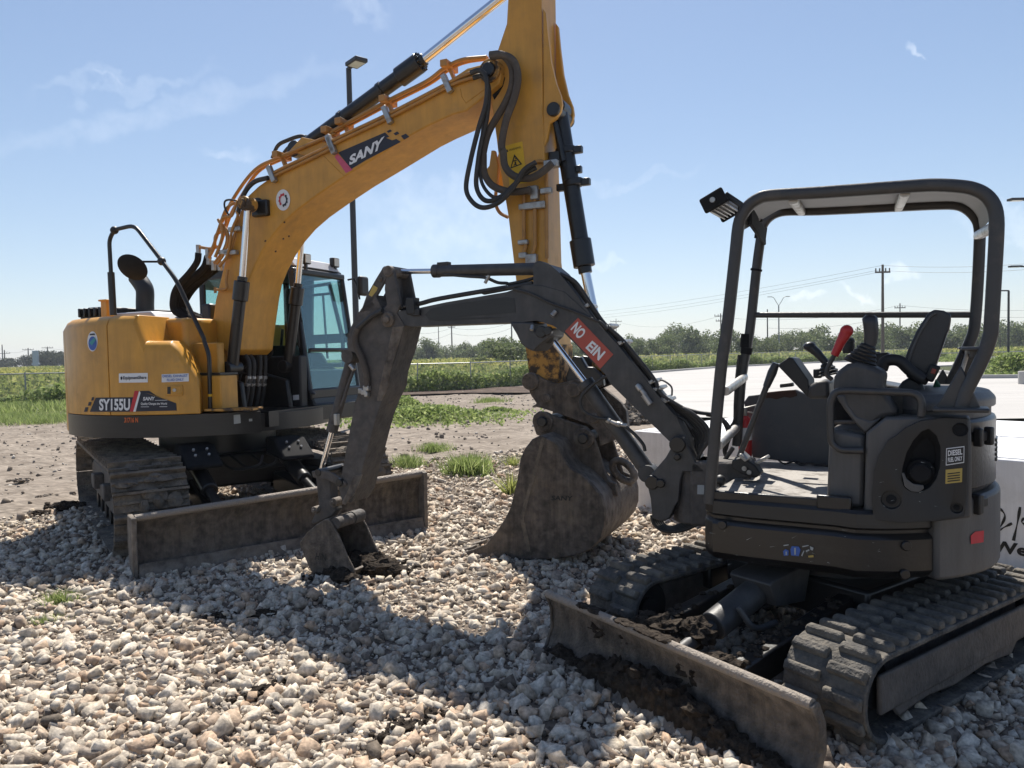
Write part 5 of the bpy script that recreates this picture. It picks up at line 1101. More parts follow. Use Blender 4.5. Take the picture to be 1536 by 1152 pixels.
lettering('SANY', crop_pts('B', [(645, 676), (728, 675), (732, 648), (648, 650)]), sfH2, M['white'], rp, bold=.03)
lettering('Quality Changes the World', crop_pts('B', [(630, 712), (818, 710), (818, 690), (630, 690)]), sfH2, M['white'], rp, bold=.02)
decal([crop_pts('B', [(732, 673), (820, 672), (820, 675), (732, 676)]), crop_pts('B', [(630, 720), (820, 718), (820, 721), (630, 723)])], sfH2, M['white'], rp)
decal(curved(crop_pts('B', [(472, 548), (680, 545), (680, 477), (472, 481)])), sfH, M['white'], rp, 'label_plate'); lettering('EquipmentShare', crop_pts('B', [(503, 532), (670, 527), (670, 497), (503, 500)]), sfH2, M['navy'], rp, bold=.02)
cc2 = crop_pts('B', [(490, 515)])[0]; decal([[(cc2[0] + (1.9 if k % 2 else 1.2) * math.cos(k * .5236), cc2[1] + (3.2 if k % 2 else 2.2) * math.sin(k * .5236)) for k in range(12)]], sfH2, M['navy'], rp)
decal(curved(crop_pts('B', [(780, 545), (976, 538), (974, 480), (780, 487)])), sfH, M['white'], rp, 'label_plate')
lettering('DIESEL EXHAUST', crop_pts('B', [(788, 510), (968, 506), (966, 487), (786, 492)]), sfH2, M['blue_ink'], rp, bold=.015); lettering('FLUID ONLY', crop_pts('B', [(818, 537), (940, 533), (938, 515), (818, 519)]), sfH2, M['blue_ink'], rp, bold=.015)
oc = crop_pts('B', [(282, 250)])[0]
ell = lambda a, b, dx=0, dy=0: [(oc[0] + dx + a * math.cos(k * .2618), oc[1] + dy + b * math.sin(k * .2618)) for k in range(24)]
decal([ell(7.7, 15)], lambda x, y: S.at_r(x, y, RH + .003), M['white'], cw, 'round_sticker'); decal([ell(6.2, 10.5, 0, 3)], lambda x, y: S.at_r(x, y, RH + .006), M['blue_ink'], cw, 'round_sticker'); decal([[(oc[0] - 5, oc[1] + 2), (oc[0] + 3, oc[1] - 6), (oc[0] + 5, oc[1] - 2), (oc[0] - 1, oc[1] + 6)]], lambda x, y: S.at_r(x, y, RH + .009), M['teal_ink'], cw, 'round_sticker')
decal([[(oc[0] - 4, oc[1] - 11.5), (oc[0] + 3, oc[1] - 12), (oc[0] + 4, oc[1] - 9.5), (oc[0] - 4.5, oc[1] - 9)]], lambda x, y: S.at_r(x, y, RH + .006), M['navy'], cw, 'round_sticker')
lettering('31716 N', crop_pts('B', [(510, 836), (610, 835), (610, 797), (512, 798)]), lambda x, y: S.at_r(x, y, RH + .004), M['orange_ink'], deck, bold=.03)
decal([crop_pts('B', [(1298, 780), (1345, 776), (1350, 838), (1300, 845)]), crop_pts('B', [(1408, 808), (1432, 806), (1433, 824), (1409, 826)])], sfH, M['grey_ink'], deck, 'label_plate')
decal([crop_pts('B', [(1360, 776 + 20 * k), (1388, 774 + 20 * k), (1389, 786 + 20 * k), (1361, 788 + 20 * k)]) for k in range(3)], sfH, M['black_ink'], deck, 'vent')
h0 = [sfH(*q) for q in crop_pts('B', [(815, 640), (935, 638), (932, 565), (815, 568)])]; m = MB(); dd_ = Vector(((h0[0] + h0[2]) / 2).to_2d().to_3d()).normalized() * .012
m.loops([[p - dd_ for p in h0], [p + dd_ for p in h0]]); lat = part(m, 'latch_plate', 'yellow', rp, bevel=.004); h1 = [sfH(*q) + dd_ * 1.4 for q in crop_pts('B', [(850, 628), (925, 628), (923, 575), (850, 576)])]; m = MB(); m.loops([[p - dd_ for p in h1], [p for p in h1]]); part(m, 'latch_handle', 'yellow', lat, bevel=.004)
h2 = [sfH(*q) + dd_ * 1.15 for q in crop_pts('B', [(824, 628), (848, 628), (848, 576), (824, 576)])]; m = MB(); m.add(h2, [[0, 1, 2, 3]]); part(m, 'latch_recess', 'black', lat); kp = sfH(*crop_pts('B', [(877, 600)])[0]) + dd_ * 1.4; m = MB(); m.cyl(kp, kp + dd_ * .8, .016, 12); part(m, 'key_lock', 'steel', lat)
# ================================================================== dark mini excavator
Q = Frame(1.86, 4.3, 149.3)
QU = Frame(1.86, 4.3, math.degrees(math.atan2(-.565, -.825)))
dQ = QU.a - Q.a
def u2q(p): return Matrix.Rotation(dQ, 3, 'Z') @ p
mini = empty('mini_excavator', Q.O.x, Q.O.y, 0, Q.a, 'dark grey mini excavator with open canopy and worn rubber tracks', 'excavator')
def qart(mb, name, mat, parent=mini, **kw): return mb.build(name, M[mat] if isinstance(mat, str) else mat, parent, **kw)
# ---- rubber tracks
rr = random.Random(9)
for side in (-1, 1):
    yc = side * .665; TS = .13; u2t = lambda q: u2q(Vector((q.x + TS, q.y, q.z))); m = MB(u2t); pts, pitch = oval(.82, .19, .218, 120); wdt = .385
    lo_, hi_ = [], []
    for c, t, nn in pts:
        a = c + Vector((0, yc, 0)); lo_.append([a + Vector((0, -wdt / 2, 0)) + nn * -.025, a + Vector((0, wdt / 2, 0)) - nn * .025, a + Vector((0, wdt / 2, 0)) + nn * .0, a + Vector((0, -wdt / 2, 0))])
    m.loops(lo_ + lo_[:1], False)
    P2, pt = oval(.82, .19, .218, 84)
    for k, (c, t, nn) in enumerate(P2):
        row = -1 if k % 2 else 1
        rot = Matrix((t, Vector((0, 1, 0)), nn)).transposed(); c0 = c + Vector((0, yc + row * wdt * .255, 0)); j = lambda s: s * rr.uniform(.9, 1.1)
        ll, ww, hh = j(pt * .72), wdt * .44, j(.032)
        P = [c0 + rot @ Vector((x * ll * q, y * ww * (.5 if q > 1 else .47), z)) for z, q in ((-.004, 1.15), (hh * .6, 1.05), (hh, .8)) for x, y in ((-.62, -1), (.62, -1), (.62, 1), (-.62, 1))]
        m.loops([P[:4], P[4:8], P[8:]])
    tr = qart(m, 'rubber_track', 'track_rubber', bevel=.007, seg=2)
    m = MB(u2t); m.box((0, yc, .225), (1.35, .16, .20)); m.beam((-.78, yc + side * .165, .245), (.86, yc + side * .165, .235), .025, .17); m.prism([Vector(q) for q in ((-.5, 0, .18), (.78, 0, .18), (.70, 0, .10), (.45, 0, .12), (.2, 0, .10), (-.1, 0, .12), (-.4, 0, .10))], yc + side * .16 - .01, yc + side * .16 + .01)
    qart(m, 'track_frame', 'grey_dusty', tr, bevel=.012)
    for s_, nm in ((.82, 'idler_wheel'), (-.82, 'drive_sprocket')):
        m = MB(u2t); m.cyl((s_, yc - .10, .218), (s_, yc + .10, .218), .155, 26); m.cyl((s_, yc - .13, .218), (s_, yc + .13, .218), .07, 18); qart(m, nm, 'matte', tr, bevel=.008)
    for k in range(4):
        m = MB(u2t); m.cyl((-.5 + k * .34, yc - .12, .09), (-.5 + k * .34, yc + .12, .09), .06, 14); qart(m, 'track_roller', 'matte', tr)
m = MB(u2q); m.box((0, 0, .36), (.8, .9, .20)); m.cyl((0, 0, .4), (0, 0, .62), .38, 30); m.beam((-.4, -.6, .3), (.45, -.6, .3), .14, .14); m.beam((-.4, .6, .3), (.45, .6, .3), .14, .14)
uf = qart(m, 'undercarriage_frame', 'black', bevel=.02)
# ---- blade
m = MB(u2q); pf = [(1.53, 0.0), (1.475, .04), (1.43, .14), (1.435, .25), (1.475, .335)]
m.prism([Vector((a, 0, b)) for a, b in pf] + [Vector((a - .03, 0, b)) for a, b in pf[::-1]], -.835, .835)
for y in (-.842, .842): m.prism([Vector((a + .012, 0, b)) for a, b in pf] + [Vector((pf[-1][0] - .03, 0, pf[-1][1] + .012))] + [Vector((a - .042, 0, b)) for a, b in pf[::-1]], y - .009, y + .009)
qb = qart(m, 'dozer_blade', 'mud_steel', bevel=.006)
m = MB(u2q); m.prism([Vector(p) for p in ((1.60, 0, -.005), (1.56, 0, .055), (1.545, 0, .055), (1.58, 0, -.005))], -.83, .83); qart(m, 'cutting_edge', 'mud_steel', qb, bevel=.003)
m = MB(u2q); m.cyl((1.462, -.835, .335), (1.462, .835, .335), .024, 12); qart(m, 'top_tube', 'mud_steel', qb)
m = MB(u2q)
for y in (-.24, .32): m.beam((.30, y, .36), (1.36, y * 1.05, .19), .09, .14)
qart(m, 'blade_arm', 'black', qb, bevel=.012)
m = MB(u2q); m.cyl((.55, .0, .46), (1.05, .0, .30), .075, 20); m.cyl((1.0, 0, .315), (1.40, 0, .20), .035, 14); qart(m, 'blade_cylinder', 'grey', qb, bevel=.006)
m = MB(u2q); m.prism([Vector(p) for p in ((.40, 0, .545), (.74, 0, .50), (.76, 0, .485), (.70, 0, .36), (.46, 0, .34))], -.13, .13); m.tube([(.95, .08, .4), (.9, .14, .3), (.75, .16, .3)], .018, 8, 5); qart(m, 'cylinder_guard', 'grey', qb, bevel=.012)
# soil caught on the blade and behind it
m = MB(u2q)
for k in range(30):
    y = -.75 + 1.5 * k / 29; hgt = .05 + .14 * max(0, math.sin((y + .75) * 2.1)) ** 2 * (1 if y > -.4 else .4) + .04 * rr.random()
    m.blob((1.50, y, hgt * .3), (.075, .06, hgt * .55), k, .35, 2.0, 14, 10)
    for q in range(7): e_ = rr.uniform(.018, .04); m.blob((1.505 + rr.uniform(-.03, .06) * (1 - .3), y + rr.uniform(-.04, .04), rr.uniform(.02, hgt * .85)), (e_, e_, e_ * .8), k * 9 + q, .5, 2.2, 9, 7)
qart(m, 'packed_soil', 'soil', qb)['kind'] = 'stuff'
m = MB(u2q)
for s_, y, z, r_ in ((1.33, -.26, .25, .10), (1.24, -.16, .27, .09), (1.14, -.02, .28, .085), (1.30, -.05, .20, .10), (1.36, .18, .22, .09), (1.34, .30, .26, .085), (1.2, -.3, .28, .06), (1.38, -.45, .24, .07), (1.36, .05, .12, .12)): m = MB(u2q); m.blob((s_, y, z), (r_, r_ * 1.1, r_ * .75), int(s_ * 100), .55, 2.6, 22, 16); qart(m, 'soil_lump', 'soil', qb)
m = MB(u2q)
for k in range(70):
    y = rr.choice((-.245, .325)); s_ = rr.uniform(.45, 1.4); z = .36 - (s_ - .30) * .164 + .075; m.blob((s_, y + rr.uniform(-.04, .04), z), (.022, .022, .012), k, .4, 2, 7, 5)
for k in range(24): m.blob((1.462 + rr.uniform(-.02, .01), rr.uniform(-.55, .1), .352), (.03, .05, .012), k, .5, 2, 8, 5)
qart(m, 'loose_soil', 'soil', qb)['kind'] = 'stuff'

# ---- upper structure
RQ = .80
def side_pl(x0, r_in=0): pass
m = MB()
def outline(k=0.0, front=.56, r=RQ):
    pts = [Vector((front - .06, .73 - k, 0)), Vector((front, .66 - k, 0)), Vector((front, -.62, 0)), Vector((front - .1, -.70, 0)), Vector((-.1, -.72 + k, 0))]
    pts += [Vector(((r - k) * math.cos(R(t)), (r - k) * math.sin(R(t)), 0)) for t in range(255, 104, -6)] + [Vector((-.1, .75 - k, 0)), Vector((.3, .755 - k, 0))]
    return pts
o_lo = outline(0.0)
m.loops([[Vector((p.x, p.y, z)) for p in outline(k)] for z, k in ((.575, .06), (.60, .02), (.625, .0), (.775, .0), (.79, .012), (.80, .03), (.815, .03), (.83, .008), (.895, .012), (.91, .03))])
skirt = qart(m, 'deck_skirt', 'black', bevel=0, smooth=30)
m = MB(); m.arc(lambda t: RQ + .022, .55, 131, 232, .575, .965, 40); cwq = qart(m, 'counterweight', 'grey_light', bevel=.02)
m = MB(); m.plan([Vector(p + (0,)) for p in ((.52, .66), (.52, -.60), (-.15, -.62), (-.15, .66))], .912, .93); fl_ = qart(m, 'floor_plate', 'floor', bevel=.004)
m = MB(); a, b = Q.T('L', [(830, 900), (1480, 980)], .70); m.box((.22, .70, .925), (.62, .03, .05)); m.box((-.10, .71, .935), (.16, .04, .07)); qart(m, 'floor_lip', 'black', skirt, bevel=.008)
m = MB()
for q in ((305, 515), (1235, 0)): 
    if q[1]: p = Q.T('Q', [q], .757)[0]; m.cyl(p - Vector((0, .01, 0)), p + Vector((0, .012, 0)), .024, 16)
for q in ((685, 760), (672, 965)):
    p = Q.at_r(*crop_pts('R', [q])[0], RQ); d_ = Vector((p.x, p.y, 0)).normalized(); m.cyl(p - d_ * .02, p + d_ * .014, .024, 16)
qart(m, 'skirt_bolt', 'black', skirt, bevel=.004)
sfS = lambda x, y: Q.at(x, y, .7585)
decal([crop_pts('Q', q) for q in ([(742, 705), (758, 690), (782, 700), (780, 735), (748, 738)], [(795, 690), (805, 668), (855, 672), (868, 695), (855, 740), (800, 735)])], sfS, M['blue_ink'], skirt, 'worn_sticker')
decal([crop_pts('Q', q) for q in ([(745, 660), (782, 655), (782, 662), (746, 668)], [(880, 668), (925, 660), (926, 666), (882, 676)], [(935, 668), (962, 680), (955, 700), (940, 695)], [(872, 735), (890, 700), (896, 702), (880, 742)], [(760, 708), (770, 708), (770, 732), (760, 732)], [(822, 680), (834, 680), (834, 730), (822, 730)], [(905, 700), (930, 690), (932, 700), (908, 712)])], lambda x, y: Q.at(x, y, .761), M['grey_ink'], skirt, 'worn_sticker')
decal([crop_pts('Q', [(922, 738), (960, 732), (962, 748), (925, 750)])], lambda x, y: Q.at(x, y, .761), M['gold'], skirt, 'worn_sticker')
decal([crop_pts('R', [(1155, 750), (1152, 690), (1185, 660), (1248, 652), (1245, 735)])], lambda x, y: Q.at_r(x, y, RQ + .026), M['red_ink'], cwq, 'reflector')
rs = random.Random(21)
def chips(n, xr, yr, surf, parent, k=1.0):
    pl = []
    for _ in range(n):
        x, y = rs.uniform(*xr), rs.uniform(*yr); a = rs.uniform(-.5, .5); L_ = rs.uniform(.6, 5) * k; w_ = rs.uniform(.15, .45); c, s_ = math.cos(a), math.sin(a)
        pl.append([(x - c * L_ + s_ * w_, y - s_ * L_ - c * w_), (x + c * L_, y + s_ * L_), (x - c * L_ - s_ * w_, y - s_ * L_ + c * w_)])
    decal(pl, surf, M['grey_ink'], parent, 'paint_scratches')
chips(30, (1062, 1330), (795, 850), lambda x, y: Q.at(x, y, .7575), skirt)
# engine bay body: rear cylinder part
m = MB(); m.arc(RQ - .02, .45, 128, 236, .966, 1.40, 36); m.plan([Vector(p + (0,)) for p in ((-.12, .0), (-.12, -.66), (-.40, -.66), (-.52, -.45), (-.52, .3))], .93, 1.36)
eb = qart(m, 'engine_housing', 'grey', bevel=.015)
m = MB(); lp = []
for t in range(128, 238, 6):
    c, s_ = math.cos(R(t)), math.sin(R(t)); lp.append([Vector((r_ * c, r_ * s_, z)) for r_, z in ((.80, 1.385), (.80, 1.43), (.77, 1.465), (.70, 1.475), (.35, 1.475), (.35, 1.385))])
m.loops(lp); qart(m, 'rear_cap', 'grey_light', eb, smooth=40, bevel=.008)
m = MB(); m.arc(RQ + .002, RQ - .06, 146, 196, .985, 1.34, 20); dr = qart(m, 'rear_door', 'black', eb, bevel=.02)
for q in ((1215, 885),):
    p = Q.at_r(*crop_pts('P', [q])[0], RQ + .01); m = MB(); r3 = Matrix.Rotation(math.atan2(p.y, p.x), 3, 'Z'); m.box(p, (.04, .11, .05), m=r3); m.box(p + r3 @ Vector((.02, -.05, 0)), (.04, .03, .09), m=r3); m.box(p + r3 @ Vector((.02, .05, 0)), (.04, .03, .09), m=r3); qart(m, 'hinge', 'plastic', dr, bevel=.008)
p = Q.at_r(*crop_pts('R', [(1205, 450)])[0], RQ + .01); m = MB(); r3 = Matrix.Rotation(math.atan2(p.y, p.x), 3, 'Z'); m.box(p, (.04, .12, .05), m=r3); m.box(p + r3 @ Vector((.015, -.04, 0)), (.05, .04, .10), m=r3); qart(m, 'hinge', 'plastic', dr, bevel=.008)
m = MB()
for k in range(5):
    m.arc(RQ + .009, RQ - .01, 172, 193, 1.10 + .025 * k, 1.115 + .025 * k, 8)
qart(m, 'louvre', 'black', dr)
# fuel tank side panel with recess and cap
FP = .735
fp = Q.TT(FP, ('R', [(450, 572), (440, 400), (455, 220), (490, 110), (560, 0)]), ('P', [(615, 880), (680, 825), (790, 775), (950, 752), (1130, 757)]), ('R', [(1135, 100), (1120, 400), (1108, 552), (900, 585), (640, 598)]))
m = MB(); m.prism(fp, .60, FP); fpo = qart(m, 'fuel_panel', 'plastic', bevel=.02, seg=3)
gp = Q.TT(.70, ('R', [(378, 570), (390, 300), (395, 0)]), ('P', [(400, 860), (535, 752), (800, 745), (1150, 757)]), ('R', [(1160, 100), (1158, 560), (900, 590)]))
m = MB(); m.prism(gp, .50, .70); sfr = qart(m, 'side_frame', 'grey_light', bevel=.012)
m = MB(); c0 = Q.T('R', [(790, 240)], FP)[0]; lp = []
for y, r1, dx, dz in ((FP + .003, .135, .0, .05), (FP + .001, .125, 0, .045), (FP - .05, .085, .01, .0), (FP - .06, .02, .01, -.0)):
    lp.append([Vector((c0.x + dx + r1 * .72 * math.cos(2 * math.pi * k / 28), y, c0.z + dz + r1 * 1.15 * math.sin(2 * math.pi * k / 28))) for k in range(28)])
rc_pts = Q.TT(FP, ('R', [(655, 290), (660, 200), (690, 90), (740, 0)]), ('P', [(800, 850), (850, 830), (905, 880), (935, 960), (935, 1040)]), ('R', [(930, 200), (905, 280), (860, 340), (790, 380), (720, 370), (675, 340)]))
cen = sum(rc_pts, Vector()) / len(rc_pts)
m = MB(); m.loops([[Vector((p.x, FP + .0025, p.z)) for p in rc_pts], [Vector((p.x + (cen.x - p.x) * .08, FP + .006, p.z + (cen.z - p.z) * .08)) for p in rc_pts], [Vector((p.x + (cen.x - p.x) * .2, FP + .001, p.z + (cen.z - p.z) * .2)) for p in rc_pts]]); 
cutter = MB().loops([[Vector((p.x, FP + .02, p.z)) for p in rc_pts], [Vector((p.x, FP - .002, p.z)) for p in rc_pts], [Vector((p.x + (cen.x - p.x) * .30, FP - .07, p.z + (cen.z - p.z) * .30)) for p in rc_pts]]); carve(fpo, cutter); carve(sfr, MB().prism([Vector((p.x, 0, p.z)) for p in rc_pts], .64, FP))
lin = MB().loops([[Vector((p.x + (cen.x - p.x) * .01, FP - .004, p.z + (cen.z - p.z) * .01)) for p in rc_pts], [Vector((p.x + (cen.x - p.x) * .31, FP - .066, p.z + (cen.z - p.z) * .31)) for p in rc_pts]], False); lin.add([Vector((p.x + (cen.x - p.x) * .31, FP - .066, p.z + (cen.z - p.z) * .31)) for p in rc_pts], [list(range(len(rc_pts)))]); qart(lin, 'filler_recess', 'matte', fpo, smooth=60)
for q, r_ in (((578, 432), .042), ((1050, 490), .024)):
    p = Q.T('R', [q], FP)[0]; carve(fpo, MB().cyl(p + Vector((0, -.02, 0)), p + Vector((0, .02, 0)), r_, 20, r_ * 1.1))
m = MB(); m.cyl((c0.x, FP - .08, c0.z), (c0.x, FP + .005, c0.z), .046, 9); m.cyl((c0.x, FP - .09, c0.z), (c0.x, FP - .03, c0.z), .062, 24); qart(m, 'fuel_cap', 'matte', fpo, bevel=.008)
m = MB(); cres = Q.TT(FP + .013, ('R', [(655, 240), (672, 235), (690, 280), (740, 318), (812, 325), (815, 350), (780, 378), (720, 370), (675, 335)])); m.prism(cres, FP + .003, FP + .012); qart(m, 'filler_lip', 'grey_light', fpo, bevel=.003)
for q, r_ in (((578, 432), .045), ((1050, 490), .026)):
    p = Q.T('R', [q], FP)[0]; m = MB(); m.tube_profile(p + Vector((0, .001, 0)), p + Vector((0, .008, 0)), [(-2.4, r_ * .5), (-1.4, r_ * .5), (-1.3, r_ * .4), (-1.3, .001)], 16); qart(m, 'panel_bolt', 'matte', fpo)
p = Q.T('P', [(1078, 838)], FP)[0]; m = MB(); m.tube_profile(p + Vector((0, .001, 0)), p + Vector((0, .008, 0)), [(0, .032), (1, .03), (.2, .024), (-.6, .02), (-.6, .001)], 20); qart(m, 'panel_bolt', 'matte', fpo)
sfF = lambda x, y: Q.at(x, y, FP + .003); sfF2 = lambda x, y: Q.at(x, y, FP + .005)
decal([crop_pts('P', [(973, 1096), (1105, 1076), (1107, 956), (976, 972)])], sfF, M['white'], fpo, 'label_plate'); decal([crop_pts('P', [(978, 1089), (1100, 1070), (1102, 963), (981, 978)])], sfF2, M['plastic'], fpo, 'label_plate')
sfF3 = lambda x, y: Q.at(x, y, FP + .007)
lettering('DIESEL', crop_pts('P', [(988, 1028), (1092, 1016), (1092, 976), (988, 988)]), sfF3, M['white'], fpo, bold=.03); lettering('FUEL ONLY', crop_pts('P', [(988, 1074), (1092, 1058), (1092, 1026), (988, 1040)]), sfF3, M['white'], fpo, bold=.03)
decal([crop_pts('R', [(970, 316), (1090, 303), (1092, 202), (972, 214)])], sfF, M['gold'], fpo, 'label_plate')
decal([crop_pts('R', [(985, 240 + 18 * k), (1075, 230 + 18 * k), (1075, 238 + 18 * k), (985, 248 + 18 * k)]) for k in range(4)], sfF2, M['black_ink'], fpo, 'label_plate')
chips(16, (1318, 1440), (690, 775), lambda x, y: Q.at(x, y, FP + .002), fpo, .8)
# grey box under the seat, side
gb = Q.TT(.66, ('R', [(110, 460), (130, 30), (120, 0)]), ('P', [(135, 1000), (160, 1000), (390, 1000)]), ('R', [(392, 110), (372, 470), (340, 492)]))
bx = [Q.T('R', [(112, 470)], .66)[0], Q.T('R', [(380, 490)], .66)[0], Q.T('P', [(392, 880)], .66)[0], Q.T('P', [(135, 830)], .66)[0]]
m = MB(); m.prism(bx, -.30, .66); sb = qart(m, 'seat_base', 'grey_light', bevel=.02)
p = bx[3]; m = MB(); m.box(((bx[2].x + bx[3].x) / 2, .3, bx[2].z + .01), (abs(bx[3].x - bx[2].x) * .95, .6, .03)); m.tube([(bx[3].x, .64, bx[3].z + .03), (bx[2].x + .05, .60, bx[2].z + .06)], .012, 6); qart(m, 'base_tray', 'grey_dusty', sb, bevel=.008)
# guard rail
gr = Q.TT(.70, ('P', [(382, 988), (210, 985), (145, 930), (140, 640), (175, 565), (250, 555), (735, 572), (785, 600), (800, 650), (795, 740)]))
m = MB(); m.tube(fillet(gr, .05), .0175, 10); qart(m, 'guard_rail', 'tube', smooth=60)
hv = Q.TT(.30, ('P', [(165, 600), (420, 560), (640, 735), (520, 755), (395, 880), (165, 880)])); m = MB(); m.prism(hv, .0, .34); qart(m, 'valve_bank', 'matte', sb, bevel=.02)
# armrest pod, bellows and joystick (near side)
pod = Q.TT(.62, ('P', [(160, 540), (165, 460), (200, 410), (260, 365), (330, 350), (460, 385), (540, 425), (520, 545), (560, 600), (640, 715), (600, 745), (520, 755), (395, 865), (320, 780), (250, 690), (200, 640), (175, 580)]))
m = MB(); m.prism(pod, .42, .62); podo = qart(m, 'armrest_pod', 'grey', bevel=.025, seg=3)
band = Q.TT(.625, ('P', [(180, 590), (250, 585), (270, 660), (330, 740), (430, 775), (510, 752), (395, 868), (310, 780), (240, 690)])); m = MB(); m.prism(band, .60, .626); qart(m, 'pod_trim', 'grey_light', podo, bevel=.01)
bb, bt = Q.T('P', [(355, 372), (418, 225)], .52); m = MB(); prof_ = []
for k in range(13): t = k / 12; prof_.append((t, (.088 - .052 * t) * (1.0 if k % 2 else .88)))
m.tube_profile(bb, bt, prof_, 18); js = qart(m, 'joystick_boot', 'plastic', podo, smooth=20)
jp = Q.TT(.52, ('P', [(425, 235), (436, 150), (432, 80), (425, 35), (428, 12)])); m = MB(); m.tube(jp, [.028, .033, .035, .036, .02, ], 14); m.tube(cr_smooth(jp, 1), .02, 8); qart(m, 'joystick_grip', 'seat', js, smooth=60)
# far joystick, red lever and its partner
fj = Q.TT(-.38, ('O', [(880, 400), (860, 310), (800, 240), (740, 190)])); m = MB(); m.tube_profile(fj[0], fj[1], [(k / 8, (.08 - .05 * k / 8) * (1 if k % 2 else .85)) for k in range(9)], 14); j2 = qart(m, 'joystick_boot', 'plastic'); m = MB(); m.tube(fj[1:], [.022, .026, .032], 12); m.blob(fj[3], (.04, .035, .03), 2, .1, 2, 12, 8); qart(m, 'joystick_grip', 'seat', j2, smooth=60)
p = Q.T('O', [(800, 385)], -.38)[0]; m = MB(); m.box(p, (.05, .05, .06)); qart(m, 'side_switch', 'plastic', j2, bevel=.01)
rl = Q.TT(.30, ('O', [(905, 430), (865, 395), (870, 350), (905, 280), (935, 225)])); m = MB(); m.tube(rl, .0125, 8, 4); lv_ = qart(m, 'safety_lever', 'tube', smooth=60); rh = Q.TT(.30, ('O', [(920, 255), (965, 160), (1008, 80), (1020, 55)])); m = MB(); m.tube(rh, [.021, .025, .033, .022], 14, 0); m.blob(rh[2], (.034, .034, .034), 1, .02, 1, 14, 10); qart(m, 'lever_grip', 'red', lv_, smooth=60)
b2 = Q.TT(-.1, ('O', [(1020, 240), (1020, 190), (1022, 155)])); m = MB(); m.tube(b2, [.03, .036, .03], 12); m.blob(b2[2], (.034, .034, .03), 1, .02, 1, 12, 8); qart(m, 'dark_grip', 'plastic', smooth=60)
# display monitor
mn = Q.TT(.05, ('O', [(520, 325), (600, 268), (632, 275), (742, 430), (752, 550), (735, 550)])); m = MB(); m.prism(mn, -.12, .10); mo = qart(m, 'monitor', 'plastic', bevel=.015); sc = Q.TT(.05, ('O', [(612, 278), (634, 284), (738, 432), (722, 440)])); m = MB(); m.prism(sc, -.10, .08); qart(m, 'screen', 'grey_light', mo, bevel=.004)
sn = Q.TT(.0, ('O', [(752, 470), (820, 430), (900, 430), (905, 560), (750, 560)])); m = MB(); m.prism(sn, -.2, .12); qart(m, 'console', 'grey', bevel=.02)
# far-side wall of the cabin floor, with rusty top edge
wl_ = Q.TT(-.56, ('O', [(268, 590), (300, 545), (640, 500), (760, 555), (900, 560), (900, 1060), (330, 990), (310, 900)])); m = MB(); m.prism(wl_, -.60, -.56); wlo = qart(m, 'cabin_wall', 'dark_panel', bevel=.008)
re_ = Q.TT(-.555, ('O', [(400, 568), (430, 522), (520, 512), (640, 502), (652, 545), (600, 560), (560, 552), (500, 572), (460, 560)])); m = MB(); m.prism(re_, -.605, -.553); qart(m, 'rusted_edge', 'rust', wlo, bevel=.004)
tk = Q.TT(-.3, ('O', [(530, 460), (620, 450), (625, 478), (530, 488)])); m = MB(); m.prism(tk, -.34, -.28); qart(m, 'pedal_lock', 'plastic', bevel=.006)
# seat
sbk = Q.TT(.22, ('P', [(690, 460), (668, 350), (700, 260), (760, 130), (830, 20)]), ('N', [(850, 955), (890, 932), (960, 940), (1012, 970), (1010, 1010), (995, 1090)]), ('P', [(985, 140), (930, 300), (890, 420), (830, 520), (760, 500)]))
m = MB(); m.prism(sbk, -.24, .22); st_ = qart(m, 'seat', 'seat', bevel=.045, seg=4, smooth=60)
pip = Q.TT(.235, ('P', [(700, 450), (702, 370), (760, 200), (850, 40)]), ('N', [(900, 960)])); m = MB(); m.tube(pip, .006, 6, 5); qart(m, 'seat_piping', 'grey_light', st_)
cs = Q.TT(.2, ('P', [(420, 540), (470, 500), (640, 530), (760, 545), (760, 620), (430, 620)])); m = MB(); m.prism(cs, -.22, .2); qart(m, 'seat_cushion', 'seat', st_, bevel=.03)
ar = Q.TT(.30, ('P', [(510, 405), (535, 350), (590, 335), (650, 350), (720, 415), (815, 480)])); m = MB(); m.tube(ar, .03, 10, 6, True); am = qart(m, 'armrest', 'plastic', st_, smooth=60)
hb = Q.TT(.28, ('P', [(620, 545), (660, 490), (720, 455), (800, 500), (830, 560), (800, 600), (620, 590)])); m = MB(); m.prism(hb, .22, .30); qart(m, 'seat_bracket', 'plastic', st_, bevel=.015)
bk_ = Q.TT(.27, ('P', [(820, 440), (865, 360), (940, 385), (880, 500), (830, 480)])); m = MB(); m.prism(bk_, .22, .30); bu = qart(m, 'belt_buckle', 'plastic', st_, bevel=.01); rb_ = Q.TT(.303, ('P', [(862, 430), (875, 395), (906, 405), (893, 440)])); m = MB(); m.prism(rb_, .29, .304); qart(m, 'buckle_button', 'sticker_red', bu, bevel=.003)
m = MB(); gq = Q.TT(-.1, ('P', [(870, 560), (900, 470), (940, 520), (880, 580)])); m.prism(gq, -.15, .0); qart(m, 'green_cloth', pmat('dark green cloth', (.02, .09, .05), .9), st_, bevel=.02)
m = MB(); hp = Q.TT(-.3, ('P', [(450, 290), (560, 280), (590, 330), (520, 400), (440, 380)])); m.prism(hp, -.4, -.25); m.prism(Q.TT(-.3, ('P', [(235, 340), (260, 295), (330, 275), (500, 275), (500, 300), (300, 320)])), -.36, -.3); qart(m, 'armrest_pad', 'plastic', st_, bevel=.02)
m = MB()
for q, r_ in (((610, 630), .06), ((690, 660), .045), ((740, 625), .04), ((700, 710), .05), ((740, 700), .06), ((650, 700), .03)):
    p = Q.T('P', [q], .45)[0]; m.cyl(p + Vector((0, -.06, 0)), p + Vector((0, .05, 0)), r_ * .8, 12)
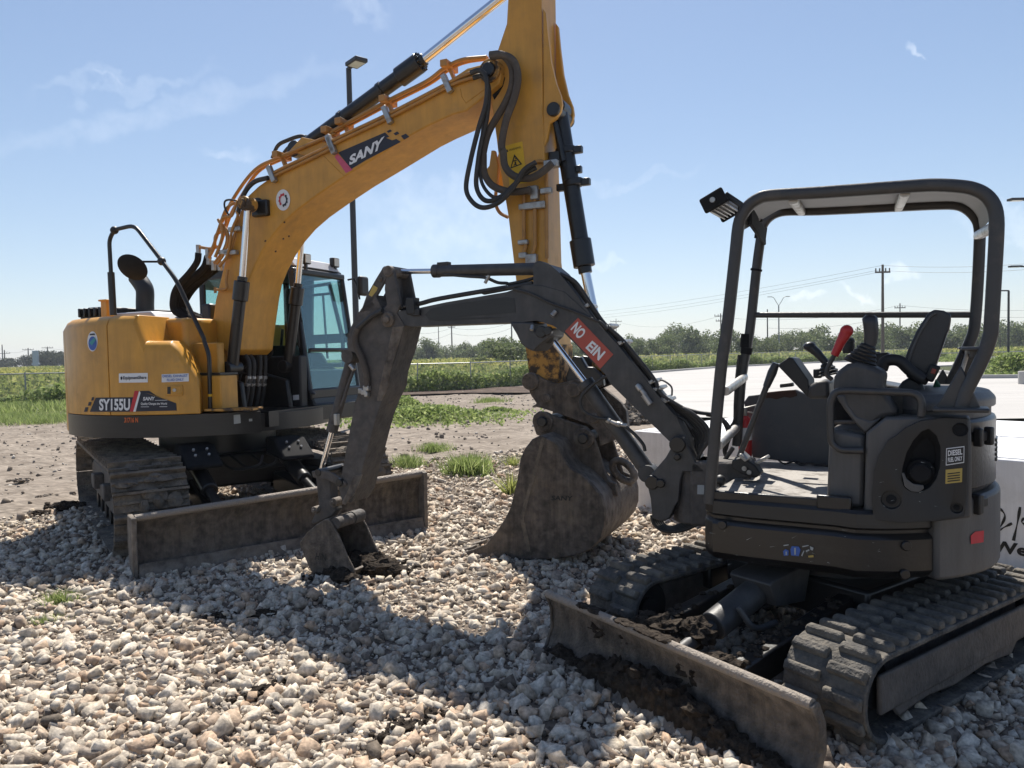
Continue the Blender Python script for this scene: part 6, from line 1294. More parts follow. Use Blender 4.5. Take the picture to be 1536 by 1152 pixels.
m.box(Q.T('P', [(700, 720)], .4)[0], (.3, .2, .06)); qart(m, 'seat_hardware', 'plastic', bevel=.008)
m = MB(); p0_ = Q.T('P', [(815, 705)], .5)[0]; p1_ = Q.T('P', [(880, 700)], .45)[0]; m.cyl(p0_, p1_, .04, 16); qart(m, 'filter_canister', 'steel', eb); m = MB()
for k, q in enumerate(((905, 640), (935, 660), (960, 620), (920, 690), (975, 600))): m.box(Q.T('P', [q], .30 - .06 * k)[0], (.12, .1, .08))
m.box(Q.T('P', [(960, 605)], .1)[0], (.25, .4, .03)); qart(m, 'engine_parts', 'floor', eb, bevel=.008)
m = MB(); m.tube(Q.TT(.40, ('P', [(840, 640), (890, 600), (960, 590), (1030, 560), (1080, 470)])), .010, 8, 6); qart(m, 'engine_cable', 'rubber', eb)
# travel levers and pedals
tl_ = Q.TT(.30, ('O', [(235, 985), (330, 740), (430, 480), (500, 310)])); m = MB(); m.tube(tl_[:3], .017, 10); tv = qart(m, 'travel_lever', 'tube', smooth=60); m = MB(); m.tube([tl_[2], tl_[2].lerp(tl_[3], .6), tl_[3]], [.02, .026, .02], 12); qart(m, 'lever_grip', 'seat', tv, smooth=60)
t2 = Q.TT(.0, ('O', [(60, 1110), (190, 920)])); m = MB(); m.tube(t2, .014, 8); qart(m, 'travel_lever', 'tube')
m = MB(); pb1 = Q.TT(.28, ('O', [(180, 1010), (260, 985), (350, 1050), (390, 1110), (350, 1140), (250, 1110), (180, 1075)])); m.prism(pb1, .18, .28); pd = qart(m, 'pedal_bracket', 'plastic', bevel=.01)
for (a_, b_), y in ((((330, 1040), (440, 985)), .16), (((250, 960), (300, 1005)), .30)):
    a, b = Q.T('O', [a_, b_], y); m = MB(); m.beam(a, b, .12, .02); qart(m, 'pedal', 'steel', pd, bevel=.006)
m = MB()
for q in ((273, 1068), (308, 1096)):
    p = Q.T('O', [q], .285)[0]; m.cyl(p, p + Vector((0, .012, 0)), .014, 10)
qart(m, 'bracket_bolts', 'steel', pd); p = Q.T('L', [(865, 770)], .45)[0]; m = MB(); m.blob(p, (.032, .032, .032), 3, .05, 1, 14, 10); m.cyl(p - Vector((0, 0, .06)), p, .008, 8); qart(m, 'round_knob', 'plastic', pd)
m = MB()
for k in range(5): m.tube([Vector((.15 - .1 * k + .05 * j_, -.5 + .03 * k + .04 * math.sin(j_ * 2 + k), .94 + .012 * (j_ % 2))) for j_ in range(6)], .006, 6, 4)
qart(m, 'floor_cables', 'rubber')

# ---- canopy frame
NC, FC = .70, -.40
near = Q.TT(NC, ('L', [(785, 935), (868, 0)]), ('M', [(238, 1110), (300, 560), (325, 330), (355, 250), (400, 185), (470, 135), (560, 112), (900, 92), (1536, 48)]), ('N', [(900, 38), (1080, 48), (1180, 68), (1260, 110), (1315, 180), (1338, 280), (1335, 450), (1315, 800), (1300, 1060)]), ('P', [(1295, 150), (1255, 280), (1190, 420), (1120, 560), (1080, 690)]))
far = Q.TT(FC, ('L', [(985, 520), (1020, 40)]), ('M', [(405, 1100), (455, 640), (485, 420), (500, 330), (545, 270), (610, 235), (700, 222), (900, 220), (1536, 188)]), ('N', [(900, 178), (1040, 178), (1120, 205), (1185, 265), (1215, 340), (1215, 480), (1200, 800), (1185, 1000)]), ('P', [(1170, 140), (1130, 240), (1050, 410), (985, 550), (950, 640)]))
m = MB(); m.tube(near, .030, 12, 3, True); cno = qart(m, 'canopy_frame', 'tube', smooth=60)
m = MB(); m.tube(far, .030, 12, 3, True); qart(m, 'canopy_frame', 'tube', smooth=60)
def xb(mb, q1, q2, r, mat='steel', nm='cross_bar'):
    m = MB(); m.tube([q1, q2], r, 12, 0); return qart(m, nm, mat, cno, smooth=60)
xb(None, Q.T('M', [(445, 972)], FC)[0], Q.T('N', [(1150, 970)], FC)[0], .019, 'tube', 'side_bar')
for qa, qb_ in ((('M', (718, 140)), ('M', (780, 230))), (('N', (680, 85)), ('N', (632, 200))), (('N', (1320, 340)), ('N', (1205, 400))), (('L', (900, 130)), ('L', (1040, 30))), (('L', (850, 520)), ('L', (985, 390)))):
    m = MB(); m.tube([Q.T(qa[0], [qa[1]], NC - .02)[0], Q.T(qb_[0], [qb_[1]], FC + .02)[0]], .023, 12, 0, True); qart(m, 'cross_bar', 'steel', cno, smooth=60)
# roof sheet follows the frame
top_n = cr_smooth(near, 3); sel = [p for p in top_n if p.z > 2.28]
sel = [p for p in sel if p.x < near[7].x + .12]
m = MB(); lo = []; 
def far_of(p):
    return min(cr_smooth(far, 6), key=lambda q: abs(q.x - p.x) + (0 if q.z > 2.1 else 9))
rows = [(p, far_of(p)) for p in sel]
rows = [(Vector((a.x, NC - .02, a.z + .004)), Vector((b.x, FC + .02, b.z + .012))) for a, b in rows]
m.loops([[a, b, b + Vector((0, 0, .012)), a + Vector((0, 0, .012))] for a, b in rows]); qart(m, 'roof_panel', pmat('pale roof lining', (.20, .20, .20), .6, var=.05), cno, smooth=50)
fp_ = Q.T('M', [(355, 90), (345, 190), (420, 240), (560, 215), (600, 100)], .1)
a = near[5]; m = MB(); m.beam(near[5] + Vector((-.03, -.03, .0)), far[4] + Vector((-.03, .03, 0)), .10, .02, side=(0, 0, 1)); qart(m, 'front_visor', 'matte', cno, bevel=.005)
# light bar
le0 = Q.T('M', [(150, 150)], .78)[0]; m = MB(); ax0 = Vector((le0.x, .78, le0.z)); ax1 = Vector((le0.x, .48, le0.z + .0))
rotl = Matrix.Rotation(R(25), 3, 'Y'); m.box((ax0 + ax1) / 2, (.105, .28, .055), m=rotl); lb = qart(m, 'light_bar', 'grey_light', cno, bevel=.012)
m = MB(); m.box(ax0 + Vector((0, .012, 0)), (.13, .024, .085), m=rotl); ec_ = qart(m, 'end_cap', 'matte', lb, bevel=.01); m = MB(); m.box(ax1 - Vector((0, .012, 0)), (.13, .024, .085), m=rotl); qart(m, 'end_cap', 'matte', lb, bevel=.01)
m = MB()
for k in range(5): m.box((ax0 + ax1) / 2 + rotl @ Vector((-.04 + .02 * k, 0, -.031)), (.006, .27, .014), m=rotl)
qart(m, 'cooling_fins', 'steel', lb); m = MB(); m.box((ax0 + ax1) / 2 + rotl @ Vector((.054, 0, 0)), (.006, .26, .045), m=rotl); qart(m, 'lens', 'lens', lb)
m = MB(); m.cyl(ax0 + Vector((-.0, .024, 0)), ax0 + Vector((0, .036, 0)), .014, 10); qart(m, 'mount_bolt', 'steel', lb); m = MB(); a, b = Q.T('M', [(235, 105), (360, 190)], .70); m.beam(a, b, .05, .03); qart(m, 'bracket', 'black', lb, bevel=.005)
m = MB(); m.tube(Q.TT(.15, ('M', [(380, 280), (430, 300), (500, 290)])), .009, 8, 5); qart(m, 'light_cable', 'rubber', lb)
# rear gusset and foot plates of the canopy
for y, pts_ in ((NC, near), (FC, far)):
    b_ = pts_[-1]; m = MB(); m.box((b_.x, y, b_.z - .0), (.22, .16, .02)); m.prism([b_ + Vector((.10, 0, .0)), b_ + Vector((-.08, 0, 0)), b_ + Vector((-.02, 0, .16)), b_ + Vector((.0, 0, .2))], y - .015, y + .015); qart(m, 'foot_plate', 'tube', cno, bevel=.008)
ga = Q.T('P', [(1180, 255)], NC)[0]; gb_ = Q.T('P', [(1130, 250)], FC)[0]; m = MB(); m.beam(ga, gb_, .10, .015); m.beam(ga + Vector((0, -.05, -.02)), gb_ + Vector((0, .05, -.02)), .03, .05); qart(m, 'rear_gusset', 'grey_light', cno, bevel=.008)
a, b = Q.T('P', [(1145, 300), (1095, 450)], .30); m = MB(); m.cyl(a, b, .030, 14); qart(m, 'gas_strut', 'black', cno); a, b = Q.T('P', [(1128, 290), (1085, 430)], .45); m = MB(); m.tube([a, b], .010, 6); qart(m, 'strut_rail', 'steel', cno)
m = MB()
for t in (.0, .12, .9):
    a, b = Q.T('O', [(290, 100 + 110 * t), (282, 190 + 60 * t)], FC); m = MB(); m.cyl(a, b, .038, 12); qart(m, 'black_tape', 'matte', cno)
for a, b in (Q.T('M', [(490, 345), (480, 420)], FC), Q.T('M', [(455, 640), (452, 655)], FC)): m = MB(); m.cyl(a, b, .0375, 12); qart(m, 'black_tape', 'matte', cno)
m = MB(); m.tube(Q.TT(FC + .05, ('O', [(235, 250), (215, 420), (205, 600), (200, 720), (170, 780), (150, 900), (130, 960)])), .010, 8, 6); m.tube(Q.TT(FC + .1, ('O', [(0, 680), (90, 700), (140, 760), (160, 850), (130, 930), (140, 980)])), .014, 8, 6); qart(m, 'cable', 'rubber', cno)
fe = Q.T('O', [(280, 800)], -.5)[0]

# ---- the boom is swung a few degrees about its king post
_P = Q.O + Q.f * .85 + Q.l * .05; _a = math.radians(149.3 + 6); _f = Vector((math.cos(_a), math.sin(_a), 0)); _l = Vector((-math.sin(_a), math.cos(_a), 0)); _o = _P - _f * .85 - _l * .05
QB = Frame(_o.x, _o.y, 149.3 + 6)
def b2q(p): return Q.loc(QB.O + QB.f * p[0] + QB.l * p[1] + Vector((0, 0, p[2])))
# ---- boom
B0, B1 = .16, -.06
bp = QB.TT(B0, ('J', [(690, 445), (740, 418), (880, 402), (930, 388), (1100, 352), (1536, 278)]), ('H', [(430, 165), (575, 125)]), ('G', [(672, 985), (680, 945), (720, 925), (790, 945), (850, 995)]), ('H', [(870, 180), (1010, 375), (1180, 560), (1536, 1005)]), ('L', [(540, 310), (618, 450), (640, 520), (600, 560), (540, 550), (500, 490), (75, 75)]), ('H', [(1090, 770), (800, 480), (720, 425), (600, 388), (480, 402), (0, 415)]), ('J', [(1536, 500), (1000, 520), (850, 527), (800, 518), (690, 520), (660, 480)]))
m = MB(b2q); m.prism(bp, B1, B0); qboom = qart(m, 'boom', 'grey', bevel=.01)
mp = QB.TT(B0, ('H', [(432, 165), (520, 130), (640, 135), (800, 180), (900, 270), (1020, 385), (990, 370), (880, 325), (700, 265), (560, 200)])); m = MB(b2q); m.prism(mp, B0, B0 + .006); qart(m, 'web_plate', 'grey', qboom, bevel=.003)
for k, pth in enumerate(([('H', [(430, 160), (560, 195), (700, 262), (880, 325), (1020, 385), (1060, 400), (1110, 450)])],)): m = MB(b2q); m.tube(QB.TT(B0 + .012, *pth), .010, 8, 6); qart(m, 'boom_hose', 'rubber', qboom, smooth=60)
ip = QB.TT(B0, ('J', [(950, 440), (990, 400), (1100, 372), (1536, 315)]), ('H', [(440, 228), (450, 330), (0, 368)]), ('J', [(1536, 462), (1060, 490), (980, 480)])); m = MB(b2q); m.prism(ip, B0, B0 + .003); qart(m, 'side_patch', 'black', qboom)
pf_ = QB.T('J', [(692, 478)], B0)[0]; m = MB(b2q); pin(m, pf_, .055, B1 - .06, B0 + .035, 20); pin(m, pf_, .03, B1 - .08, B0 + .055, 8); qart(m, 'pivot_pin', 'mud_steel', qboom, bevel=.008)
sfQ = lambda x, y: b2q(QB.at(x, y, B0 + .004)); sfQ2 = lambda x, y: b2q(QB.at(x, y, B0 + .007))
decal([crop_pts('H', [(898, 368), (1152, 632), (1058, 735), (803, 465)])], sfQ, M['sticker_red'], qboom, 'red_sticker')
lettering('NO', crop_pts('H', [(842, 452), (902, 528), (962, 468), (895, 395)]), sfQ2, M['white'], qboom, bold=.035); lettering('EIN', crop_pts('H', [(950, 585), (1045, 678), (1098, 615), (1000, 532)]), sfQ2, M['white'], qboom, bold=.035)
# clamp plate at the lower middle of the boom
cl = QB.TT(B0 - .02, ('H', [(420, 402), (590, 402), (600, 470), (720, 440), (715, 500), (640, 560), (590, 610), (545, 590), (500, 555), (470, 490)])); m = MB(b2q); m.prism(cl, B1 - .02, B0 + .015); co = qart(m, 'cylinder_bracket', 'grey', qboom, bevel=.01)
m = MB(b2q); pin(m, QB.T('H', [(692, 462)], B0)[0], .03, B0, B0 + .04, 12); pin(m, QB.T('H', [(640, 470)], B0)[0], .04, B0 - .01, B0 + .03, 16); qart(m, 'bracket_pin', 'black', co, bevel=.005); m = MB(b2q); p = QB.T('H', [(735, 322)], B0 + .02)[0]; m.cyl(p, p + Vector((.02, .02, -.03)), .016, 10); qart(m, 'grease_fitting', 'steel', qboom); m = MB(b2q); p = QB.T('H', [(570, 425)], B0 + .02)[0]; m.cyl(p, p + Vector((0, .02, -.03)), .014, 10); qart(m, 'grease_fitting', 'steel', qboom)
# boom cylinder below, arm cylinder above
def cyl2(rod_a, gland, base, rb, rrod, l, nm, gl=.06, mat='grey'):
    m = MB(b2q); m.tube_profile(gland, base, [(0, rrod * 1.3), (0, rb * 1.14), (gl, rb * 1.14), (gl, rb), (1, rb)], 24); m.cyl(base + Vector((0, -.06, 0)), base + Vector((0, .06, 0)), rb * 1.1, 16); c_ = qart(m, nm, mat, qboom, bevel=.004)
    m = MB(b2q); m.cyl(rod_a, gland, rrod, 20); qart(m, 'rod', 'chrome', c_, smooth=60); m = MB(b2q); m.cyl(rod_a + Vector((0, -.05, 0)), rod_a + Vector((0, .05, 0)), rrod * 2, 16); qart(m, 'rod_eye', mat, c_, bevel=.005); return c_
ra, rg, rb_ = QB.TT(.05, ('H', [(700, 510), (945, 830)]), ('L', [(350, 715)])); bcq = cyl2(ra, rg, rb_, .052, .021, .05, 'boom_cylinder')
m = MB(b2q); m.tube(QB.TT(.13, ('H', [(1330, 850), (1290, 800), (1200, 775), (1080, 800), (970, 880), (920, 950), (930, 1030), (1010, 1080), (1110, 1100)])), .011, 8, 6); m.tube(QB.TT(.12, ('L', [(180, 380), (250, 440), (310, 510), (325, 560)])), .011, 8, 6); qart(m, 'boom_hose', 'rubber', qboom, smooth=60)
m = MB(b2q); 
for a_, b_ in (((1100, 1100), (1170, 1130)), ((1170, 1130), (1250, 1145))):
    a, b = QB.T('H', [a_, b_], .12); m = MB(b2q); m.tube_profile(a, b, [(0, .012), (.1, .018), (.4, .018), (.45, .012), (1, .014)], 10); qart(m, 'hose_fitting', 'steel', qboom)
m = MB(b2q); a, b = QB.T('H', [(1320, 850), (1380, 920)], B0 + .02); m.tube_profile(a, b, [(0, .014), (.2, .02), (.5, .02), (.55, .014), (1, .016)], 10); qart(m, 'hose_fitting', 'steel', qboom); m = MB(b2q); a, b = QB.T('H', [(1370, 920), (1420, 990)], B0 + .02); m.cyl(a, b, .02, 8); qart(m, 'hose_fitting', 'steel', qboom)
ra, rg, rb_ = QB.TT(.05, ('J', [(690, 132), (1010, 128)]), ('G', [(735, 975)])); acq = cyl2(ra, rg, rb_, .043, .019, .05, 'arm_cylinder')
m = MB(b2q); m.tube(QB.TT(.08, ('J', [(1080, 150), (1250, 165), (1380, 175), (1470, 210), (1536, 215)]), ('H', [(400, 125), (500, 105), (575, 85)])), .012, 8, 6); m.box(QB.T('J', [(1085, 80)], .05)[0], (.09, .05, .03)); qart(m, 'cylinder_pipe', 'rubber', acq, smooth=60); m = MB(b2q); a, b = QB.T('J', [(1410, 160), (1380, 215)], .12); m.cyl(a, b, .012, 8); qart(m, 'hose_fitting', 'steel', acq)
ph = QB.TT(B0 - .03, ('J', [(640, 415), (790, 385), (920, 360), (1060, 325), (1536, 245)]), ('H', [(200, 190), (430, 148), (570, 120)])); m = MB(b2q); m.tube(ph, .017, 8, 5); qart(m, 'boom_hose', 'rubber', qboom, smooth=60)
m = MB(b2q); a, b = QB.T('J', [(640, 405), (790, 385)], B0 - .02); m.tube_profile(a, b, [(0, .02), (.1, .024), (.85, .024), (.9, .018), (1, .018)], 12); m.box(QB.T('J', [(860, 380)], B0 - .01)[0], (.07, .08, .12)); m.box(QB.T('J', [(885, 425)], B0 + .01)[0], (.07, .03, .05)); qart(m, 'hose_clamp', 'plastic', qboom, bevel=.006)
for k in range(6):
    off = .012 * k; yk = B0 - .02 - .03 * k
    m = MB(b2q); m.tube(QB.TT(yk, ('H', [(770 - 3 * k, 50 + 8 * k), (880 - 8 * k, 110 + 10 * k), (985 - 10 * k, 260 + 12 * k), (1090 - 8 * k, 410 + 9 * k), (1230 - 8 * k, 540 + 9 * k), (1440 - 7 * k, 800 + 9 * k)]), ('L', [(440, 160 - 12 + 6 * k), (520 + 12 * (5 - k), 240 + 6 * k), (600 + 16 * (5 - k), 300 + 8 * k), (680 + 18 * (5 - k), 390 + 12 * k), (690 + 18 * (5 - k), 480), (680 + 10 * (5 - k), 560), (700 + 4 * k, 620)])), .0125, 8, 6); qart(m, 'boom_hose', 'rubber', qboom, smooth=60)
m = MB(b2q); m.tube(QB.TT(.0, ('L', [(560, 240), (700, 280), (830, 300), (900, 350), (935, 400)])), .013, 8, 6); m.tube(QB.TT(.1, ('L', [(380, 230), (440, 280), (520, 300), (600, 330), (660, 400)])), .011, 8, 6); qart(m, 'boom_hose', 'rubber', qboom, smooth=60)
m = MB(b2q)
for cr_, q in (('H', (985, 290)), ('H', (1140, 432)), ('H', (1240, 545)), ('L', (400, 55)), ('L', (435, 105)), ('L', (470, 180)), ('L', (500, 190))):
    p = QB.T(cr_, [q], .05)[0]; m = MB(b2q); m.beam(p + Vector((.022, 0, -.012)), p + Vector((-.022, 0, .012)), .19, .022)
    for k in range(3): m.cyl(p + Vector((.018 - .018 * k, .092, .0)), p + Vector((.018 - .018 * k, .105, .0)), .007, 6)
    qart(m, 'hose_clamp', 'steel', qboom, bevel=.004)
m = MB(b2q); m.tube(QB.TT(.1, ('L', [(430, 45), (470, 60), (515, 100), (518, 160)])), .006, 6, 5); qart(m, 'grease_line', 'grey_light', qboom)
# swing bracket and base
sb_ = QB.TT(.20, ('L', [(560, 450), (610, 460), (640, 540), (690, 640), (760, 700), (760, 720), (600, 710), (580, 780), (570, 920), (540, 960), (500, 1050), (440, 1065), (375, 1045), (362, 900), (330, 770), (400, 690), (470, 610), (510, 540)])); m = MB(b2q); m.prism(sb_, -.10, .20); sw = qart(m, 'swing_bracket', 'grey', bevel=.015)
m = MB(b2q); pin(m, QB.T('L', [(560, 510)], .2)[0], .05, -.12, .225, 18); pin(m, QB.T('L', [(558, 600)], .2)[0], .022, .2, .225, 12); pin(m, QB.T('L', [(440, 790)], .2)[0], .028, .2, .225, 12); pin(m, QB.T('L', [(375, 785)], .2)[0], .045, -.1, .215, 16); qart(m, 'pivot_pin', 'black', sw, bevel=.006)
m = MB(b2q); x0 = QB.T('L', [(680, 800)], .05)[0]; m.cyl((x0.x, .05, .62), (x0.x, .05, 1.02), .13, 24); m.box((x0.x - .18, .05, .82), (.36, .30, .40)); kp_ = qart(m, 'king_post', 'grey_dusty', bevel=.015); decal([crop_pts('L', [(700, 870), (750, 872), (750, 805), (702, 803)])], lambda x, y: b2q(QB.at(x, y, .203)), M['gold'] if False else M['grey_ink'], kp_, 'label_plate')
m = MB(b2q)
for k in range(5): m.tube(QB.TT(.12 - .04 * k, ('L', [(372 + 12 * k, 1020), (395 + 16 * k, 1090), (470 + 10 * k, 1135 - 6 * k), (590, 1130 - 10 * k), (700, 1085 - 8 * k), (760, 1040)])), .013, 8, 6)
qart(m, 'base_hose', 'rubber', sw, smooth=60)

# ---- stick arm, bucket
A0, A1 = .17, -.07
ap = QB.TT(A0, ('J', [(640, 410), (740, 425), (800, 520), (760, 680), (700, 860), (690, 960), (640, 1060)]), ('U', [(880, 130), (790, 480), (745, 660), (700, 740), (640, 720), (615, 640), (640, 520), (735, 0)]), ('J', [(440, 1100), (480, 960), (470, 720), (395, 700), (388, 620), (410, 540), (460, 440), (540, 330), (590, 300)]))
m = MB(b2q); m.prism(ap, A1, A0); qarm = qart(m, 'stick_arm', 'grey_dusty', bevel=.012)
e1 = QB.TT(A0, ('J', [(525, 300), (600, 170), (640, 105), (680, 92), (700, 130), (640, 230), (575, 345), (600, 380), (640, 400), (560, 420), (480, 430)])); e2 = QB.TT(A0, ('J', [(660, 200), (695, 100), (725, 130), (772, 370), (740, 440), (660, 430), (650, 395), (672, 370), (655, 260)]))
m = MB(b2q)
for l0 in (A0 - .03, A1): m.prism(e1, l0, l0 + .03); m.prism(e2, l0 + .001, l0 + .031)
m.box(QB.T('J', [(735, 260)], .05)[0], (.025, A0 - A1 - .08, .3)); ea = qart(m, 'arm_ear', 'grey_dusty', qarm, bevel=.008)
m = MB(b2q); pin(m, QB.T('J', [(688, 128)], A0)[0], .04, A1 - .01, A0 + .02, 16); pin(m, QB.T('J', [(628, 186)], A0)[0], .018, A0, A0 + .014, 12); qart(m, 'pivot_pin', 'mud_steel', ea, bevel=.005)
decal([crop_pts('J', [(542, 300), (575, 228), (608, 248), (600, 270), (565, 312)])], lambda x, y: b2q(QB.at(x, y, A0 + .004)), M['gold'], ea, 'yellow_sticker')
rbp = QB.TT(A0, ('J', [(720, 530), (800, 522), (700, 860), (690, 960), (640, 1060), (605, 1060), (650, 850)])); m = MB(b2q); m.prism(rbp, A0, A0 + .012); qart(m, 'edge_plate', 'mud_steel', qarm, bevel=.005)
lp_ = QB.TT(A0, ('U', [(725, 545), (790, 535), (740, 670), (665, 755), (640, 740), (690, 640)])); m = MB(b2q); m.prism(lp_, A0, A0 + .012); qart(m, 'wear_plate', 'mud_steel', qarm, bevel=.005)
hk = QB.TT(.05, ('J', [(660, 900), (650, 980), (690, 1050), (705, 1075), (690, 1095), (640, 1060), (620, 1000)])); m = MB(b2q); m.prism(hk, .02, .08); qart(m, 'lifting_hook', 'grey_dusty', qarm, bevel=.01)
m = MB(b2q); m.tube(QB.TT(A0 + .03, ('J', [(640, 415), (570, 450), (490, 520), (450, 560), (440, 640), (470, 720), (510, 800), (530, 880), (530, 970)])), .020, 10, 6); qart(m, 'arm_hose', 'rubber', qarm, smooth=60); m = MB(b2q); m.tube(QB.TT(A0 + .031, ('J', [(462, 540), (445, 600), (450, 660), (490, 750), (522, 850), (532, 960)])), .0245, 10, 6); qart(m, 'hose_sleeve', 'sleeve', qarm, smooth=60)
m = MB(b2q)
for q, e_ in (((530, 970), .05), ((515, 1000), .05), ((490, 990), .04), ((530, 1015), .03)): m = MB(b2q); m.box(QB.T('J', [q], A0 + .03)[0], (e_, .04, .04)); qart(m, 'hose_fitting', 'steel', qarm, bevel=.006)
kb, kg, kr = QB.TT(.05, ('J', [(425, 740), (320, 1075)]), ('U', [(490, 505)])); kg = QB.T('U', [(565, 225)], .05)[0]
m = MB(b2q); m.tube_profile(kg, kb, [(0, .03), (0, .046), (.12, .046), (.12, .042), (1, .042)], 22); m.cyl(kb + Vector((0, -.07, 0)), kb + Vector((0, .07, 0)), .055, 16); m.tube(QB.TT(.11, ('J', [(440, 830), (420, 880), (385, 980), (345, 1100)])), .013, 8, 4); kc = qart(m, 'bucket_cylinder', 'grey_dusty', qarm, bevel=.004); m = MB(b2q); m.cyl(kg, kr, .021, 18); qart(m, 'rod', 'chrome', kc, smooth=60)
m = MB(b2q); a, b = QB.T('J', [(410, 800), (440, 840)], .12); m.cyl(a, b, .02, 10); qart(m, 'hose_fitting', 'steel', kc, bevel=.005); m = MB(b2q); p = QB.T('U', [(600, 140)], .10)[0]; m.box(p, (.03, .04, .09)); qart(m, 'hose_fitting', 'steel', kc, bevel=.005)
gl2 = QB.TT(A0, ('U', [(430, 510), (490, 500), (560, 515), (620, 550), (675, 590), (680, 610), (655, 625), (600, 600), (540, 570), (440, 555)])); m = MB(b2q)
for l0 in (A0, A1 - .02): m.prism(gl2, l0, l0 + .022)
lk_ = qart(m, 'guide_link', 'grey_dusty', qarm, bevel=.006); m = MB(b2q); pin(m, QB.T('U', [(635, 590)], A0)[0], .032, A1 - .04, A0 + .04, 16); pin(m, QB.T('U', [(480, 520)], A0)[0], .03, A1 - .04, A0 + .03, 14); qart(m, 'link_pin', 'black', lk_, bevel=.005)
hl = QB.TT(.10, ('U', [(445, 540), (545, 540), (560, 720), (590, 800), (560, 840), (520, 860), (430, 900), (412, 880), (470, 760)])); m = MB(b2q); m.prism(hl, 0.0, .10); bl_ = qart(m, 'bucket_link', 'grey_dusty', qarm, bevel=.012); m = MB(b2q)
for q, r_ in (((590, 735), .036), ((453, 790), .03)): pin(m, QB.T('U', [q], .12)[0], r_, -.04, .15, 16); pin(m, QB.T('U', [q], .12)[0], r_ * .5, .14, .165, 8)
qart(m, 'link_pin', 'mud_steel', bl_, bevel=.006)
G0, G1 = .24, -.14
bs2 = QB.TT(G0, ('K', [(320, 668), (345, 668), (368, 695), (420, 790), (475, 920), (535, 1040), (500, 1085), (420, 1110), (330, 1108), (250, 1080), (205, 1010), (160, 900), (138, 838), (190, 765), (260, 705)]))
m = MB(b2q); m.prism(bs2, G0 - .022, G0); m.prism(bs2, G1, G1 + .022)
bkt = qart(m, 'bucket', 'mud_steel', bevel=.008)
sh = bs2[5:15] + [bs2[0]]; ce = sum(bs2, Vector()) / len(bs2); m = MB(b2q); m.loops([[Vector((p.x, l_, p.z)) for p in sh] + [Vector((p.x, l_, p.z)) for p in [q + (ce - q).normalized() * .022 for q in sh[::-1]]] for l_ in (G0 - .0225, G1 + .0225)]); qart(m, 'bucket_shell', 'mud_steel', bkt, bevel=.004)
tbp = QB.T('K', [(372, 700)], G0)[0]; m = MB(b2q); m.cyl(Vector((tbp.x - .02, G0 - .023, tbp.z)), Vector((tbp.x - .02, G1 + .023, tbp.z)), .045, 18); m.cyl(Vector((tbp.x - .02, .02, tbp.z)), Vector((tbp.x - .02, -.10, tbp.z)), .052, 18); qart(m, 'top_tube', 'grey_dusty', bkt)
m = MB(b2q)
for q in ((690, 860), (690, 918), (742, 925)): pass
m = MB(b2q); c_ = QB.T('K', [(585, 1010)], .05)[0]
for k in range(9): m.blob(c_ + Vector((rr.uniform(-.10, .06), rr.uniform(-.1, .1), rr.uniform(-.03, .02))), (.07, .06, .045), k, .5, 2.4, 14, 9)
qart(m, 'soil_lump', 'soil', bkt)['kind'] = 'stuff'
lettering('HIN', crop_pts('K', [(252, 958), (330, 966), (332, 916), (262, 908)]), lambda x, y: b2q(QB.at(x, y, G0 + .002)), M['black_ink'], bkt)

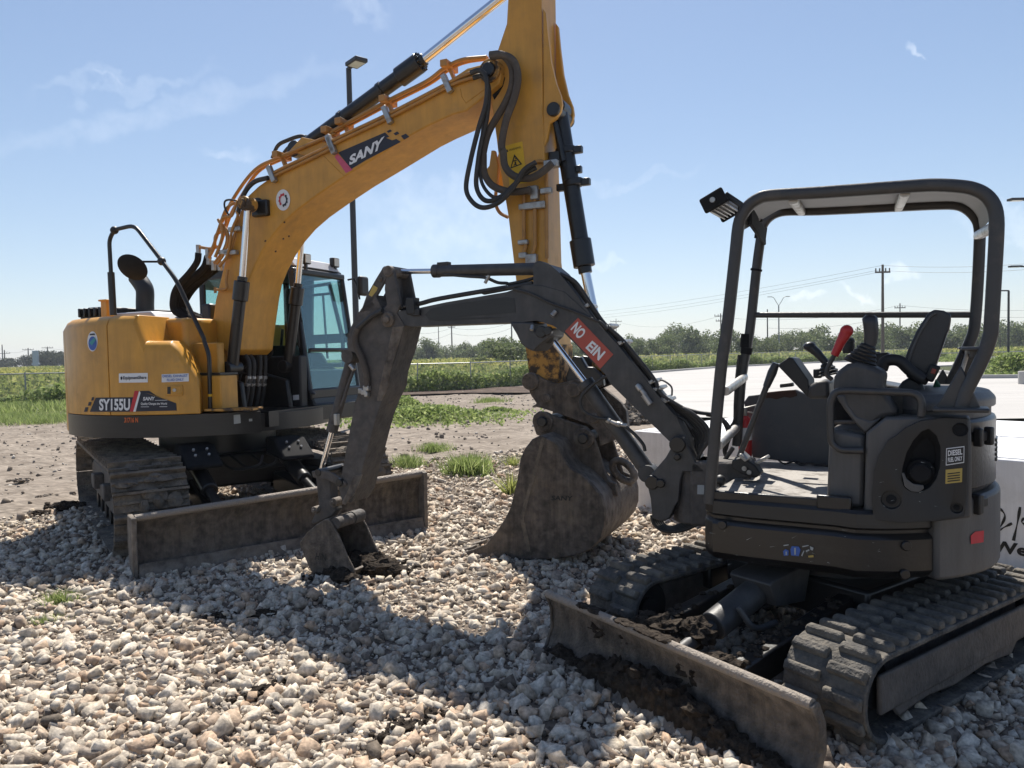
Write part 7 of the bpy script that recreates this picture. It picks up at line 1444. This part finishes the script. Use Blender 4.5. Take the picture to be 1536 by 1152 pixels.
# ---- things that stand or lie by the machine
pb = Q.T('K', [(640, 1060)], 0)[0]
gpt = on_ground(540, 860, 0); m = MB(); k9 = random.Random(4)
for k in range(34):
    x = k9.gauss(0, .15); y = k9.gauss(0, .11); r_ = k9.uniform(.05, .11); m.blob((x, y, max(.0, .09 - .3 * math.hypot(x, y)) + .01), (r_ * 1.1, r_, r_ * .7), k, .5, 2.4, 14, 9)
mc_ = MB()
for k in range(90):
    a_ = k9.uniform(0, 6.28); q_ = abs(k9.gauss(.16, .22)); e_ = k9.uniform(.006, .022); mc_.blob((math.cos(a_) * q_ * 1.4, math.sin(a_) * q_, .03), (e_, e_, e_ * .7), k, .4, 2, 6, 5)
o = m.build('soil_pile', M['soil']); o.location = (gpt.x + .02, gpt.y + .03, 0); tag(o, 'crumbly dark soil heap spilling from the small bucket onto gravel', 'soil pile'); mc_.build('soil_crumbs', M['soil'], o)['kind'] = 'stuff'
gpt = on_ground(585, 852, 0); m = MB()
for k in range(18):
    x = k9.gauss(0, .11); y = k9.gauss(0, .06); r_ = k9.uniform(.025, .06); m.blob((x, y, .012), (r_ * 1.2, r_, r_ * .7), k, .5, 2.4, 12, 8)
o = m.build('soil_pile', M['soil']); o.location = (gpt.x, gpt.y, .0); tag(o, 'scatter of soil crumbs right of the small bucket heap', 'soil pile')
# fire extinguisher strapped to the far canopy post
E0, E1 = Q.T('O', [(278, 985), (278, 690)], -.48)
er = empty('fire_extinguisher', 0, 0, 0, 0, 'red fire extinguisher with white label strapped inside the canopy frame', 'fire extinguisher')
w0 = Q.O + Q.f * E0.x + Q.l * E0.y + Vector((0, 0, E0.z)); er.location = w0; H_ = E1.z - E0.z
m = MB(); m.tube_profile(Vector((0, 0, 0)), Vector((0, 0, H_)), [(0, .03), (.0, .040), (.03, .044), (.86, .044), (.93, .036), (1, .016)], 24); m.build('cylinder', M['red'], er, smooth=50)
m = MB(); m.tube_profile(Vector((0, 0, H_ * .42)), Vector((0, 0, H_ * .72)), [(0, .0452), (1, .0452)], 24); m.build('paper_label', M['white'], er, smooth=50)
m = MB(); m.cyl((0, 0, H_), (0, 0, H_ + .05), .016, 12); m.beam((-.02, 0, H_ + .05), (.08, 0, H_ + .07), .018, .01); m.beam((-.02, 0, H_ + .03), (.08, 0, H_ + .015), .018, .01); m.build('valve_handle', M['steel'], er, bevel=.003)
m = MB(); m.tube([(0, .03, H_ + .03), (-.05, .05, H_ * .9), (-.055, .03, H_ * .5), (-.05, .02, H_ * .25)], .009, 8, 6); m.build('hose', M['rubber'], er, smooth=60)
